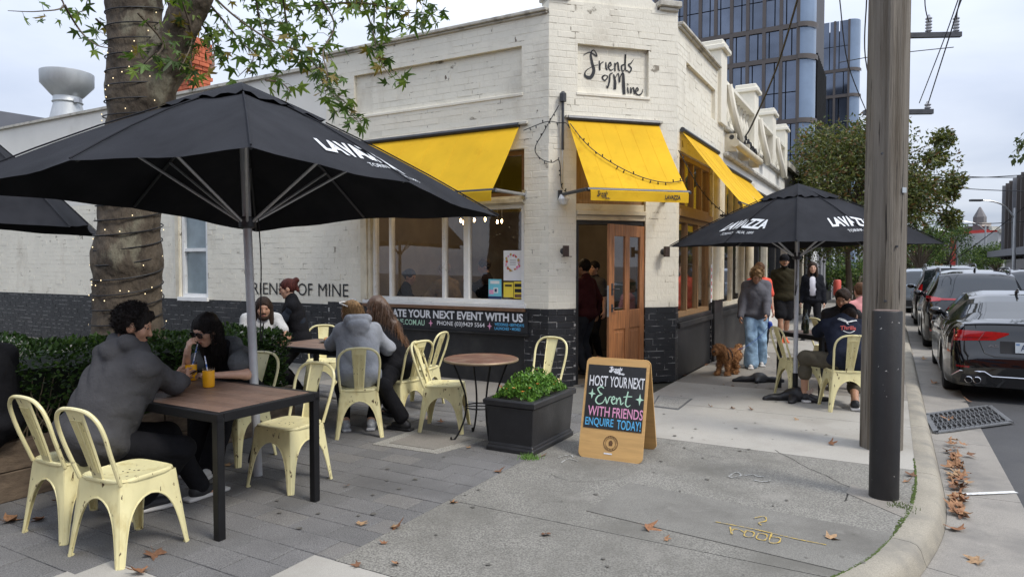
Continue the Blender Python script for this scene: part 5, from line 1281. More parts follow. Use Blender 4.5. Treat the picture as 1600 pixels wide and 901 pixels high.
def head_prims(c, f, u, r, k):
    A3 = [r, f, u]; q = lambda a, b, d: tuple(c + r * a * k + f * b * k + u * d * k); E = lambda p, rad: ('e', p, tuple(x * k for x in rad), A3)
    pr = [E(q(0, -.012, .03), (.074, .092, .088)), E(q(0, .022, -.02), (.061, .068, .085)), E(q(0, .028, -.072), (.05, .052, .04)), E(q(0, .058, -.1), (.024, .022, .02)),
          ('c', q(0, .086, .018), q(0, .104, -.024), .008 * k, .013 * k, .012 * k), ('c', q(-.03, .076, .032), q(.03, .076, .032), .012 * k, .012 * k), ('c', q(-.018, .084, -.054), q(.018, .084, -.054), .008 * k, .008 * k, .008 * k),
          ('c', q(-.018, .082, -.066), q(.018, .082, -.066), .008 * k, .008 * k, .008 * k), E(q(.04, .055, -.02), (.024, .024, .026)), E(q(-.04, .055, -.02), (.024, .024, .026))]
    for s in (-1, 1): pr.append(E(q(s * .077, -.008, -.005), (.011, .021, .032)))
    for s in (-1, 1): pr.append(('se', q(s * .031, .096, .014), (.018 * k, .012 * k, .011 * k), A3))
    return pr
def hand_prims(w, d, n, left, curl, k):
    d, n = unit(d), np.array(n, float); n = unit(n - d * (n @ d)); x = np.cross(d, n); x = -x if left else x; k = k * .95
    pr = [('c', tuple(w), tuple(w + d * .03 * k), .027 * k, .026 * k)]
    for i in range(4): b = w + d * .03 * k + x * (.027 - .018 * i) * k * .7; e = w + d * (.088 - .006 * abs(i - 1)) * k + x * (.03 - .0195 * i) * k; pr.append(('c', tuple(b), tuple(e), .015 * k, .0125 * k))
    for i, L in enumerate((.07, .078, .072, .056)):
        p = w + d * (.088 - .006 * abs(i - 1)) * k + x * (.03 - .0195 * i) * k; a = curl * .5
        for j, fr in enumerate((.45, .32, .23)):
            dr = d * math.cos(a) + n * math.sin(a) + x * (.08 - .05 * i); q = p + unit(dr) * L * fr * k; pr.append(('c', tuple(p), tuple(q), (.0098 - .001 * j) * k, (.0092 - .001 * j) * k, .006)); p = q; a += curl * .8
    p = w + d * .025 * k + x * .026 * k; a = unit(d * .75 + x * .65 + n * (.2 + .3 * curl)); q = p + a * .048 * k; pr.append(('c', tuple(p), tuple(q), .0145 * k, .0115 * k, .012)); q2 = q + unit(a + d * .4 + n * .3 * curl - x * .3 * curl) * .032 * k; pr.append(('c', tuple(q), tuple(q2), .0112 * k, .009 * k, .006))
    return pr
def person(label, pos, face, h=1.72, sit=None, lean=0., side=0., wide=1., female=False, skin='fair', headpos=None, hf=None, hu=None, wl=None, wr=None, el=None, er=None, al=None, ar=None, kl=None, kr=None,
           top=None, bottom=None, hair=None, shoes=None, beard=None, res=.016, hres=None, handdir=None, palm=None, curl=(.7, .7), drop=0., hood=None, group=None, eyes=True, hem=0., sleeve=1., arm=1., tag_extra=None, vest=None, leg=1., flare=0., lens=True, cat='person'):
    """all positions are metres in the scene; wl/wr wrists, el/er elbow hints, al/ar ankles, kl/kr knee hints"""
    k = h / 1.75; f = unit((face[0], face[1], 0)); r = nv(f[1], -f[0], 0); u = nv(0, 0, 1.); o = nv(pos[0], pos[1], pos[2] if len(pos) > 2 else 0.)
    L = lambda a, b, c: o + r * a + f * b + u * c
    T = unit(u * math.cos(R(lean)) + f * math.sin(R(lean)) + r * side)          # torso axis
    Tf = unit(f - T * (f @ T)); Tr = np.cross(Tf, T)
    pel = L(0, 0, (sit + .09) if sit else .93 * k - drop)
    wst = pel + T * .17 * k; chest = pel + T * .34 * k + Tf * .01; nk = pel + T * .53 * k; sw = (.158 if not female else .138) * k * wide
    shl, shr = pel + T * .46 * k - Tr * sw, pel + T * .46 * k + Tr * sw
    hd = np.array(headpos, float) if headpos is not None else nk + (T * .6 + u * .4) * .155 * k + Tf * .035
    hf = unit(hf if hf is not None else f); hu = unit((hu if hu is not None else u) - hf * ((hu if hu is not None else u) @ hf)) if True else None
    hr = np.cross(hf, hu)
    l1, l2 = .285 * k * arm, .255 * k * arm
    dz = (sit + .22) if sit else .80 * k; dy = .3 if sit else .05; dx = .15 if sit else .25 * k
    wl = np.array(wl, float) if wl is not None else L(-dx, dy, dz); wr = np.array(wr, float) if wr is not None else L(dx, dy, dz)
    elb_l, wl = ik(shl, wl, l1, l2, el if el is not None else -f - r * .4 - u * .2); elb_r, wr = ik(shr, wr, l1, l2, er if er is not None else -f + r * .4 - u * .2)
    hpl, hpr = pel - r * .085 * k - u * .02, pel + r * .085 * k - u * .02
    g1, g2 = .44 * k * leg, .42 * k * leg
    if sit: dal, dar = L(-.13, .40 * k, .09), L(.13, .40 * k, .09)
    else: dal, dar = L(-.1 * k, -.01, .085), L(.1 * k, -.01, .085)
    al = np.array(al, float) if al is not None else dal; ar = np.array(ar, float) if ar is not None else dar
    knl, al = ik(hpl, al, g1, g2, kl if kl is not None else (f + u * .6 if sit else f)); knr, ar = ik(hpr, ar, g1, g2, kr if kr is not None else (f + u * .6 if sit else f))
    def torso(g, w=wide):
        a = [Tr, Tf, T]
        return [('e', tuple(pel + T * .01), ((.165 + g) * k * w, (.12 + g) * k * w, (.125 + g) * k), a), ('e', tuple(wst), ((.14 + g) * k * w, (.105 + g) * k * w, (.15 + g) * k), a), ('e', tuple(chest), ((.16 + g) * k * w, (.115 + g) * k * w, (.17 + g) * k), a),
                ('c', tuple(nk + T * .0), tuple(shl - T * .01), (.05 + g * .5) * k, (.048 + g) * k), ('c', tuple(nk + T * .0), tuple(shr - T * .01), (.05 + g * .5) * k, (.048 + g) * k)]
    def arms(g, fr=1., s=1.):
        out = []
        for sh, e, w in ((shl, elb_l, wl), (shr, elb_r, wr)):
            if fr >= .5:
                out.append(('c', tuple(sh), tuple(e), (.049 * s + g * .6) * k, (.041 * s + g * .6) * k)); t = (fr - .5) * 2; w2 = e + (w - e) * t; out.append(('c', tuple(e), tuple(w2), (.041 * s + g * .6) * k, (.041 - .013 * t) * s * k + g * .6))
            else: out.append(('c', tuple(sh), tuple(sh + (e - sh) * fr * 2), (.05 * s + g * .6) * k, (.049 * s + g * .9) * k))
        return out
    def legs(g, fr=1., fl=0.):
        out = []
        for hp, kn, an in ((hpl, knl, al), (hpr, knr, ar)):
            if fr >= .5:
                out.append(('c', tuple(hp), tuple(kn), (.088 + g) * k, (.06 + g) * k)); t = (fr - .5) * 2; e = kn + (an - kn) * t; out.append(('c', tuple(kn), tuple(e), (.06 + g) * k, (.042 + g + fl) * k))
                if fr < .9 or fr == 1: c = kn + (an - kn) * .35; out.append(('c', tuple(c), tuple(c + (an - kn) * .1), (.058 + g) * k, (.054 + g) * k))
            else: out.append(('c', tuple(hp), tuple(hp + (kn - hp) * fr * 2), (.088 + g) * k, (.07 + g * 1.5) * k))
        return out
    t = thing('person', label, cat, (o[0], o[1], o[2]), group=group); sk = SK[skin]; hres = hres or res * .62
    feet = []
    for an, s in ((al, -1), (ar, 1)): feet.append(('c', tuple(an), tuple(an + nv(0, 0, -.045)), .036 * k, .034 * k)); feet.append(('c', tuple(an + nv(0, 0, -.045)), tuple(an + f * .12 * k + nv(0, 0, -.055)), .032 * k, .024 * k))
    body = torso(-.012) + arms(-.004) + legs(-.006) + feet + [('c', tuple(nk - T * .04), tuple(hd - hu * .06 * k - hf * .015), .058 * k * (1 if not female else .86), .05 * k * (1 if not female else .86))]
    parts = [(*nets(body, res, .03), 0), (*nets(head_prims(hd, hf, hu, hr, k), hres, .022), 0)]
    hdr = handdir or (None, None); pm_ = palm or (None, None)
    for w, e, left, i in ((wl, elb_l, True, 0), (wr, elb_r, False, 1)):
        d = hdr[i] if hdr[i] is not None else unit(w - e); n = pm_[i] if pm_[i] is not None else (r if left else -r)
        parts.append((*nets(hand_prims(w, d, n, left, curl[i], k), max(hres * .75, .0055), .010), 0))
    link('body', np_mesh('body', parts, [sk]), t)
    if eyes:
        for s in (-1, 1):
            p = hd + (hr * s * .031 + hf * .079 + hu * .013) * k; MB().lathe([(.001, -.007), (.009, -.004), (.0105, 0), (.009, .004), (.001, .007)], p, 8, Vector(hf)).build('eye', m_eye, t)
            a = hd + (hr * s * .016 + hf * .088 + hu * .031) * k; b = hd + (hr * s * .047 + hf * .077 + hu * .033) * k; MB().tube([Vector(a), Vector((a + b) / 2 + hu * .004), Vector(b)], [.004, .0045, .002], 5).build('eyebrow', hair['m'] if hair else m_eye, t)
        MB().tube([Vector(hd + (hr * x + hf * (.0945 - abs(x) * .25) - hu * .0595) * k) for x in (-.02, -.01, 0, .01, .02)], [.002, .005, .0055, .005, .002], 6).build('lips', m_lip, t)
    if bottom:
        pr = legs(bottom.get('g', .012), bottom.get('len', 1.), bottom.get('flare', 0.)) + [('e', tuple(pel + T * .01), (.175 * k * wide, .13 * k * wide, .13 * k), [Tr, Tf, T])]
        sdf_obj('trousers' if bottom.get('len', 1) > .6 else 'shorts', pr, res * .8, bottom['m'], t, .03, lambda X, Y, Z: crease(X, Y, Z, bottom.get('fold', .008) * 1.3, 48., h))
    if top:
        g = top.get('g', .016); pr = torso(g) + arms(g, top.get('len', 1.), top.get('s', 1.05)) + [('e', tuple(pel + T * .20 * k), ((.158 + g) * k * wide, (.113 + g) * k * wide, .37 * k), [Tr, Tf, T])]
        if top.get('hem', 1): pr.append(('e', tuple(pel - T * (.0 if sit else .02) * k), ((.18 + g) * k * wide, (.135 + g) * k * wide, .1 * k), [Tr, Tf, T]))
        if top.get('neck', 1): pr.append(('c', tuple(nk - T * .03 - Tf * .01), tuple(nk + T * .012 - Tf * .005), .072 * k, .066 * k))
        if hood: pr += [('c', tuple(nk - Tf * .095 * k - Tr * .085 * k + T * .02), tuple(nk - Tf * .095 * k + Tr * .085 * k + T * .02), .058 * k, .058 * k, .012), ('c', tuple(nk - Tf * .135 * k - T * .05 * k - Tr * .055 * k), tuple(nk - Tf * .135 * k - T * .05 * k + Tr * .055 * k), .06 * k, .06 * k, .02), ('c', tuple(nk - Tf * .13 * k - T * .11 * k - Tr * .02 * k), tuple(nk - Tf * .13 * k - T * .11 * k + Tr * .02 * k), .05 * k, .05 * k, .02), ('c', tuple(nk + Tr * .085 * k - Tf * .05 * k), tuple(nk + Tr * .06 * k + Tf * .06 * k - T * .03), .034 * k, .026 * k), ('c', tuple(nk - Tr * .085 * k - Tf * .05 * k), tuple(nk - Tr * .06 * k + Tf * .06 * k - T * .03), .034 * k, .026 * k)]
        pr += top.get('extra', [])
        sdf_obj(top.get('name', 'top'), pr, res * .75, top['m'], t, top.get('k', .03), lambda X, Y, Z: crease(X, Y, Z, top.get('fold', .009) * 1.3, top.get('fk', 24.) * 2.1, h * 3))
    if vest:
        g = vest.get('g', .03); sdf_obj('vest', torso(g) + [('e', tuple(pel - T * .05), ((.17 + g) * k, (.13 + g) * k, .12 * k), [Tr, Tf, T]), ('c', tuple(nk - T * .02), tuple(nk + T * .03), .075 * k, .07 * k)] + vest.get('extra', []), res * .8, vest['m'], t, .03, lambda X, Y, Z: fold(X, Y, Z, .006, 20., h))
    if shoes:
        for an, s in ((al, -1), (ar, 1)):
            ff = unit(f + r * s * .15); b = an + nv(0, 0, -.048)
            sdf_obj('shoe', [('c', tuple(b - ff * .035 + u * .012), tuple(b + ff * .13 * k), .043 * k, .033 * k), ('c', tuple(b), tuple(an + u * .0), .04 * k, .042 * k)], .011, shoes['m'], t, .02)
            sdf_obj('sole', [('b', tuple(b + ff * .05 * k - u * .026), (.155 * k, .046 * k, .014), [ff, np.cross(u, ff), u], .012)], .009, shoes.get('sole', shoes['m']), t, .01)
    if hair:
        q = lambda a, b, c: tuple(hd + hr * a * k + hf * b * k + hu * c * k); v = hair.get('v', .012)
        pr = [('e', q(0, -.02, .04), ((.078 + v) * k, (.094 + v) * k, (.09 + v) * k), [hr, hf, hu])]
        for a in hair.get('add', []): pr.append(('c', q(*a[0]), q(*a[1]), a[2] * k, a[3] * k))
        pr += hair.get('world', [])
        pr.append(('se', q(0, .095, hair.get('cut', -.035)), (hair.get('cw', .068) * k, .075 * k, .095 * k), [hr, hf, hu]))
        if hair.get('ear', True): pr += [('se', q(s * .09, .015, -.03), (.03 * k, .035 * k, .04 * k), [hr, hf, hu]) for s in (-1, 1)]
        hk, ha = hair.get('k', 60.), hair.get('amp', .004)
        ho = sdf_obj('hair', pr, hres, hair['m'], t, .018, (lambda X, Y, Z: fold(X, Y, Z * hair.get('zs', 1.), ha, hk, h)))
        fz = hair.get('fuzz')
        if fz: fuzz(ho, fz[0], fz[1], fz[2], t, hair['m'], fz[3], 3, 'hair_strands', fz[4], fz[5], (hd, hf, .03 * k))
    if beard:
        q = lambda a, b, c: tuple(hd + hr * a * k + hf * b * k + hu * c * k)
        sdf_obj('beard', [('c', q(-.058, .01, -.05), q(-.03, .055, -.092), .021 * k, .027 * k), ('c', q(.058, .01, -.05), q(.03, .055, -.092), .021 * k, .027 * k), ('e', q(0, .062, -.1), (.034 * k, .03 * k, .03 * k), [hr, hf, hu]), ('c', q(-.022, .09, -.043), q(.022, .09, -.043), .0075 * k, .0075 * k)], hres * .8, beard, t, .015, lambda X, Y, Z: fold(X, Y, Z, .003, 120., 2.))
    return dict(t=t, hd=hd, hf=hf, hu=hu, hr=hr, k=k, wl=wl, wr=wr, nk=nk, pel=pel, T=T, Tf=Tf, Tr=Tr, shl=shl, shr=shr, chest=chest, al=al, ar=ar, f=f, r=r)
m_charc = fab('charcoal_fleece', (.062, .061, .064)); m_blkj = fab('black_denim', (.013, .013, .015)); m_blk = fab('black_knit', (.012, .012, .014)); m_tweed = fab('grey_tweed', (.10, .105, .11), 90, .3)
m_lgrey = fab('light_grey_fleece', (.30, .315, .345)); m_wtee = fab('white_tee', (.5, .5, .49)); m_nav = fab('navy_cotton', (.018, .022, .038)); m_mar = fab('maroon_check_shirt', (.055, .016, .018)); m_sltr = fab('slate_trousers', (.035, .04, .05))
m_gsw = fab('grey_sweatshirt', (.115, .115, .13)); m_jean = fab('light_blue_jeans', (.27, .40, .54), 50, .3); m_coral = fab('coral_top', (.75, .12, .08)); m_olv = fab('dark_olive_jumper', (.03, .026, .015)); m_pink = fab('pink_shirt', (.6, .27, .27)); m_beige = fab('tan_check_coat', (.26, .19, .11), 60, .3)
m_snkw = M('white_sneaker', (.62, .6, .57), .6, var=.1); m_snkb = M('black_sneaker', (.02, .02, .022), .6, var=.1); m_snko = M('orange_sneaker', (.7, .13, .03), .6, var=.1)
h_blk, h_brn, h_dbr, h_bln, h_red = hairm('black_hair', (.012, .009, .008)), hairm('brown_hair', (.10, .05, .025)), hairm('dark_brown_hair', (.03, .018, .012)), hairm('blonde_hair', (.25, .155, .075)), hairm('auburn_hair', (.07, .018, .014))
def glasses(P, tint, label='glasses', up=0., size=1.):
    k = P['k']; hd, hf, hu, hr = P['hd'], P['hf'], P['hu'], P['hr']; m = M('lens_' + label, tint, .12, var=0, spec=.7); fr = M('frame_black', (.01, .01, .011), .3, var=0)
    q = lambda a, b, c: Vector(hd + hr * a * k + hf * b * k + hu * (c + up) * k)
    for s in (-1, 1):
        out = [q(s * .033 + .029 * size * math.cos(a), .106 - .25 * abs(.029 * math.cos(a) * s), .012 + .023 * size * math.sin(a) - .003 * abs(math.cos(a))) for a in [2 * math.pi * i / 14 for i in range(14)]]
        MB().poly(out, Vector(hf) * .003).build('lens', m, P['g']); mb = MB(); mb.tube(out, .0025, 5, closed=True); mb.tube([q(s * .062, .098, .018), q(s * .08, .06, .018), q(s * .082, -.005, .012)], .003, 5); mb.build('frame', fr, P['g'])
    MB().tube([q(-.008, .108, .018), q(.008, .108, .018)], .003, 5).build('bridge', fr, P['g'])
# ---- 1 man in charcoal hoodie at the front table
P1 = person('man in charcoal hoodie leaning over the front table with a phone', (-2.56, 4.10), (.62, .78), 1.84, sit=.46, lean=27, wide=1.26, skin='tan', headpos=(-2.40, 4.28, 1.215), hf=nv(.84, .42, -.30), hu=nv(.2, .1, 1),
            wl=(-2.40, 4.80, .80), wr=(-2.27, 4.66, .80), el=nv(-.2, 0, -1), er=nv(.75, -.6, -.5), al=(-2.15, 4.62, .09), ar=(-2.40, 4.36, .09), kl=nv(.6, .6, .6), kr=nv(.95, .2, .5), handdir=(nv(.35, .9, .1), nv(-.15, 1, .12)), palm=(nv(.8, -.3, .3), nv(-.7, -.2, .5)), curl=(.6, .85),
            top=dict(m=m_charc, g=.028, s=1.18, name='hoodie', fold=.012, fk=24., k=.06), hood=True, bottom=dict(m=m_blkj, g=.016, fold=.007), shoes=dict(m=m_snkb, sole=m_snkw), hair=dict(m=h_blk, v=.010, amp=.008, k=120., cut=-.05, fuzz=(4200, .022, .0016, (0, 0, -.1), .7, .5), add=[((0, .06, .09), (0, -.03, .105), .035, .045)]), beard=h_blk, res=.013, hres=.0075)
# ---- 2 woman in sunglasses
P2 = person('woman in sunglasses and grey tweed cape sipping orange juice through a straw', (-2.22, 5.60), (-.12, -.99), 1.66, sit=.46, lean=37, female=True, skin='fair', headpos=(-2.305, 5.10, 1.115), hf=nv(-.42, -.82, -.42), hu=nv(-.1, -.35, 1),
            wr=(-2.40, 4.99, .955), wl=(-2.17, 4.93, .80), er=nv(-.6, .1, -1), el=nv(.9, .25, -.35), handdir=(nv(-.75, -.45, .25), nv(.22, -.1, .8)), palm=(nv(-.2, -.3, -.9), nv(.5, .5, -.3)), curl=(.75, .95), al=(-2.30, 5.12, .09), ar=(-2.42, 5.22, .09), kl=nv(0, -1, .6), kr=nv(-.2, -1, .6),
            top=dict(m=m_blk, g=.008, len=.35, name='top', fold=.004), bottom=dict(m=m_blk, g=.02, flare=.025), shoes=dict(m=m_snkw), hair=dict(m=h_blk, v=.014, amp=.003, k=110., zs=.15, fuzz=(2200, .07, .0012, (0, 0, -2.2), .15, .03), cut=-.045, cw=.06, ear=False, add=[((.07, -.01, .03), (.085, .02, -.16), .03, .03), ((.085, .02, -.16), (.07, .06, -.36), .035, .022), ((.05, -.05, 0), (.075, -.02, -.28), .045, .035), ((-.07, -.02, .02), (-.07, -.03, -.1), .025, .025), ((0, -.07, .0), (.02, -.06, -.22), .06, .05)]), res=.013, hres=.007)
g = thing('sunglasses', 'large black sunglasses worn by the woman sipping juice', 'sunglasses', tuple(P2['hd'])); P2['g'] = g; glasses(P2, (.006, .006, .007), 'dark', 0, 1.12)
sd = P2; T_, Tf_, Tr_ = sd['T'], sd['Tf'], sd['Tr']
sdf_obj('cape', [('e', tuple(sd['chest'] - Tf_ * .03 - T_ * .02), (.19, .125, .2), [Tr_, Tf_, T_]), ('c', tuple(sd['shl']), tuple(sd['shl'] + (nv(-2.06, 5.13, .86) - sd['shl']) * .85), .075, .095), ('c', tuple(sd['shr']), tuple(sd['shr'] + (nv(-2.46, 5.1, .84) - sd['shr']) * .55), .07, .075), ('c', tuple(sd['nk'] - Tf_ * .06 - Tr_ * .06), tuple(sd['nk'] - Tf_ * .06 + Tr_ * .06), .055, .055), ('c', tuple(sd['nk'] - Tr_ * .08), tuple(sd['nk'] - Tr_ * .1 + Tf_ * .09 - T_ * .1), .045, .05),
                 ('se', tuple(sd['chest'] + Tf_ * .16 - T_ * .02), (.085, .11, .25), [Tr_, Tf_, T_])], .01, m_tweed, sd['t'], .03, lambda X, Y, Z: fold(X, Y, Z, .007, 22., 4.))
ph = thing('phone', 'black phone held by the man in the charcoal hoodie', 'phone', (-2.26, 4.78, .83)); MB().box((-2.275, 4.80, .835), (.07, .15, .009), V(.75, .35, .5).normalized(), V(-.25, .93, -.1).normalized()).build('case', M('phone_black', (.012, .012, .014), .2, var=.1), ph, bevel=.003); MB().box((-2.273, 4.80, .8405), (.064, .14, .001), V(.75, .35, .5).normalized(), V(-.25, .93, -.1).normalized()).build('screen', M('phone_screen', (.1, .1, .11), .08, var=.2, vs=40), ph)
# ---- 3 long haired man behind the hedge
person('long haired bearded man in white tee seated behind the hedge', (-2.86, 7.72), (.3, -.95), 1.74, sit=.46, lean=8, skin='tan', headpos=(-2.79, 7.60, 1.115), hf=nv(.35, -.92, -.1), wl=(-2.50, 7.35, .78), wr=(-2.85, 7.30, .78), top=dict(m=m_wtee, g=.016, len=.3, name='tee', fold=.006), bottom=dict(m=fab('blue_jeans', (.05, .08, .13))), shoes=dict(m=m_snkb),
       hair=dict(m=h_dbr, v=.014, amp=.004, k=90., zs=.2, ear=False, add=[((.075, -.01, .02), (.09, .02, -.2), .028, .035), ((-.075, -.01, .02), (-.085, .02, -.16), .026, .03), ((0, -.07, 0), (0, -.06, -.22), .07, .06)]), beard=h_dbr, res=.016)
# ---- 4 waitress in black vest
P4 = person('woman with auburn bun and glasses in black vest standing by the side wall', (-2.56, 8.15), (-.96, -.28), 1.60, lean=10, drop=.14, female=True, skin='fair', hf=nv(-.96, -.25, -.2), wl=(-2.88, 7.98, 1.08), wr=(-2.86, 8.08, 1.06), el=nv(.2, -.2, -1), er=nv(.2, .2, -1), palm=(nv(0, 0, 1), nv(0, 0, 1)), kl=nv(-1, 0, 0), kr=nv(-1, 0, 0),
            top=dict(m=fab('navy_sleeve', (.02, .025, .035)), g=.014), vest=dict(m=m_blk, g=.035), bottom=dict(m=m_blk), shoes=dict(m=m_snkb), hair=dict(m=h_red, v=.01, amp=.003, k=90., add=[((0, -.09, .07), (0, -.13, .09), .045, .04), ((0, -.1, .05), (0, -.125, -.05), .035, .02)]), res=.015, hres=.009)
g = thing('glasses', 'clear framed glasses worn by the woman with the auburn bun', 'glasses', tuple(P4['hd'])); P4['g'] = g; glasses(P4, (.25, .2, .17), 'clear', 0, .8)
# ---- 5 light grey hoodie
P5 = person('person in light grey hoodie with sunglasses on head, seen from behind', (-1.48, 6.50), (-.25, .97), 1.66, sit=.46, lean=16, wide=1.12, female=True, skin='fair', headpos=(-1.60, 6.70, 1.13), hf=nv(-.9, .38, -.12), wl=(-1.85, 6.98, .78), wr=(-1.35, 7.02, .76), al=(-1.62, 6.55, .09), ar=(-1.38, 6.6, .09), kl=nv(-.4, 1, .6), kr=nv(.1, 1, .6),
            top=dict(m=m_lgrey, g=.03, s=1.2, name='hoodie', fold=.012, fk=24., k=.05), hood=True, bottom=dict(m=m_blkj, len=.95), shoes=dict(m=M('silver_sneaker', (.4, .41, .43), .5, var=.3, vs=60)), hair=dict(m=h_bln, v=.012, fuzz=(2200, .06, .0014, (0, 0, -1.6), .3, .1), amp=.0035, k=100., zs=.2, ear=False, add=[((0, -.08, .0), (0, -.085, -.1), .06, .05), ((.06, -.04, .0), (.065, -.03, -.1), .03, .028)]), res=.014, hres=.008)
g = thing('sunglasses', 'white sunglasses pushed up on the head of the grey hoodie wearer', 'sunglasses', tuple(P5['hd'])); P5['g'] = g
q5 = lambda a, b, c: Vector(P5['hd'] + P5['hr'] * a + P5['hf'] * b + P5['hu'] * c)
MB().tube(smoothpts([q5(-.09, -.04, .07), q5(-.085, .05, .11), q5(0, .085, .12), q5(.085, .05, .11), q5(.09, -.04, .07)], 5), .007, 6).build('frame', m_white, g, smooth=True)
# ---- 6 long brown hair
person('woman with long brown hair in black seated beside the grey hoodie', (-1.17, 6.94), (-.78, .62), 1.68, sit=.46, lean=22, female=True, skin='fair', headpos=(-1.41, 7.02, 1.155), hf=nv(-.95, .15, -.18), wl=(-1.75, 7.05, .79), wr=(-1.5, 7.35, .79), al=(-1.05, 6.55, .09), ar=(-1.3, 7.2, .09), kl=nv(-.4, -.7, .7), top=dict(m=m_blk, g=.022, name='jumper'), bottom=dict(m=m_blk, len=.93, flare=.02), shoes=dict(m=m_snkb),
       hair=dict(m=M('balayage_hair', (.09, .05, .03), .4, var=.35, vs=25, stretch=(1, 1, .12), bump=.5, bs=120, col2=(.34, .17, .075), c2=(.45, .7), s2=6), fuzz=(3000, .12, .0015, (0, 0, -2.), .22, .12), v=.014, amp=.004, k=100., zs=.18, ear=False, cw=.06, add=[((.05, -.06, .0), (.1, -.12, -.2), .05, .06), ((.1, -.12, -.2), (.13, -.17, -.40), .06, .05), ((0, -.08, 0), (.02, -.15, -.3), .07, .075), ((.0, -.15, -.2), (.03, -.2, -.42), .07, .045), ((.085, .0, .0), (.1, -.02, -.18), .024, .03)]), res=.015, hres=.009)
# ---- 7 man in doorway
person('man in maroon shirt and slate trousers standing inside the doorway', (1.10, 9.95, .02), (-.75, .6), 1.68, lean=2, skin='olive', wl=(.86, 9.85, .86), wr=(1.28, 10.2, .88), top=dict(m=m_mar, g=.02, s=1.1, fold=.006, name='shirt'), bottom=dict(m=m_sltr, g=.02), shoes=dict(m=m_snkb), hair=dict(m=h_blk, v=.012, amp=.005), res=.018)
# ---- 8 walking woman with the dog
P8 = person('woman in grey sweatshirt and pale blue jeans walking the dog, head bowed', (3.86, 10.72), (-.22, -.97), 1.62, lean=4, female=True, wide=1.12, skin='tan', headpos=(3.80, 10.52, 1.44), hf=nv(-.2, -.82, -.55), hu=nv(0, -.5, 1), wl=(3.92, 10.42, .83), wr=(3.58, 10.62, .78), el=nv(.7, .5, -.4), al=(3.98, 10.85, .09), ar=(3.74, 10.56, .09),
            top=dict(m=m_gsw, g=.035, s=1.3, name='sweatshirt', fold=.01, fk=18.), bottom=dict(m=m_jean, g=.03, flare=.05, fold=.01), shoes=dict(m=m_snkw, sole=m_snkw), hair=dict(m=h_bln, v=.018, fuzz=(1800, .04, .003, (0, 0, -.1), .7, .6), amp=.010, k=80., cut=-.06, add=[((0, -.02, .1), (0, .04, .11), .05, .045)]), res=.015)
# ---- 9 coral top, 10 man in olive, 11 woman in jacket
person('person in bright coral top walking just behind the woman with the dog', (4.36, 11.95), (-.2, -.98), 1.66, female=True, wide=1.1, skin='fair', top=dict(m=m_coral, g=.02, len=.4, name='tee'), bottom=dict(m=m_blk), shoes=dict(m=m_snkw), hair=dict(m=h_brn, v=.014), res=.02)
P10 = person('bearded man in dark olive jumper, shorts, black cap and orange shoes', (5.66, 14.1), (-.3, -.95), 1.82, wide=1.1, skin='tan', top=dict(m=m_olv, g=.03, s=1.2, name='jumper'), bottom=dict(m=m_blk, len=.42, g=.03), shoes=dict(m=m_snko), hair=dict(m=h_blk, v=.01), beard=h_blk, res=.018, al=(5.74, 14.2, .09), ar=(5.55, 13.95, .09))
def cap(P, mat, label, back=False):
    k = P['k']; c = P['hd'] + P['hu'] * .045 * k - P['hf'] * .012; s = -1 if back else 1; t = thing('cap', label, 'cap', tuple(c)); A3 = [P['hr'], P['hf'], P['hu']]
    sdf_obj('crown', [('e', tuple(c + P['hu'] * .02), (.092 * k, .108 * k, .098 * k), A3), ('sb', tuple(c - P['hu'] * .12 * k), (.2, .2, .1), A3, .005)], .011, mat, t)
    sdf_obj('brim', [('e', tuple(c + P['hf'] * s * .12 * k - P['hu'] * .012), (.078 * k, .075 * k, .011), A3)], .008, mat, t)
cap(P10, m_blk, 'black cap on the bearded man in the olive jumper')
person('woman with long dark hair in black jacket over white top walking', (6.43, 14.5), (-.35, -.93), 1.68, female=True, skin='fair', top=dict(m=fab('black_jacket', (.013, .014, .018)), g=.035, s=1.25, name='jacket', neck=0, extra=[('sb', (6.43 - .35 * .17, 14.5 - .93 * .17, 1.2), (.06, .11, .3), [nv(.93, -.35, 0), nv(-.35, -.93, 0), nv(0, 0, 1)], .01)]), bottom=dict(m=m_blk, g=.012), shoes=dict(m=m_snkb), vest=None, hair=dict(m=h_dbr, v=.014, amp=.003, k=90., zs=.2, ear=False, add=[((.075, 0, 0), (.085, .03, -.25), .03, .035), ((-.075, 0, 0), (-.085, .03, -.25), .03, .035), ((0, -.07, 0), (0, -.07, -.25), .07, .06)]), res=.017, al=(6.52, 14.4, .09), ar=(6.3, 14.62, .09))
wt = [o for o in COL.objects if o.name.startswith('person') and o.get('label', '').startswith('woman with long dark hair')][0]
sdf_obj('white_top', [('e', (6.42, 14.47, 1.14), (.14, .115, .24), [nv(.93, -.35, 0), nv(-.35, -.93, 0), nv(0, 0, 1)])], .012, M('white_camisole', (.68, .68, .74), .8, var=.05), wt)
# ---- 12 man in navy tee
P12 = person('man in navy printed tee and black cap hunched over the right table, from behind', (3.76, 7.52), (.22, .97), 1.80, sit=.46, lean=40, wide=1.15, skin='tan', headpos=(4.0, 8.02, .99), hf=nv(.35, .85, -.6), hu=nv(.1, .6, 1), wl=(3.85, 8.3, .8), wr=(4.25, 8.25, .8), el=nv(-.9, 0, -.5), er=nv(.9, 0, -.5), al=(3.45, 7.95, .09), ar=(3.82, 7.5, .09), kl=nv(-.5, .8, .5), kr=nv(.4, .9, .5),
             top=dict(m=m_nav, g=.022, len=.38, s=1.15, name='tee', fold=.007), bottom=dict(m=fab('khaki_shorts', (.09, .08, .06)), len=.55, g=.02), shoes=dict(m=m_snkb, sole=m_snkw), hair=dict(m=h_dbr, v=.006), res=.014, hres=.009)
cap(P12, m_blk, 'black cap on the man in the navy tee at the right')
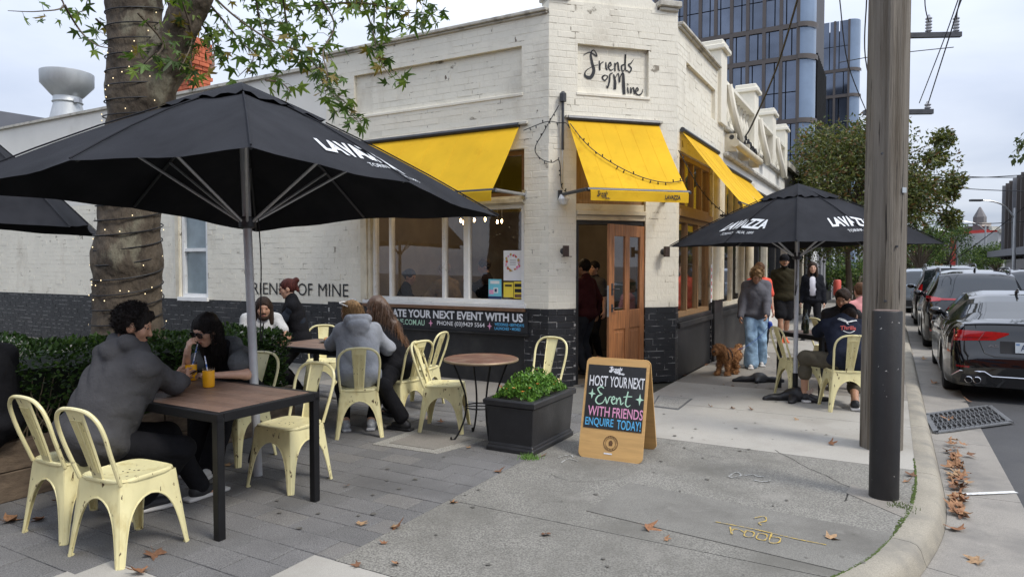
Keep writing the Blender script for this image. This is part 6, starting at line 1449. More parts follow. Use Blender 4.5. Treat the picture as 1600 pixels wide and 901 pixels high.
# print on the tee
Tb, Trb, Tfb = Vector(P12['T']), Vector(P12['Tr']), Vector(P12['Tf'])
def tee(a, b, off=0.): 
    zc = .34 * 1.03; x = a; y = b - .3; w = .217 * 1.03; dd_ = math.sqrt(max(0.05, 1 - (x / w) ** 2 - (y / .26) ** 2 * .5)); return Vector(P12['chest']) + Trb * x + Tb * y - Tfb * (.1415 * 1.15 * 1.03 * dd_ + .020 + off)
t12 = P12['t']; m_prtr = M('red_print', (.45, .08, .07), .8, var=.1); m_prtw = M('white_tee_print', (.6, .62, .63), .8, var=.1)
text('print_lettering', 'Thrills', (0, 0, 0), (1, 0, 0), (0, 1, 0), 1, 1, m_prtr, t12, .02, .2, fn=lambda u, v: tee(-.08 + .16 * u, .24 + .055 * v))
BIRD = [[(.0, .9, 1.), (.12, .75, 1.2), (.3, .5, 1.4), (.5, .38, 1.6), (.7, .5, 1.4), (1., .8, 1.)], [(.06, 1., .8), (.2, .85, 1.), (.35, .6, 1.)], [(.5, .38, 1.), (.42, .2, 1.2), (.5, .05, .8)], [(.55, .4, 1.), (.75, .6, 1.), (1., .7, .6)], [(.14, .9, .8), (.28, .75, 1.), (.42, .5, 1.)]]
mb = MB(); strokes(mb, BIRD, (0, 0, 0), (1, 0, 0), (0, 1, 0), .2, .11, .011, off=0, fn=lambda u, v, o_: tee(-.09 + .2 * u, .31 + .10 * v, o_)); mb.build('print_bird', m_prtw, t12, fix=False)
mb = MB(); strokes(mb, [[(0, 1), (.3, .2), (.5, 0), (.7, .2), (1, 1)]], (0, 0, 0), (1, 0, 0), (0, 1, 0), .13, .03, .009, fn=lambda u, v, o_: tee(-.06 + .12 * u, .20 + .03 * v, o_)); mb.build('print_arc', m_prtw, t12, fix=False)
# ---- 13 further guests on the right
person('man with brown hair in dark tee at the right table facing the capped man', (4.42, 9.15), (-.3, -.95), 1.76, sit=.46, lean=26, wide=1.1, skin='tan', hf=nv(-.6, -.7, -.3), wl=(4.55, 8.75, .79), wr=(4.2, 8.8, .79), top=dict(m=fab('dark_tee', (.03, .03, .032)), g=.02, len=.38, name='tee'), bottom=dict(m=m_blkj), shoes=dict(m=m_snkb), hair=dict(m=h_dbr, v=.014, amp=.006), beard=h_dbr, res=.018)
person('person in pink shirt with light brown hair seated beyond the right table', (5.2, 10.0), (.1, .99), 1.74, sit=.46, lean=10, skin='fair', top=dict(m=m_pink, g=.022, len=.4, name='shirt'), bottom=dict(m=m_blkj), shoes=dict(m=m_snkb), hair=dict(m=h_brn, v=.014, amp=.005), res=.02)
# ---- 14 dark figure at the left edge
person('person in black jacket cut off by the left picture edge before the hedge', (-3.50, 4.45), (-.9, .3), 1.75, sit=.44, lean=6, wide=1.15, skin='fair', top=dict(m=m_blk, g=.035, s=1.2, name='jacket'), bottom=dict(m=m_blk), shoes=dict(m=m_snkb), hair=dict(m=h_blk), headpos=(-3.58, 4.45, 1.22), hf=nv(-1, .2, 0), res=.018, hres=.014)
# ---- 15 guests inside
person('seated woman in dark top inside the window holding a phone', (-1.78, 10.75, .0), (.95, .1), 1.66, sit=.70, lean=12, female=True, skin='fair', hf=nv(.9, -.3, -.3), wl=(-1.35, 10.75, 1.12), wr=(-1.32, 10.6, 1.12), leg=1., top=dict(m=m_blk, g=.014), bottom=dict(m=m_blk), hair=dict(m=h_dbr, v=.012, add=[((0, -.09, .02), (0, -.12, .02), .04, .04)]), res=.02)
person('person in tan checked coat with bag strap inside the window', (-1.0, 10.55), (-.5, .8), 1.66, lean=8, female=True, skin='fair', top=dict(m=m_beige, g=.035, s=1.25, name='coat'), bottom=dict(m=m_blk), hair=dict(m=h_bln, v=.014, amp=.006), wl=(-1.4, 10.65, 1.1), res=.02)
person('man in black jumper seen in profile inside the window', (-.36, 11.1), (-.9, .1), 1.72, lean=6, skin='fair', hf=nv(-.95, -.2, -.2), wl=(-.75, 10.95, 1.35), wr=(-.7, 11.2, 1.3), top=dict(m=m_blk, g=.02, name='jumper'), bottom=dict(m=m_blk), hair=dict(m=h_dbr, v=.014), res=.02)
person('dark haired person inside beyond the man in maroon', (1.42, 11.6), (-.6, -.6), 1.68, skin='fair', top=dict(m=m_charc, g=.016, len=.4, name='tee'), bottom=dict(m=m_blk), hair=dict(m=h_blk), res=.022)
# ---- dog
dg = thing('dog', 'curly apricot dog in a dark harness walking on a lead', 'dog', (3.12, 9.85, 0)); df = unit((-.75, -.66, 0)); dr_ = nv(-df[1], df[0], 0) * -1
D_ = lambda a, b, c: tuple(nv(3.20, 9.95, 0) + df * a + dr_ * b + nv(0, 0, c))
pr = [('c', D_(.13, 0, .29), D_(-.14, 0, .285), .095, .085), ('e', D_(.12, 0, .27), (.09, .09, .105)), ('c', D_(.15, 0, .33), D_(.25, 0, .385), .07, .065), ('e', D_(.275, 0, .405), (.075, .075, .07)), ('c', D_(.31, 0, .385), D_(.365, 0, .365), .046, .036),
      ('c', D_(.26, .07, .42), D_(.255, .085, .33), .028, .032), ('c', D_(.26, -.07, .42), D_(.255, -.085, .33), .028, .032), ('c', D_(-.2, 0, .33), D_(-.31, .02, .38), .03, .04), ('c', D_(-.31, .02, .38), D_(-.36, .05, .36), .04, .03)]
for a, b, fx in ((.15, .055, .06), (.14, -.055, -.01)): pr += [('c', D_(a, b, .25), D_(a + fx * .3, b, .14), .045, .034), ('c', D_(a + fx * .3, b, .14), D_(a + fx, b, .035), .034, .032), ('c', D_(a + fx, b, .03), D_(a + fx + .03, b, .026), .034, .03)]
for a, b, fx in ((-.15, .055, -.03), (-.14, -.055, .05)): pr += [('c', D_(a, b, .27), D_(a + .05 + fx * .4, b, .19), .062, .045), ('c', D_(a + .05 + fx * .4, b, .19), D_(a - .03 + fx, b, .10), .04, .03), ('c', D_(a - .03 + fx, b, .10), D_(a - .015 + fx, b, .03), .03, .03), ('c', D_(a + fx, b, .028), D_(a + .03 + fx, b, .025), .03, .028)]
m_dog = M('apricot_curls', (.37, .18, .07), .9, var=.4, vs=45, bump=1., bs=130, col2=(.17, .07, .025), c2=(.5, .65), s2=30)
dgo = sdf_obj('body', pr, .008, m_dog, dg, .025, lambda X, Y, Z: fold(X, Y, Z, .007, 95., 1.))
fuzz(dgo, 6000, .026, .0028, dg, m_dog, (0, 0, -.35), 5, 'fur', .6, .6)
for s in (-1, 1): MB().lathe([(.001, -.006), (.009, 0), (.001, .006)], D_(.338, s * .03, .41), 8, Vector(df)).build('eye', m_eye, dg)
sdf_obj('nose', [('e', D_(.405, 0, .375), (.017, .017, .013))], .005, m_eye, dg)
mb = MB()
for a, rr_ in ((.09, .108), (.17, .1)): mb.tube([Vector(D_(a, math.cos(q) * rr_, .29 + math.sin(q) * rr_)) for q in [2 * math.pi * i / 20 for i in range(20)]], .010, 6, closed=True)
mb.tube([Vector(D_(.09, 0, .4)), Vector(D_(.17, 0, .39))], .01, 6); mb.build('harness', m_wire, dg)
ld = MB().tube(smoothpts([Vector(D_(.11, 0, .40)), V(3.42, 10.1, .36), V(3.75, 10.3, .5), V(3.93, 10.36, .68), V(3.93, 10.38, .8)], 6), .004, 5).build('dog_lead', M('blue_lead', (.05, .1, .3), .6, var=.1)); tag(ld, 'thin lead running from the dog to the walking woman', 'lead')
pb = sdf_obj('bag_dispenser', [('c', (3.94, 10.33, .72), (3.95, 10.33, .66), .035, .035)], .009, M('cobalt_plastic', (.015, .05, .3), .4, var=.1)); tag(pb, 'cobalt blue bag dispenser hanging from the dog lead', 'pouch')
# ================================================================== CARS
from mathutils.bvhtree import BVHTree
m_cpaint = M('black_car_paint', (.004, .004, .005), .09, var=.05, spec=.5, coat=.9)
m_cglass = M('car_glass', (.012, .016, .018), .03, var=0, spec=.9, coat=.2)
m_tyre = M('tyre_rubber', (.012, .012, .012), .8, var=.15); m_rim_ = M('alloy_rim', (.25, .25, .26), .3, metal=.8, var=.1)
m_tail = M('tail_light_red', (.36, .008, .010), .1, var=.15, vs=30, coat=1.); m_tail2 = M('tail_light_dark_red', (.22, .006, .008), .1, var=.1, coat=1.); m_chr = M('chrome_trim', (.6, .6, .62), .12, metal=1., var=.05)
m_shut = M('shut_line', (.002, .002, .002), .6, var=0); m_plate = M('number_plate', (.42, .46, .49), .4, var=.05); m_plas2 = M('car_black_plastic', (.012, .012, .013), .6, var=.1)
def interp(tab, x):
    xs = [q[0] for q in tab]; return float(np.interp(x, xs, [q[1] for q in tab]))
def car(label, rear, zg, L, prof, wid, roof, glass, wheels, wr, belt, tire_w=.22, group=None, detail=None, fwd=D2, side_glass=(0, 0), paint=None):
    left = V(-fwd.y, fwd.x, 0); O = V(rear[0], rear[1], zg)
    t = thing('parked_car', label, 'car', tuple(O), group=group)
    W_ = lambda x, y, z: O + fwd * x + left * y + UP * z
    xs = sorted(set([round(q[0], 3) for q in prof] + [round(L * i / 34, 3) for i in range(35)] + [round(w + wr * 1.12 * math.cos(a), 3) for w in wheels for a in np.linspace(0, math.pi, 11)]))
    xs = [x for x in xs if 0 <= x <= L]
    rows, pts_y = [], []
    for x in xs:
        w = interp(wid, x); zt = interp(prof, x); ye = interp(roof, x); bz = min(interp(belt, x), zt - .05)
        arch = 0
        for wx in wheels:
            q = (wr * 1.12) ** 2 - (x - wx) ** 2
            if q > 0: arch = max(arch, wr + math.sqrt(q))
        z0 = max(.2, arch); z1 = max(.33, arch + .02); z2 = max(.36 + (bz - .36) * .45, z1 + .02)
        cab = zt - bz > .1
        e = min(ye, w - .1) if cab else w - .13
        ze = zt - (.05 if cab else .018)
        sec = [(w - .03, z0), (w - .005, z1), (w, z2), (w - .012, (z2 + bz) / 2 + .02), (w - .055, bz), (e, ze), (e * .62, zt - .008), (0, zt)]
        rows.append(sec); pts_y.append(x)
    mb = MB(); n = 8
    for sgn in (1, -1): mb.add([W_(x, y * sgn, z) for x, s in zip(pts_y, rows) for y, z in s], [])
    m = len(rows); off = m * n
    def isglass(x, j):
        for kind, a, b in glass:
            if a <= x <= b and ((kind == 'top' and j in (5, 6)) or (kind == 'side' and j == 4)): return True
        return False
    for sgn in (0, 1):
        for i in range(m - 1):
            xm = (pts_y[i] + pts_y[i + 1]) / 2
            for j in range(n - 1):
                b0 = sgn * off; f = (b0 + i * n + j, b0 + (i + 1) * n + j, b0 + (i + 1) * n + j + 1, b0 + i * n + j + 1)
                mb.f.append(f if sgn == 0 else f[::-1]); mb.mi.append(1 if isglass(xm, j) else 0)
    for i, fl in ((0, 1), (m - 1, 0)):
        for j in range(n - 1):
            f = (i * n + j, i * n + j + 1, off + i * n + j + 1, off + i * n + j); mb.f.append(f); mb.mi.append(0)
    for i in range(m - 1): mb.f.append((i * n, (i + 1) * n, off + (i + 1) * n, off + i * n)); mb.mi.append(2)
    me = mb.mesh('body', [paint or m_cpaint, m_cglass, m_plas2], True)
    bm = bmesh.new(); bm.from_mesh(me); bmesh.ops.remove_doubles(bm, verts=bm.verts, dist=.0005); bmesh.ops.recalc_face_normals(bm, faces=bm.faces); bm.to_mesh(me)
    tree = BVHTree.FromBMesh(bm); bm.free(); body = link('body', me, t)
    try: me.set_sharp_from_angle(angle=R(38))
    except Exception: pass
    def hit(y, z, off=.006):                  # seen from behind
        p, nrm, _, _ = tree.ray_cast(W_(-2, y, z), fwd)
        return (p - fwd * off) if p is not None else W_(.1, y, z)
    def hitside(x, z, off=.006, s=1):
        p, nrm, _, _ = tree.ray_cast(W_(x, 3 * s, z), -left * s); return (p + left * s * off) if p is not None else W_(x, .9 * s, z)
    def decal(name, quad, mat, off=.006, nu=8, nv_=3, par=None):
        (a, b, c, d) = [Vector((*q, 0)) for q in quad]; P = []
        for j in range(nv_ + 1): P.append([hit(q.x, q.y, off) for q in [(a.lerp(b, i / nu)).lerp(d.lerp(c, i / nu), j / nv_) for i in range(nu + 1)]])
        return MB().grid(P).build(name, mat, par or t, smooth=True, fix=False)
    def line(name, pts, r, mat, par=None, off=0.): return MB().tube([hit(y, z, off) for y, z in pts], r, 6).build(name, mat, par or t, smooth=True)
    for wx in wheels:
        for s in (1, -1):
            w = interp(wid, wx) - .035; c = W_(wx, s * (w - tire_w / 2), wr)
            wh = MB().lathe([(wr * .62, -tire_w / 2), (wr * .93, -tire_w / 2), (wr, -tire_w / 2 + .03), (wr, tire_w / 2 - .03), (wr * .93, tire_w / 2), (wr * .62, tire_w / 2)], c, 28, left * s).build('wheel', m_tyre, t, smooth=True)
            mb = MB(); mb.lathe([(wr * .66, tire_w / 2 - .05), (wr * .66, tire_w / 2 - .005), (wr * .6, tire_w / 2 - .01), (wr * .58, tire_w / 2 - .05), (.02, tire_w / 2 - .05)], c, 24, left * s)
            for k in range(5): a = 2 * math.pi * k / 5; d = fwd * math.cos(a) + UP * math.sin(a); mb.box(c + left * s * (tire_w / 2 - .03) + d * wr * .3, (wr * .6, .03, .06), d, left)
            mb.lathe([(.06, tire_w / 2 - .05), (.06, tire_w / 2 - .005), (.01, tire_w / 2)], c, 12, left * s); mb.build('rim', m_rim_, wh)
    for s in (1, -1):                         # mirrors, side shut lines, handles
        mx_ = glass[-1][2] - .35; p = hitside(mx_, interp(belt, mx_) + .06, 0, s); sdf_obj('wing_mirror', [('e', tuple(p + left * s * .1 + UP * .03), (.06, .1, .07), [tuple(fwd), tuple(left), (0, 0, 1)]), ('c', tuple(p), tuple(p + left * s * .09), .02, .025)], .012, paint or m_cpaint, t)
    if detail: detail(t, decal, line, hit, hitside, W_, body, fwd, left)
    return t
RX = -D1                                     # left to right as seen from behind
def coupe_detail(t, decal, line, hit, hs, W_, body, fwd, left):
    for s in (1, -1):
        tl = decal('tail_light', [(.83 * s, .765), (.38 * s, .79), (.38 * s, .895), (.82 * s, .905)], m_tail, .010, 10, 3)
        decal('light_band', [(.82 * s, .80), (.47 * s, .815), (.43 * s, .83), (.82 * s, .82)], m_tail2, .013, 8, 1, tl); decal('light_tip', [(.40 * s, .79), (.25 * s, .865), (.25 * s, .885), (.40 * s, .895)], m_tail, .010, 5, 2, tl)
        line('light_divider', [(.57 * s, .775), (.50 * s, .89)], .006, m_tail2, tl, .012)
        line('lid_gap', [(.60 * s, .97), (.56 * s, .78), (.50 * s, .62), (.4 * s, .585)], .005, m_shut, None, 0)
        for q in (.58, .67):
            p = hit(q * s, .285, .0); ex = MB().lathe([(.043, -.06), (.043, .05), (.036, .055), (.034, -.04)], p - fwd * .0, 16, -fwd, cap=False).build('exhaust_pipe', m_chr, t, smooth=True); MB().lathe([(.035, 0), (.001, .001)], p - fwd * .02, 12, -fwd).build('exhaust_opening', m_shut, ex)
        decal('exhaust_recess', [(.76 * s, .235), (.48 * s, .235), (.48 * s, .345), (.74 * s, .345)], m_plas2, .004, 5, 2)
        line('bumper_trim', [(.84 * s, .31), (.76 * s, .385), (.5 * s, .39), (.42 * s, .335), (.2 * s, .335), (0, .335)], .008, m_chr, None, .006)
        decal('reflector', [(.80 * s, .43), (.66 * s, .43), (.66 * s, .455), (.80 * s, .455)], m_tail2, .006, 4, 1)
    line('lid_gap', [(-.41, .585), (0, .58), (.41, .585)], .005, m_shut); decal('plate_recess', [(.34, .63), (-.34, .63), (-.34, .78), (.34, .78)], m_plas2, .004, 4, 2)
    pl_ = decal('number_plate', [(.187, .645), (-.187, .645), (-.187, .775), (.187, .775)], m_plate, .018, 4, 1)
    c = hit(.187, .645, .021); text('plate_lettering', 'A', c + RX * .055 + UP * .03, RX, UP, .05, .075, m_navy, pl_, .02, off=.002)
    decal('plate_crest', [(.18, .66), (.14, .66), (.14, .76), (.18, .76)], M('crest_blue', (.12, .2, .35), .5, var=.3, vs=60), .0195, 2, 1, pl_)
    c = hit(.47, .70, .010); text('model_badge', 'A5', c, RX, UP, .115, .036, m_chr, t, .04, off=.0)
    mb = MB(); mb.tube([W_(.10, y, .995 - .12 * (y / .8) ** 4 * .3) for y in np.linspace(-.72, .72, 13)], .016, 6); mb.build('spoiler_lip', m_cpaint, t, smooth=True)
    sdf_obj('shark_fin', [('c', tuple(W_(1.5, 0, 1.352)), tuple(W_(1.38, 0, 1.40)), .022, .008), ('c', tuple(W_(1.38, 0, 1.36)), tuple(W_(1.38, 0, 1.40)), .018, .006)], .008, m_cpaint, t)
    for s in (1, -1): mb = MB(); mb.tube([hs(x, z, .004, s) for x, z in ((3.0, .95), (2.4, .945), (1.6, .95), (.95, .97))], .007, 5); mb.build('window_trim', m_plas2, t); mb = MB(); mb.tube([hs(x, z, .001, s) for x, z in ((1.55, .92), (1.5, .6), (1.6, .35))], .004, 5); mb.build('door_gap', m_shut, t); p = hs(1.75, .79, .012, s); MB().box(p, (.2, .03, .03), fwd).build('door_handle', m_cpaint, t, bevel=.008)
def suv_detail(bar=True, rails=True, h=1.64, lights=None, wiper=True):
    def fn(t, decal, line, hit, hs, W_, body, fwd, left):
        if bar: decal('light_bar', [(.86, 1.035), (-.86, 1.035), (-.86, 1.07), (.86, 1.07)], m_tail, .010, 22, 1)
        for s in (1, -1):
            decal('tail_light', [(.88 * s, .99), (.62 * s, 1.02), (.62 * s, 1.08), (.87 * s, 1.12)] if bar else [(.86 * s, .92), (.72 * s, .92), (.70 * s, 1.2), (.80 * s, 1.2)], m_tail, .012, 6, 3)
            line('tailgate_gap', [(.66 * s, 1.02), (.62 * s, .75), (.55 * s, .62)], .005, m_shut); decal('reflector', [(.80 * s, .40), (.66 * s, .40), (.66 * s, .43), (.80 * s, .43)], m_tail2, .006, 4, 1)
            if rails: mb = MB(); mb.tube(smoothpts([W_(.75, .60 * s, h - .06), W_(.85, .60 * s, h + .02), W_(1.6, .60 * s, h + .035), W_(2.4, .59 * s, h + .01), W_(2.5, .585 * s, h - .07)], 5), .018, 6); mb.build('roof_rail', m_rim_, t, smooth=True)
            mb = MB(); mb.tube([hs(x, z, .001, s) for x, z in ((1.95, 1.0), (1.95, .6), (2.0, .35))], .004, 5); mb.build('door_gap', m_shut, t)
        decal('lower_bumper', [(.80, .25), (-.80, .25), (-.84, .48), (.84, .48)], m_plas2, .004, 12, 3); decal('number_plate', [(.187, .70), (-.187, .70), (-.187, .83), (.187, .83)], m_plate, .012, 4, 1)
        if wiper: line('rear_wiper', [(.0, 1.13), (-.2, 1.155), (-.36, 1.15)], .010, m_plas2, None, .02)
        sdf_obj('shark_fin', [('c', tuple(W_(.75, 0, h - .02)), tuple(W_(.62, 0, h + .05)), .025, .008)], .01, m_cpaint, t)
    return fn
car('black coupe with red tail lights parked nearest the camera', (6.42, 8.30), -.13, 4.63,
    [(0, .56), (.02, .62), (.045, .68), (.075, .90), (.1, .985), (.16, 1.0), (.55, 1.03), (.8, 1.12), (1.1, 1.235), (1.45, 1.33), (1.8, 1.37), (2.2, 1.365), (2.6, 1.29), (3.0, 1.12), (3.3, .99), (3.9, .9), (4.35, .78), (4.55, .62), (4.63, .5)],
    [(0, .70), (.04, .78), (.12, .85), (.4, .915), (.9, .927), (2.6, .92), (3.8, .925), (4.2, .86), (4.5, .72), (4.63, .5)], [(.5, .70), (.8, .63), (1.45, .56), (2.2, .57), (2.8, .62), (3.3, .72)],
    [('top', .60, 1.40), ('top', 2.55, 3.28), ('side', .95, 3.1)], [.93, 3.7], .33, [(0, .9), (.5, .93), (3, .90), (4.63, .6)], detail=coupe_detail, group='cars parked along the kerb')
suvp = [(0, .60), (.03, .72), (.06, .98), (.10, 1.06), (.2, 1.24), (.33, 1.46), (.38, 1.53), (.34 + .1, 1.575), (.7, 1.615), (1.3, 1.645), (2.0, 1.63), (2.5, 1.56), (3.0, 1.28), (3.25, 1.10), (3.9, 1.02), (4.35, .9), (4.5, .7), (4.56, .5)]
suvw = [(0, .74), (.04, .82), (.15, .89), (.5, .92), (2.6, .925), (3.8, .925), (4.2, .86), (4.45, .72), (4.56, .5)]
suvr = [(.1, .74), (.35, .64), (.7, .61), (1.5, .62), (2.4, .60), (3.25, .74)]
suvg = [('top', .11, .36), ('top', 2.5, 3.22), ('side', .55, 3.0)]
suvb = [(0, 1.0), (.5, 1.06), (3.1, .98), (4.56, .7)]
car('black compact SUV with full width red light bar parked ahead of the coupe', (9.22, 13.40), -.13, 4.56, suvp, suvw, suvr, suvg, [.86, 3.55], .35, suvb, detail=suv_detail(True), group='cars parked along the kerb')
car('dark SUV with silver roof rails parked third along the kerb', (12.25, 18.85), -.13, 4.56, [(x, z * 1.06 if z > 1.1 else z) for x, z in suvp], suvw, suvr, suvg, [.86, 3.55], .36, suvb, detail=suv_detail(False, True, 1.74), group='cars parked along the kerb')
m_sil = M('silver_car_paint', (.22, .25, .28), .25, metal=.5, var=.05, coat=1.)
car('silver blue car parked farthest along the kerb beside the timber pole', (14.8, 24.4), -.13, 4.56, suvp, suvw, suvr, suvg, [.86, 3.55], .35, suvb, detail=suv_detail(False, False, 1.64, wiper=False), group='cars parked along the kerb', paint=m_sil)
o = car('dark wagon with glowing red tail lights driving in the traffic lane', (14.95, 19.2), -.13, 4.56, suvp, suvw, suvr, suvg, [.86, 3.55], .35, suvb, detail=suv_detail(False, True, 1.64)); o.name = 'driving_car'
# ================================================================== TREES, HEDGE
m_bark = M('plane_bark', (.085, .066, .046), .9, var=.3, vs=5, bump=.9, bs=18, bdist=.03, col2=(.17, .155, .11), c2=(.56, .63), s2=2.6, col3=(.055, .042, .03), c3=(.52, .62), s3=7, stretch=(1, 1, .45))
m_twig = M('twig', (.10, .075, .05), .8, var=.2)
def leafmat(name, col, tr=.3, var=.3, vs=8.):
    m = M(name, col, .5, var=var, vs=vs, spec=.35); n, l = m.node_tree.nodes, m.node_tree.links; b = n['Principled BSDF']; o = n['Material Output']
    t = n.new('ShaderNodeBsdfTranslucent'); t.inputs[0].default_value = (col[0] * 1.3, col[1] * 1.4, col[2] * .8, 1); ms = n.new('ShaderNodeMixShader'); ms.inputs[0].default_value = tr
    l.new(b.outputs[0], ms.inputs[1]); l.new(t.outputs[0], ms.inputs[2]); l.new(ms.outputs[0], o.inputs[0]); return m
lf_pl = [leafmat('plane_leaf_%d' % i, c) for i, c in enumerate([(.085, .145, .03), (.15, .215, .035), (.045, .08, .02), (.2, .15, .035)])]
TC = V(-3.98, 7.0, 0)
pt = thing('plane_tree', 'plane tree with mottled trunk wrapped in lights rising from the hedge', 'tree', tuple(TC))
def tp(px, py, Y=7.): return tuple(AT(px, py, Y))
pr = [('c', (TC.x, TC.y, .0), (TC.x, TC.y, .5), .42, .345), ('c', (TC.x, TC.y, .5), tp(199, 400), .345, .30), ('c', tp(199, 400), tp(209, 230), .30, .28), ('c', tp(209, 230), tp(216, 150), .28, .27), ('c', tp(214, 150), tp(209, 0), .265, .235), ('c', tp(209, 0), tp(200, -160), .25, .2),
      ('c', tp(225, 175), tp(262, 95), .24, .19), ('c', tp(262, 95), tp(300, 0), .18, .155), ('c', tp(300, 0), tp(350, -140), .155, .12)]
sdf_obj('trunk', pr, .022, m_bark, pt, .10, lambda X, Y, Z: fold(X, Y, Z * .5, .014, 21., 2.) + fold(X, Y, Z, .006, 60., 1.))
# light strings round the trunk
def trunk_c(z):
    if z < 1.7: a, b, q = V(TC.x, TC.y, .5), Vector(tp(200, 400)), 0
    tab = [(0, TC.x, .42), (.5, TC.x, .35), (1.70, tp(199, 400)[0], .307), (2.82, tp(209, 230)[0], .287), (3.35, tp(219, 150)[0], .30), (4.33, tp(209, 0)[0], .245), (5, tp(204, -90)[0], .225)]
    zs = [q[0] for q in tab]; return float(np.interp(z, zs, [q[1] for q in tab])), float(np.interp(z, zs, [q[2] for q in tab]))
tl = thing('trunk_lights', 'black light string with warm bulbs wound round the plane tree trunk', 'string lights', (TC.x, TC.y, .9)); pts = []; bl = MB(); rr = random.Random(2); z = .95; a = 0; acc = 0
while z < 4.4:
    x, r_ = trunk_c(z); tilt = .05 * math.sin(a); p = V(x + math.cos(a) * (r_ + .012), TC.y + math.sin(a) * (r_ + .012), z + tilt); pts.append(p)
    if rr.random() < .22:
        d = V(math.cos(a), math.sin(a), rr.uniform(-.8, .8)); q = p + d * .008 + UP * rr.uniform(-.06, .06); bl.lathe([(.002, -.006), (.0055, 0), (.002, .006)], q, 6)
    a += .22; z += .0052
MB().tube(pts, .007, 5).build('cable', m_wire, tl); bl.build('bulb', M('trunk_bulb', (1, .85, .55), .4, var=0, emit=(1, .78, .42), es=.8), tl)['kind'] = 'stuff'
# drooping sprays of plane leaves
def plane_leaf(seed, mat):
    r = random.Random(seed); vs = [(0, 0, 0)]; L = .13
    for i in range(5):
        a = math.pi / 2 + (i - 2) * .8; l_ = (1., .8, .5)[abs(i - 2)] * r.uniform(.85, 1.1)
        for da, q in ((-.26, .4), (-.09, .78), (0, 1.), (.09, .78)): vs.append((math.cos(a + da) * l_ * q * L, math.sin(a + da) * l_ * q * L, -.35 * (l_ * q) ** 2 * L * r.uniform(.4, 1.2)))
    n = len(vs) - 1; mb = MB(); mb.add(vs, [(0, i, i + 1) for i in range(1, n)]); return mb.mesh('leaf', mat, False)
PLM = [plane_leaf(i, lf_pl[(0, 0, 1, 2, 1, 0, 2, 3)[i]]) for i in range(8)]
SPR = [([(300, -40), (360, 20), (420, 62), (470, 82), (500, 112), (522, 150), (560, 190)], 100), ([(330, -30), (450, 8), (560, 4), (640, 20), (680, 16)], 130), ([(555, -20), (580, 40), (592, 90), (612, 122)], 55), ([(250, -30), (275, 40), (292, 80), (302, 112)], 60), ([(395, -30), (410, 50), (432, 105)], 60),
       ([(480, -30), (522, 35), (505, 80), (512, 120), (500, 150)], 60), ([(60, -40), (100, 8), (60, 18), (12, 17)], 11), ([(100, 8), (125, 48), (150, 70), (176, 76)], 7), ([(150, 30), (170, 50), (160, 52)], 14), ([(215, 20), (255, 70), (225, 100), (245, 80)], 36), ([(300, 20), (330, 60), (335, 95)], 46), ([(330, 10), (372, 60), (396, 90), (372, 120)], 50), ([(500, 95), (505, 130), (545, 165), (565, 190)], 30), ([(240, -40), (420, -10), (620, -14)], 140), ([(135, -30), (140, 10), (120, 20)], 9), ([(415, 125), (440, 130), (455, 145)], 10), ([(280, -10), (300, 60), (280, 110)], 60), ([(440, -20), (450, 40), (470, 60)], 50), ([(600, -30), (605, 30), (600, 45)], 28)]
leaves = []; rr = random.Random(12)
for path, n in SPR:
    twm = MB(); Y = rr.uniform(6.2, 7.4); P = smoothpts([AT(x, y, Y + .25 * math.sin(i * 1.7)) for i, (x, y) in enumerate(path)], 6); twm.tube(P, [.012 * (1 - .75 * i / len(P)) for i in range(len(P))], 5)
    for _ in range(int(n * .68)):
        p = P[int(rr.random() ** .8 * (len(P) - 1))] + V(rr.gauss(0, .07), rr.gauss(0, .13), rr.gauss(-.03, .06)); leaves.append(p)
        if rr.random() < .4: q = min(P, key=lambda w: (w - p).length); twm.tube([q, (p + q) / 2 + UP * .02, p], .0025, 4)
    twm.build('branch', m_twig, pt)['kind'] = 'stuff'
rr.shuffle(leaves); lm = [MB() for _ in PLM]
for i, p in enumerate(leaves):
    k = rr.randrange(8); rot = Euler((math.pi + rr.gauss(.2, .6), rr.gauss(0, .6), rr.uniform(0, 6.3))); rot = Euler((rr.gauss(-1.9, .55), rr.gauss(0, .45), rr.uniform(0, 6.3))); s = rr.uniform(.6, 1.15)
    if i < 280: o = link('leaf', PLM[k]); o.location = p; o.rotation_euler = rot; o.scale = (s,) * 3; attach(o, pt)
    else:
        Mx = Matrix.Translation(p) @ rot.to_matrix().to_4x4() @ Matrix.Scale(s, 4); me = PLM[k]; lm[k].add([Mx @ v.co for v in me.vertices], [tuple(f.vertices) for f in me.polygons])
allm = MB()
for k, mb in enumerate(lm): allm.m = k; allm.add(mb.v, []); base = len(allm.v) - len(mb.v); allm.f += [tuple(i + base for i in f) for f in mb.f]; allm.mi += [(0, 0, 1, 2, 1, 0, 2, 3)[k]] * len(mb.f)
o = allm.build('leaf', lf_pl, pt, fix=False); tag(o, kind='stuff')
# ---- hedge in its timber bed
H0 = V(-3.33, 4.77, 0); m_slp = M('timber_sleeper', (.17, .125, .085), .85, var=.3, vs=4, bump=.6, bs=25, stretch=(2, 2, 6), col2=(.09, .065, .045), c2=(.5, .7), s2=3)
bed = thing('sleeper_bed', 'raised garden bed of weathered timber sleepers round the hedge', 'garden bed', tuple(H0))
for k in range(2):
    for a, b in ((-3.2, -1.0), (-.99, .9), (.91, 2.30)):
        c = H0 + D2 * (a + b) / 2; MB().box(c + UP * (.1 + k * .205), (b - a - .006, .08, .2), D2).build('sleeper', m_slp, bed, bevel=.006)
    c = H0 + D2 * 2.26 + D1 * .62; MB().box(c + UP * (.1 + k * .205), (1.1, .08, .2), D1).build('sleeper', m_slp, bed, bevel=.006)
c = H0 + D2 * -.6 + D1 * 1.15; MB().box(c + UP * .17, (4.7, 2.2, .34), D2, D1).build('soil', m_bed, bed)
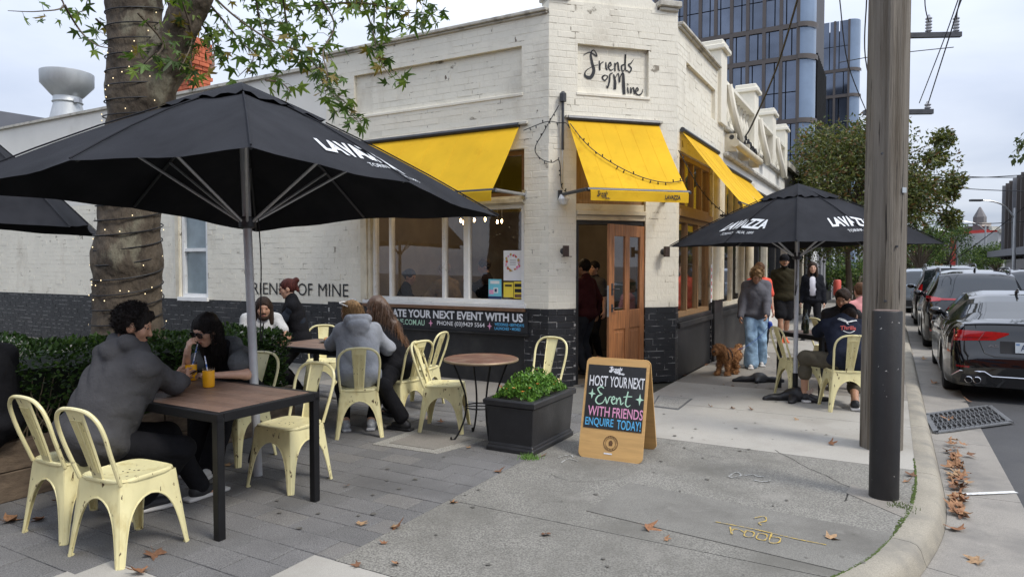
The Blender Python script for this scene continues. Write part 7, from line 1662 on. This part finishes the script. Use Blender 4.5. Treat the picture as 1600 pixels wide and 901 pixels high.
m_hl = [leafmat('hedge_leaf_%d' % i, c, .15, .35, 9.) for i, c in enumerate([(.035, .075, .014), (.055, .11, .018), (.022, .045, .011), (.09, .15, .03)])]
hg = thing('hedge', 'dense clipped green hedge in the sleeper bed behind the front table', 'hedge', tuple(H0 + UP * .4))
def htop(a, b): return .98 + .05 * math.sin(a * 3.1 + b * 2) + .03 * math.sin(a * 9.3 + 1) - .08 * max(0, a - 1.1) + .02 * math.sin(b * 11)
def hs(r):
    a = r.uniform(-2.6, 2.26); u = r.random()
    if u < .5:  # front face
        z = r.uniform(.36, 1.0); b = .02 + abs(r.gauss(0, .05)) + .06 * math.sin(a * 4.3 + z * 5) + (.05 if z < .6 else 0); zt = htop(a, b); p = H0 + D2 * a + D1 * b; n = -D1 + UP * .4; z = .36 + (z - .36) / .64 * (zt - .36)
    elif u < .62: b = r.uniform(0, 1.0); z = r.uniform(.36, htop(2.2, b)); p = H0 + D2 * (2.26 - abs(r.gauss(0, .05)) + .04 * math.sin(z * 9)) + D1 * b; n = D2 + UP * .3
    else: b = r.uniform(0, 1.05); z = htop(a, b) - abs(r.gauss(0, .05)); p = H0 + D2 * a + D1 * b; n = UP - D1 * .2
    return V(p.x, p.y, z), n
mb = MB()
for i, n in enumerate((6500, 5200, 5000, 1500)):
    q = leafcloud(n, hs, .042, random.Random(40 + i), .9, .6); k = len(mb.v); mb.v += q.v; mb.f += [tuple(j + k for j in f) for f in q.f]; mb.mi += [i] * len(q.f)
o = mb.build('foliage', m_hl, hg, fix=False)
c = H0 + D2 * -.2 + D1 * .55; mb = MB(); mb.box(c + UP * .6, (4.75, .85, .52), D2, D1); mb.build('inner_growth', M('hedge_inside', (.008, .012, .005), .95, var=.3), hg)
mb = MB(); rr = random.Random(9)
for _ in range(90): a = rr.uniform(-2.4, 1.9); p = H0 + D2 * a + D1 * rr.uniform(.0, .08); p.z = .36; q = p + D2 * rr.gauss(0, .08) - D1 * rr.uniform(0, .02); q.z = rr.uniform(.55, .85); mb.tube([p, (p + q) / 2 + D2 * rr.gauss(0, .02), q], [.006, .005, .003], 4)
mb.build('stem', M('hedge_stem', (.16, .12, .075), .8, var=.2), hg)
# ---- street trees
def crown_tree(label, base, trunk_h, cz, rx, rz, n, size, mats, weights, seed, trunk_r=.12, group=None, clumps=26, name='street_tree', stray=()):
    t = thing(name, label, 'tree', tuple(base), group=group); base = Vector(base); r = random.Random(seed); c = base + UP * cz
    mb = MB(); top = c + UP * rz * .2; mb.tube(smoothpts([base, base + UP * trunk_h * .5 + V(.05, 0, 0), base + UP * trunk_h, top], 4), [trunk_r * (1 - .06 * i) for i in range(13)], 8)
    cl = []
    for i in range(clumps):
        a = r.uniform(0, 6.28); e = math.asin(r.uniform(-.75, 1)); q = r.uniform(.55, 1.0); p = c + V(math.cos(a) * math.cos(e) * rx * q, math.sin(a) * math.cos(e) * rx * q, math.sin(e) * rz * q); cl.append((p, r.uniform(.2, .42) * rx)); mb.tube(smoothpts([base + UP * trunk_h, (base + UP * trunk_h + p) / 2 + UP * .1, p], 3), [trunk_r * .4 * (1 - .12 * k) for k in range(7)], 5)
    for ex, ez in stray: p = c + V(ex * rx, 0, ez * rz); cl.append((p, .13 * rx)); mb.tube(smoothpts([c, (c + p) / 2 + UP * .2, p], 3), [trunk_r * .25 * (1 - .13 * k) for k in range(7)], 5)
    mb.build('trunk', m_twig, t)
    def sm(rn):
        p, q = rn.choice(cl); d = V(rn.gauss(0, 1), rn.gauss(0, 1), rn.gauss(0, .8)); d = d.normalized() * q * rn.random() ** .4; return p + d, d.normalized() + UP * .2 - UP * .3
    out = MB()
    for i, w in enumerate(weights): q = leafcloud(int(n * w), sm, size, random.Random(seed * 7 + i), .5, .5); k = len(out.v); out.v += q.v; out.f += [tuple(j + k for j in f) for f in q.f]; out.mi += [i] * len(q.f)
    out.build('crown', mats, t, fix=False); return t
lf_st = [leafmat('street_leaf_%d' % i, c, .2, .35, 3.) for i, c in enumerate([(.05, .07, .018), (.10, .11, .028), (.15, .085, .03), (.14, .15, .034)])]
crown_tree('leafy street tree with reddening dark green crown behind the timber pole', V(9.7, 19.6, 0), 2.0, 3.55, 2.25, 1.9, 40000, .112, lf_st, (.36, .32, .13, .19), 3, .13, clumps=64, stray=((1.35, .25), (1.2, .9), (1.3, -.3), (1.1, .6), (1.25, .05)))
lf_g = [leafmat('green_leaf_%d' % i, c, .25, .35, 1.) for i, c in enumerate([(.055, .10, .02), (.12, .17, .03), (.03, .06, .015)])]
for i, (x, y, Y, r_, zc, lab) in enumerate(((1438, 362, 38, 1.7, 3.4, 'pale green street tree seen right of the timber pole'), (1480, 378, 62, 2.5, 3.8, 'bright green tree crown down the street behind the parked cars'), (1526, 405, 85, 2.2, 2.6, 'low dark green tree far down the street near the red shop'), (1424, 398, 48, 2.0, 2.5, 'dark green tree low behind the farthest parked cars'), (1560, 404, 70, 2.4, 2.3, 'dark clipped tree on the far footpath before the office block'), (1336, 420, 30, 1.6, 1.4, 'bushy green shrub at the kerb beyond the seated guests'))):
    p = AT(x, y, Y); crown_tree(lab, V(p.x, p.y, -.13), zc * .45, zc, r_, r_ * .8 if zc > 3 else zc * .6, 4200, .2 * (r_ / 2.5), lf_g, (.4, .35, .25), 20 + i, .15, 'trees down the street', 22)
# overhanging twig at the right picture edge
t = thing('overhanging_branch', 'twig of leaves hanging into the right picture edge', 'branch', tuple(AT(1610, 225, 14))); P = [AT(1630, 205, 14), AT(1605, 225, 14), AT(1590, 236, 14)]; MB().tube(P, .012, 5).build('twig', m_twig, t)
leafcloud(130, lambda r: (AT(r.uniform(1583, 1640), r.uniform(212, 252), 14 + r.uniform(-.4, .4)), V(0, 0, -1)), .14, random.Random(3)).build('foliage', lf_st[0], t, fix=False)
# ================================================================== STREET FURNITURE, BACKGROUND
m_pole = M('weathered_hardwood', (.195, .172, .14), .9, var=.3, vs=3, bump=.7, bs=14, bdist=.03, stretch=(6, 6, .2), col2=(.10, .08, .056), c2=(.46, .66), s2=3, col3=(.03, .025, .02), c3=(.60, .635), s3=5)
PB = V(3.25, 5.92, 0)
tp_ = thing('power_pole', 'tall weathered timber power pole beside the kerb', 'pole', tuple(PB))
rings = []
for z, s in ((-.1, 1.0), (1.5, .985), (3, .965), (6, .93), (9.5, .89)):
    rings.append([PB + UP * z + V(math.cos(a) * .168 * s * q, math.sin(a) * .168 * s * q, 0) + V(.01 * z * .1, 0, 0) for a, q in ((R(-112 + 45 * k), 1.04 if k % 2 == 0 else .98) for k in range(8))])
MB().ring(rings).build('shaft', m_pole, tp_, bevel=.012)
mb = MB(); p = AT(1413, 297, 5.77); mb.box(p, (.045, .006, .045), V(.93, .36, 0).normalized()); mb.build('number_tag', m_plate, tp_)
mb = MB()
for x, y in ((1383, 470), (1402, 520), (1378, 240), (1401, 385)): mb.lathe([(.012, 0), (.01, .01)], AT(x, y, 5.76), 8, V(0, -1, 0))
mb.build('bolt', m_dsteel, tp_)
m_bol = M('dark_painted_steel', (.014, .013, .013), .5, var=.2, vs=8, bump=.15, bs=60, col3=(.45, .43, .4), c3=(.69, .70), s3=24)
bo = thing('bollard', 'dark steel pipe bollard with rust cap before the timber pole', 'bollard', tuple(G(1387, 780)))
c = G(1387, 780) + V(0, .05, 0)
MB().lathe([(.094, -.02), (.094, 1.285), (.090, 1.292)], c, 32).build('pipe', m_bol, bo, smooth=True); MB().lathe([(.088, 1.285), (.08, 1.297), (.003, 1.302)], c, 32).build('cap', M('rusted_cap', (.12, .085, .07), .9, var=.4, vs=25, bump=.4, bs=60), bo, smooth=True)
# far pole with cross arms behind the timber pole
FP = V(9.0, 16, 0); fp = thing('power_pole', 'second power pole with insulator cross arms hidden behind the near pole', 'pole', tuple(FP)); MB().lathe([(.15, -.1), (.12, 9.5)], FP, 10).build('shaft', m_pole, fp, smooth=True)
def Z16(y): return CAMH + (415 - y) / F * 16
def X16(x): return (x - 800) / F * 16
m_ins = M('grey_insulator', (.35, .36, .38), .3, var=.1)
for x0, x1, y, ins in ((1395, 1487, 62, (1439, 1481)), (1343, 1446, 179, (1361, 1440))):
    MB().box((X16((x0 + x1) / 2), 15.9, Z16(y)), (X16(x1) - X16(x0), .1, .11), V(1, -.06, 0).normalized()).build('cross_arm', m_dsteel, fp)
    for xi in ins: MB().lathe([(.02, 0)] + [(.045 if k % 2 else .075, .05 + k * .035) for k in range(10 if y < 100 else 4)] + [(.02, .42 if y < 100 else .2)], (X16(xi), 15.9, Z16(y) + .05), 10).build('insulator', m_ins, fp)
def wire(pts, r, label, name='overhead_wire'):
    o = MB().tube(smoothpts(pts, 6), r, 5).build(name, m_wire); tag(o, label, 'wire')
wire([V(X16(1439), 15.9, Z16(42)), AT(1445, 0, 14), AT(1456, -120, 9)], .012, 'overhead wire from the left insulator of the upper cross arm')
wire([V(X16(1481), 15.9, Z16(40)), AT(1500, 0, 14), AT(1540, -120, 9)], .012, 'overhead wire from the right insulator of the upper cross arm')
wire([V(X16(1440), 15.9, Z16(168)), AT(1482, 62, 13), AT(1500, 5, 11.5), AT(1530, -60, 9)], .012, 'overhead wire rising from the lower cross arm to the right')
wire([V(X16(1427), 15.9, Z16(165)), AT(1475, 62, 13.2), AT(1497, 0, 11.5), AT(1520, -60, 9)], .01, 'thinner overhead wire rising from the lower cross arm')
wire([V(X16(1361), 15.9, Z16(172)), AT(1352, 90, 13), AT(1354, 0, 11), AT(1356, -60, 9)], .012, 'overhead wire running straight up left of the timber pole')
wire([V(X16(1345), 15.9, Z16(176)), AT(1325, 100, 13), AT(1312, 0, 11), AT(1305, -60, 9)], .01, 'overhead wire slanting up before the second tower')
wire([AT(1310, 98, 15), AT(1380, 86, 15), AT(1490, 74, 15)], .01, 'thin wire crossing behind the timber pole')
wire([W('R', 4.3, 4.05, .1), AT(1175, 195, 12.2), AT(1212, 110, 10.5), AT(1246, 0, 9), AT(1262, -60, 8)], .016, 'thick black service cable slanting up from the right facade', 'service_cable')
t = thing('cable_bracket', 'tangled black cable coil where the service cable meets the wall', 'cable', tuple(W('R', 4.4, 4, .1))); rr = random.Random(4); mb = MB()
for k in range(5): c = W('R', 4.3 + .15 * k, 4.0 - .05 * k, .12); mb.tube([c + (D2 * math.cos(a) + UP * math.sin(a)) * .1 * rr.uniform(.7, 1.2) + NR * .02 * k for a in [q * .7 for q in range(9)]], .015, 5)
mb.build('coil', m_wire, t)
for i, (x0, y0, x1, y1, lab) in enumerate(((1440, 278, 1640, 270, 'uppermost'), (1400, 285, 1640, 300, 'second'), (1440, 350, 1640, 343, 'third'), (1500, 400, 1640, 290, 'slanting'), (1440, 272, 1640, 276, 'thin twin'))):
    wire([AT(x0, y0, 45), AT((x0 + x1) / 2, (y0 + y1) / 2 + 3, 42), AT(x1, y1, 38)], .025, lab + ' tram wire spanning the street at the right', 'tram_wire')
# street lamps
def lamp(x, ytop, Y, reach, label):
    b = AT(x, ytop, Y); t = thing('street_lamp', label, 'street lamp', (b.x, b.y, -.13), group='street lamps down the road'); sc = Y / 40
    MB().tube([V(b.x, b.y, -.13), V(b.x, b.y, b.z)], [.11, .075], 8).build('post', m_steel, t, smooth=True)
    e = V(b.x - reach, b.y, b.z + .45); MB().tube(smoothpts([V(b.x, b.y, b.z - .6), V(b.x - reach * .3, b.y, b.z + .1), V(b.x - reach * .65, b.y, b.z + .38), e], 4), .045, 6).build('arm', m_steel, t, smooth=True); MB().box(e - V(.3, 0, 0), (.7, .3, .12)).build('lamp_head', m_dsteel, t, bevel=.03)
lamp(1586, 325, 40, 2.0, 'tall grey street lamp at the right before the office block'); lamp(1496, 366, 62, 2.2, 'grey street lamp in the middle distance arm to the left'); lamp(1483, 375, 70, .4, 'slim white post beside the middle distance street lamp'); lamp(1540, 352, 75, 3, 'distant street lamp with long thin arm')
# ---- glass office tower
m_tg = M('tower_glass', (.125, .15, .20), .07, metal=.75, var=.3, vs=.22, spec=.9); m_tf = M('tower_bronze_frame', (.085, .07, .062), .5, var=.1, vs=.3); m_td = M('tower_dark_side', (.05, .045, .045), .6, var=.15, vs=.4); m_tcg = M('tower_curved_glass', (.18, .24, .33), .05, metal=.3, var=.15, vs=.3, spec=.9)
def tower(label, corner, wl_, wr_, h, fl0, fh, bays, ground=0):
    t = thing('office_tower', label, 'building', tuple(corner)); C0 = Vector(corner)
    MB().poly([C0 + D1 * .8 + D2 * .8, C0 + D1 * wl_ + D2 * .3, C0 + D1 * wl_ + D2 * wr_, C0 + D1 * .3 + D2 * wr_], UP * h).build('core', m_td, t)
    z = fl0; k = 0
    pane_me = {}
    while z < h:
        dbl = k % 3 != 1; H = fh * (2 if dbl else 1)
        # slab band
        MB().poly([C0 + D1 * 1.6 - D2 * .25, C0 + D1 * wl_ - D2 * .25, C0 + D1 * wl_ + D2 * .4, C0 + D1 * 1.6 + D2 * .4], UP * .5).build('floor_band', m_tf, t).location.z = z
        cv = [C0 + D1 * (1.6 - 1.6 * math.sin(a)) + D2 * (1.35 - 1.6 * math.cos(a)) for a in [R(q) for q in range(0, 91, 15)]]
        mb = MB(); mb.grid([[V(p.x, p.y, z + .5) for p in cv], [V(p.x, p.y, z + H) for p in cv]]); mb.build('corner_pane', m_tcg, t, smooth=True, fix=False)
        cv2 = [C0 + D1 * (1.6 - 1.8 * math.sin(a)) + D2 * (1.35 - 1.85 * math.cos(a)) for a in [R(q) for q in range(0, 91, 15)]]
        mb = MB(); mb.grid([[V(p.x, p.y, z) for p in cv2], [V(p.x, p.y, z + .5) for p in cv2]]); mb.build('corner_band', m_tf, t, smooth=True, fix=False)
        for rows in range(2 if dbl else 1):
            za = z + .5 if rows == 0 else z + fh + .06; zb = z + fh if rows == 0 or not dbl else z + 2 * fh
            if not dbl: zb = z + fh
            for b in range(bays):
                w = (wl_ - 1.6) / bays; s0 = 1.6 + b * w; tw = ((.0, .62), (.66, .94)) if (b + k) % 2 else ((0, .3), (.34, .94))
                for u0, u1 in tw:
                    c = C0 + D1 * (s0 + w * (u0 + u1) / 2 + .1) + UP * (za + zb) / 2; key = (round(w * (u1 - u0), 3), round(zb - za, 3))
                    if key not in pane_me: o = MB().box((0, 0, 0), (key[0] - .05, .1, key[1] - .05)).build('pane', m_tg); pane_me[key] = o.data; bpy.data.objects.remove(o)
                    o = link('pane', pane_me[key]); o.location = c; o.rotation_euler = (random.gauss(0, .004), 0, math.atan2(D1.y, D1.x) + random.gauss(0, .004)); attach(o, t)
        mb = MB()
        for b in range(bays + 1):
            w = (wl_ - 1.6) / bays; c = C0 + D1 * (1.6 + b * w + (.0 if k % 2 else .0)) - D2 * .1 + UP * (z + H / 2 + .25); MB().box(c, (.34, .35, H - .5), D1).build('fin', m_tf, t)
        z += H; k += 1
    # the narrow street side: dark cladding with vertical slots
    for k in range(10):
        s = 1.6 + (wr_ - 2.5) * k / 10; c = C0 + D2 * (s + .3) - D1 * .02 + UP * (h * .35); MB().box(c, (.35, .3, h * .55), D2).build('slot', m_black, t)
    return t
tower('dark glass office tower with bronze frames rising behind the cafe', AT(1268, 415, 72) - UP * 1.6, 24, 14, 39, 0, 3.35, 13)
tower('second narrower glass tower beside the main office tower', AT(1338, 415, 112) - UP * 1.6, 8, 8, 40.5, 0, 4.2, 3)
# ---- neighbouring shops along the right footpath
def shop(label, s0, s1, h, mat, setb=0., cols=()):
    t = thing('shop_building', label, 'building', tuple(W('R', s0, 0)))
    mb = MB(); fbox(mb, 'R', s0 + .02, s1 - .02, 3.0, h, -5, setb); mb.build('upper_wall', mat, t); mb = MB(); fbox(mb, 'R', s0 + .02, s1 - .02, h, h + .15, -5, setb + .1); mb.build('coping', m_cap, t)
    n = len(cols)
    for i, (kind, a, b) in enumerate(cols):
        if kind == 'g':
            mb = MB(); fbox(mb, 'R', a, b, .45, 2.95, setb - .2, setb - .15); o = mb.build('window', m_glass, t); mb = MB(); frame_rect(mb, 'R', a, b, .4, 3.0, .06, setb - .24, setb - .1); mb.build('frame', m_blackr, o); mb = MB(); fbox(mb, 'R', a, b, 0, .4, -.4, setb - .05); mb.build('stall_riser', m_blackr, t)
        else: mb = MB(); fbox(mb, 'R', a, b, 0, 3.0, -.4, setb); mb.build('pilaster', kind, t, bevel=.01)
    mb = MB(); fbox(mb, 'R', s0, s1, 0, 3, -3, -2.9); mb.build('back_wall', m_dark, t)
m_gbr = M('charcoal_brick', (.045, .042, .042), .8, var=.2, vs=4, bump=.5, bs=12); m_grn = M('grey_render', (.2, .2, .21), .8, var=.1)
shop('low charcoal brick building beyond the white parapet', 10.65, 15.5, 4.3, m_gbr, 0, [(m_trim, 10.7, 11.3), ('g', 11.3, 13.0), (m_blackr, 13.0, 13.5), ('g', 13.5, 15.0), (m_trim, 15.0, 15.5)])
shop('grey shop with white louvre panel further along the footpath', 15.6, 22, 4.6, m_grn, .05, [(m_blackr, 15.6, 16.2), ('g', 16.2, 18.2), (m_white, 18.2, 19.4), (m_grn, 19.4, 20.2), ('g', 20.2, 21.4), (m_grn, 21.4, 22)])
shop('dark fronted shop with grey columns at the end of the row', 22.1, 34, 5.2, m_gbr, .1, [(m_grn, 22.1, 22.8), ('g', 22.8, 26), (m_grn, 26, 26.8), ('g', 26.8, 33), (m_grn, 33, 34)])
t = thing('red_bin', 'coral red post bin standing at the edge of the far footpath', 'bin', tuple(W('R', 17.5, 0, .9))); c = W('R', 17.5, 0, .9); MB().lathe([(.12, .55), (.13, .6), (.13, 1.05), (.1, 1.1)], c, 14).build('drum', M('coral_red', (.6, .1, .07), .5, var=.1), t, smooth=True); MB().lathe([(.04, 0), (.04, .55)], c, 8).build('post', m_dsteel, t)
# ---- across the road
ob_ = thing('office_block', 'dark glazed office block with pale fins at the right edge', 'building', tuple(V(34, 46, 0)))
c0 = AT(1572, 415, 60); c0.z = 0
MB().poly([c0, c0 - D2 * 34, c0 - D2 * 34 - D1 * 12, c0 - D1 * 12], UP * 8.7).build('core', M('office_dark_glass', (.02, .025, .03), .1, var=.3, vs=.5), ob_)
for k in range(17): p = c0 - D2 * (2 * k) + D1 * .15; MB().box(p + UP * 5.4, (.25, .5, 6.5), D2).build('fin', m_tf if k % 3 else m_grn, ob_)
p = c0 - D2 * 17 + D1 * .6; MB().box(p + UP * 2.6, (34, 1.6, .5), D2).build('canopy', m_grn, ob_)
cols = [((.5, .48, .44), 1500, 1516, 395), ((.36, .16, .07), 1516, 1531, 372), ((.16, .15, .15), 1531, 1546, 352), ((.5, .05, .04), 1546, 1560, 358), ((.5, .5, .49), 1560, 1580, 362)]
nm = ['cream', 'orange brick', 'dark stone', 'bright red', 'white']
for i, (c, x0, x1, yt) in enumerate(cols):
    Y = 100 - i * 3; p0, p1 = AT(x0, yt, Y), AT(x1, yt, Y); t = thing('distant_shop', nm[i] + ' two storey shop front far down the street', 'building', (p0.x, Y, 0), group='shops far down the street'); m = M('far_%d' % i, c, .8, var=.15, vs=.5)
    MB().box(((p0.x + p1.x) / 2, Y + 4, p0.z / 2), (p1.x - p0.x - .05, 8, p0.z)).build('wall', m, t); MB().box(((p0.x + p1.x) / 2, Y - .1, p0.z + .1), (p1.x - p0.x - .05, .6, .5)).build('cornice', m_cap, t)
    if i == 2: MB().lathe([(.8, 0), (.8, 1.2), (.1, 2.6)], ((p0.x + p1.x) / 2, Y + 1, p0.z), 6).build('turret', m, t)
    for a in (.25, .7):
        for z in (2.2, p0.z * .68): MB().box((p0.x + (p1.x - p0.x) * a, Y - .02, z), ((p1.x - p0.x) * .25, .1, 1.4)).build('window', m_td, t)
# terrace on the other side of the side street: the shop window mirrors it
op = thing('opposite_terrace', 'red brick terrace across the side street mirrored in the shop window', 'building', (-6, -15, 0))
MB().box((-6, -18, 3.4), (46, 6, 7.0), V(1, -.25, 0).normalized()).build('wall', m_rb, op); MB().box((-6, -18, 7.1), (46.6, 6.6, .5), V(1, -.25, 0).normalized()).build('roof', m_td, op)
for k in range(9):
    for z in (1.7, 5.0): c = V(-6, -15, 0) + V(1, -.25, 0).normalized() * (-18 + k * 4.4) ; MB().box((c.x + .1, c.y + .12, z), (1.6, .2, 2.0), V(1, -.25, 0).normalized()).build('window', m_tg, op)
# low far buildings closing the street and the left horizon
fb = thing('far_terrace', 'hazy grey terrace closing the far end of the street', 'building', (60, 170, 0)); MB().box((70, 175, 4), (60, 10, 9), V(1, .1, 0).normalized()).build('wall', m_grn, fb)
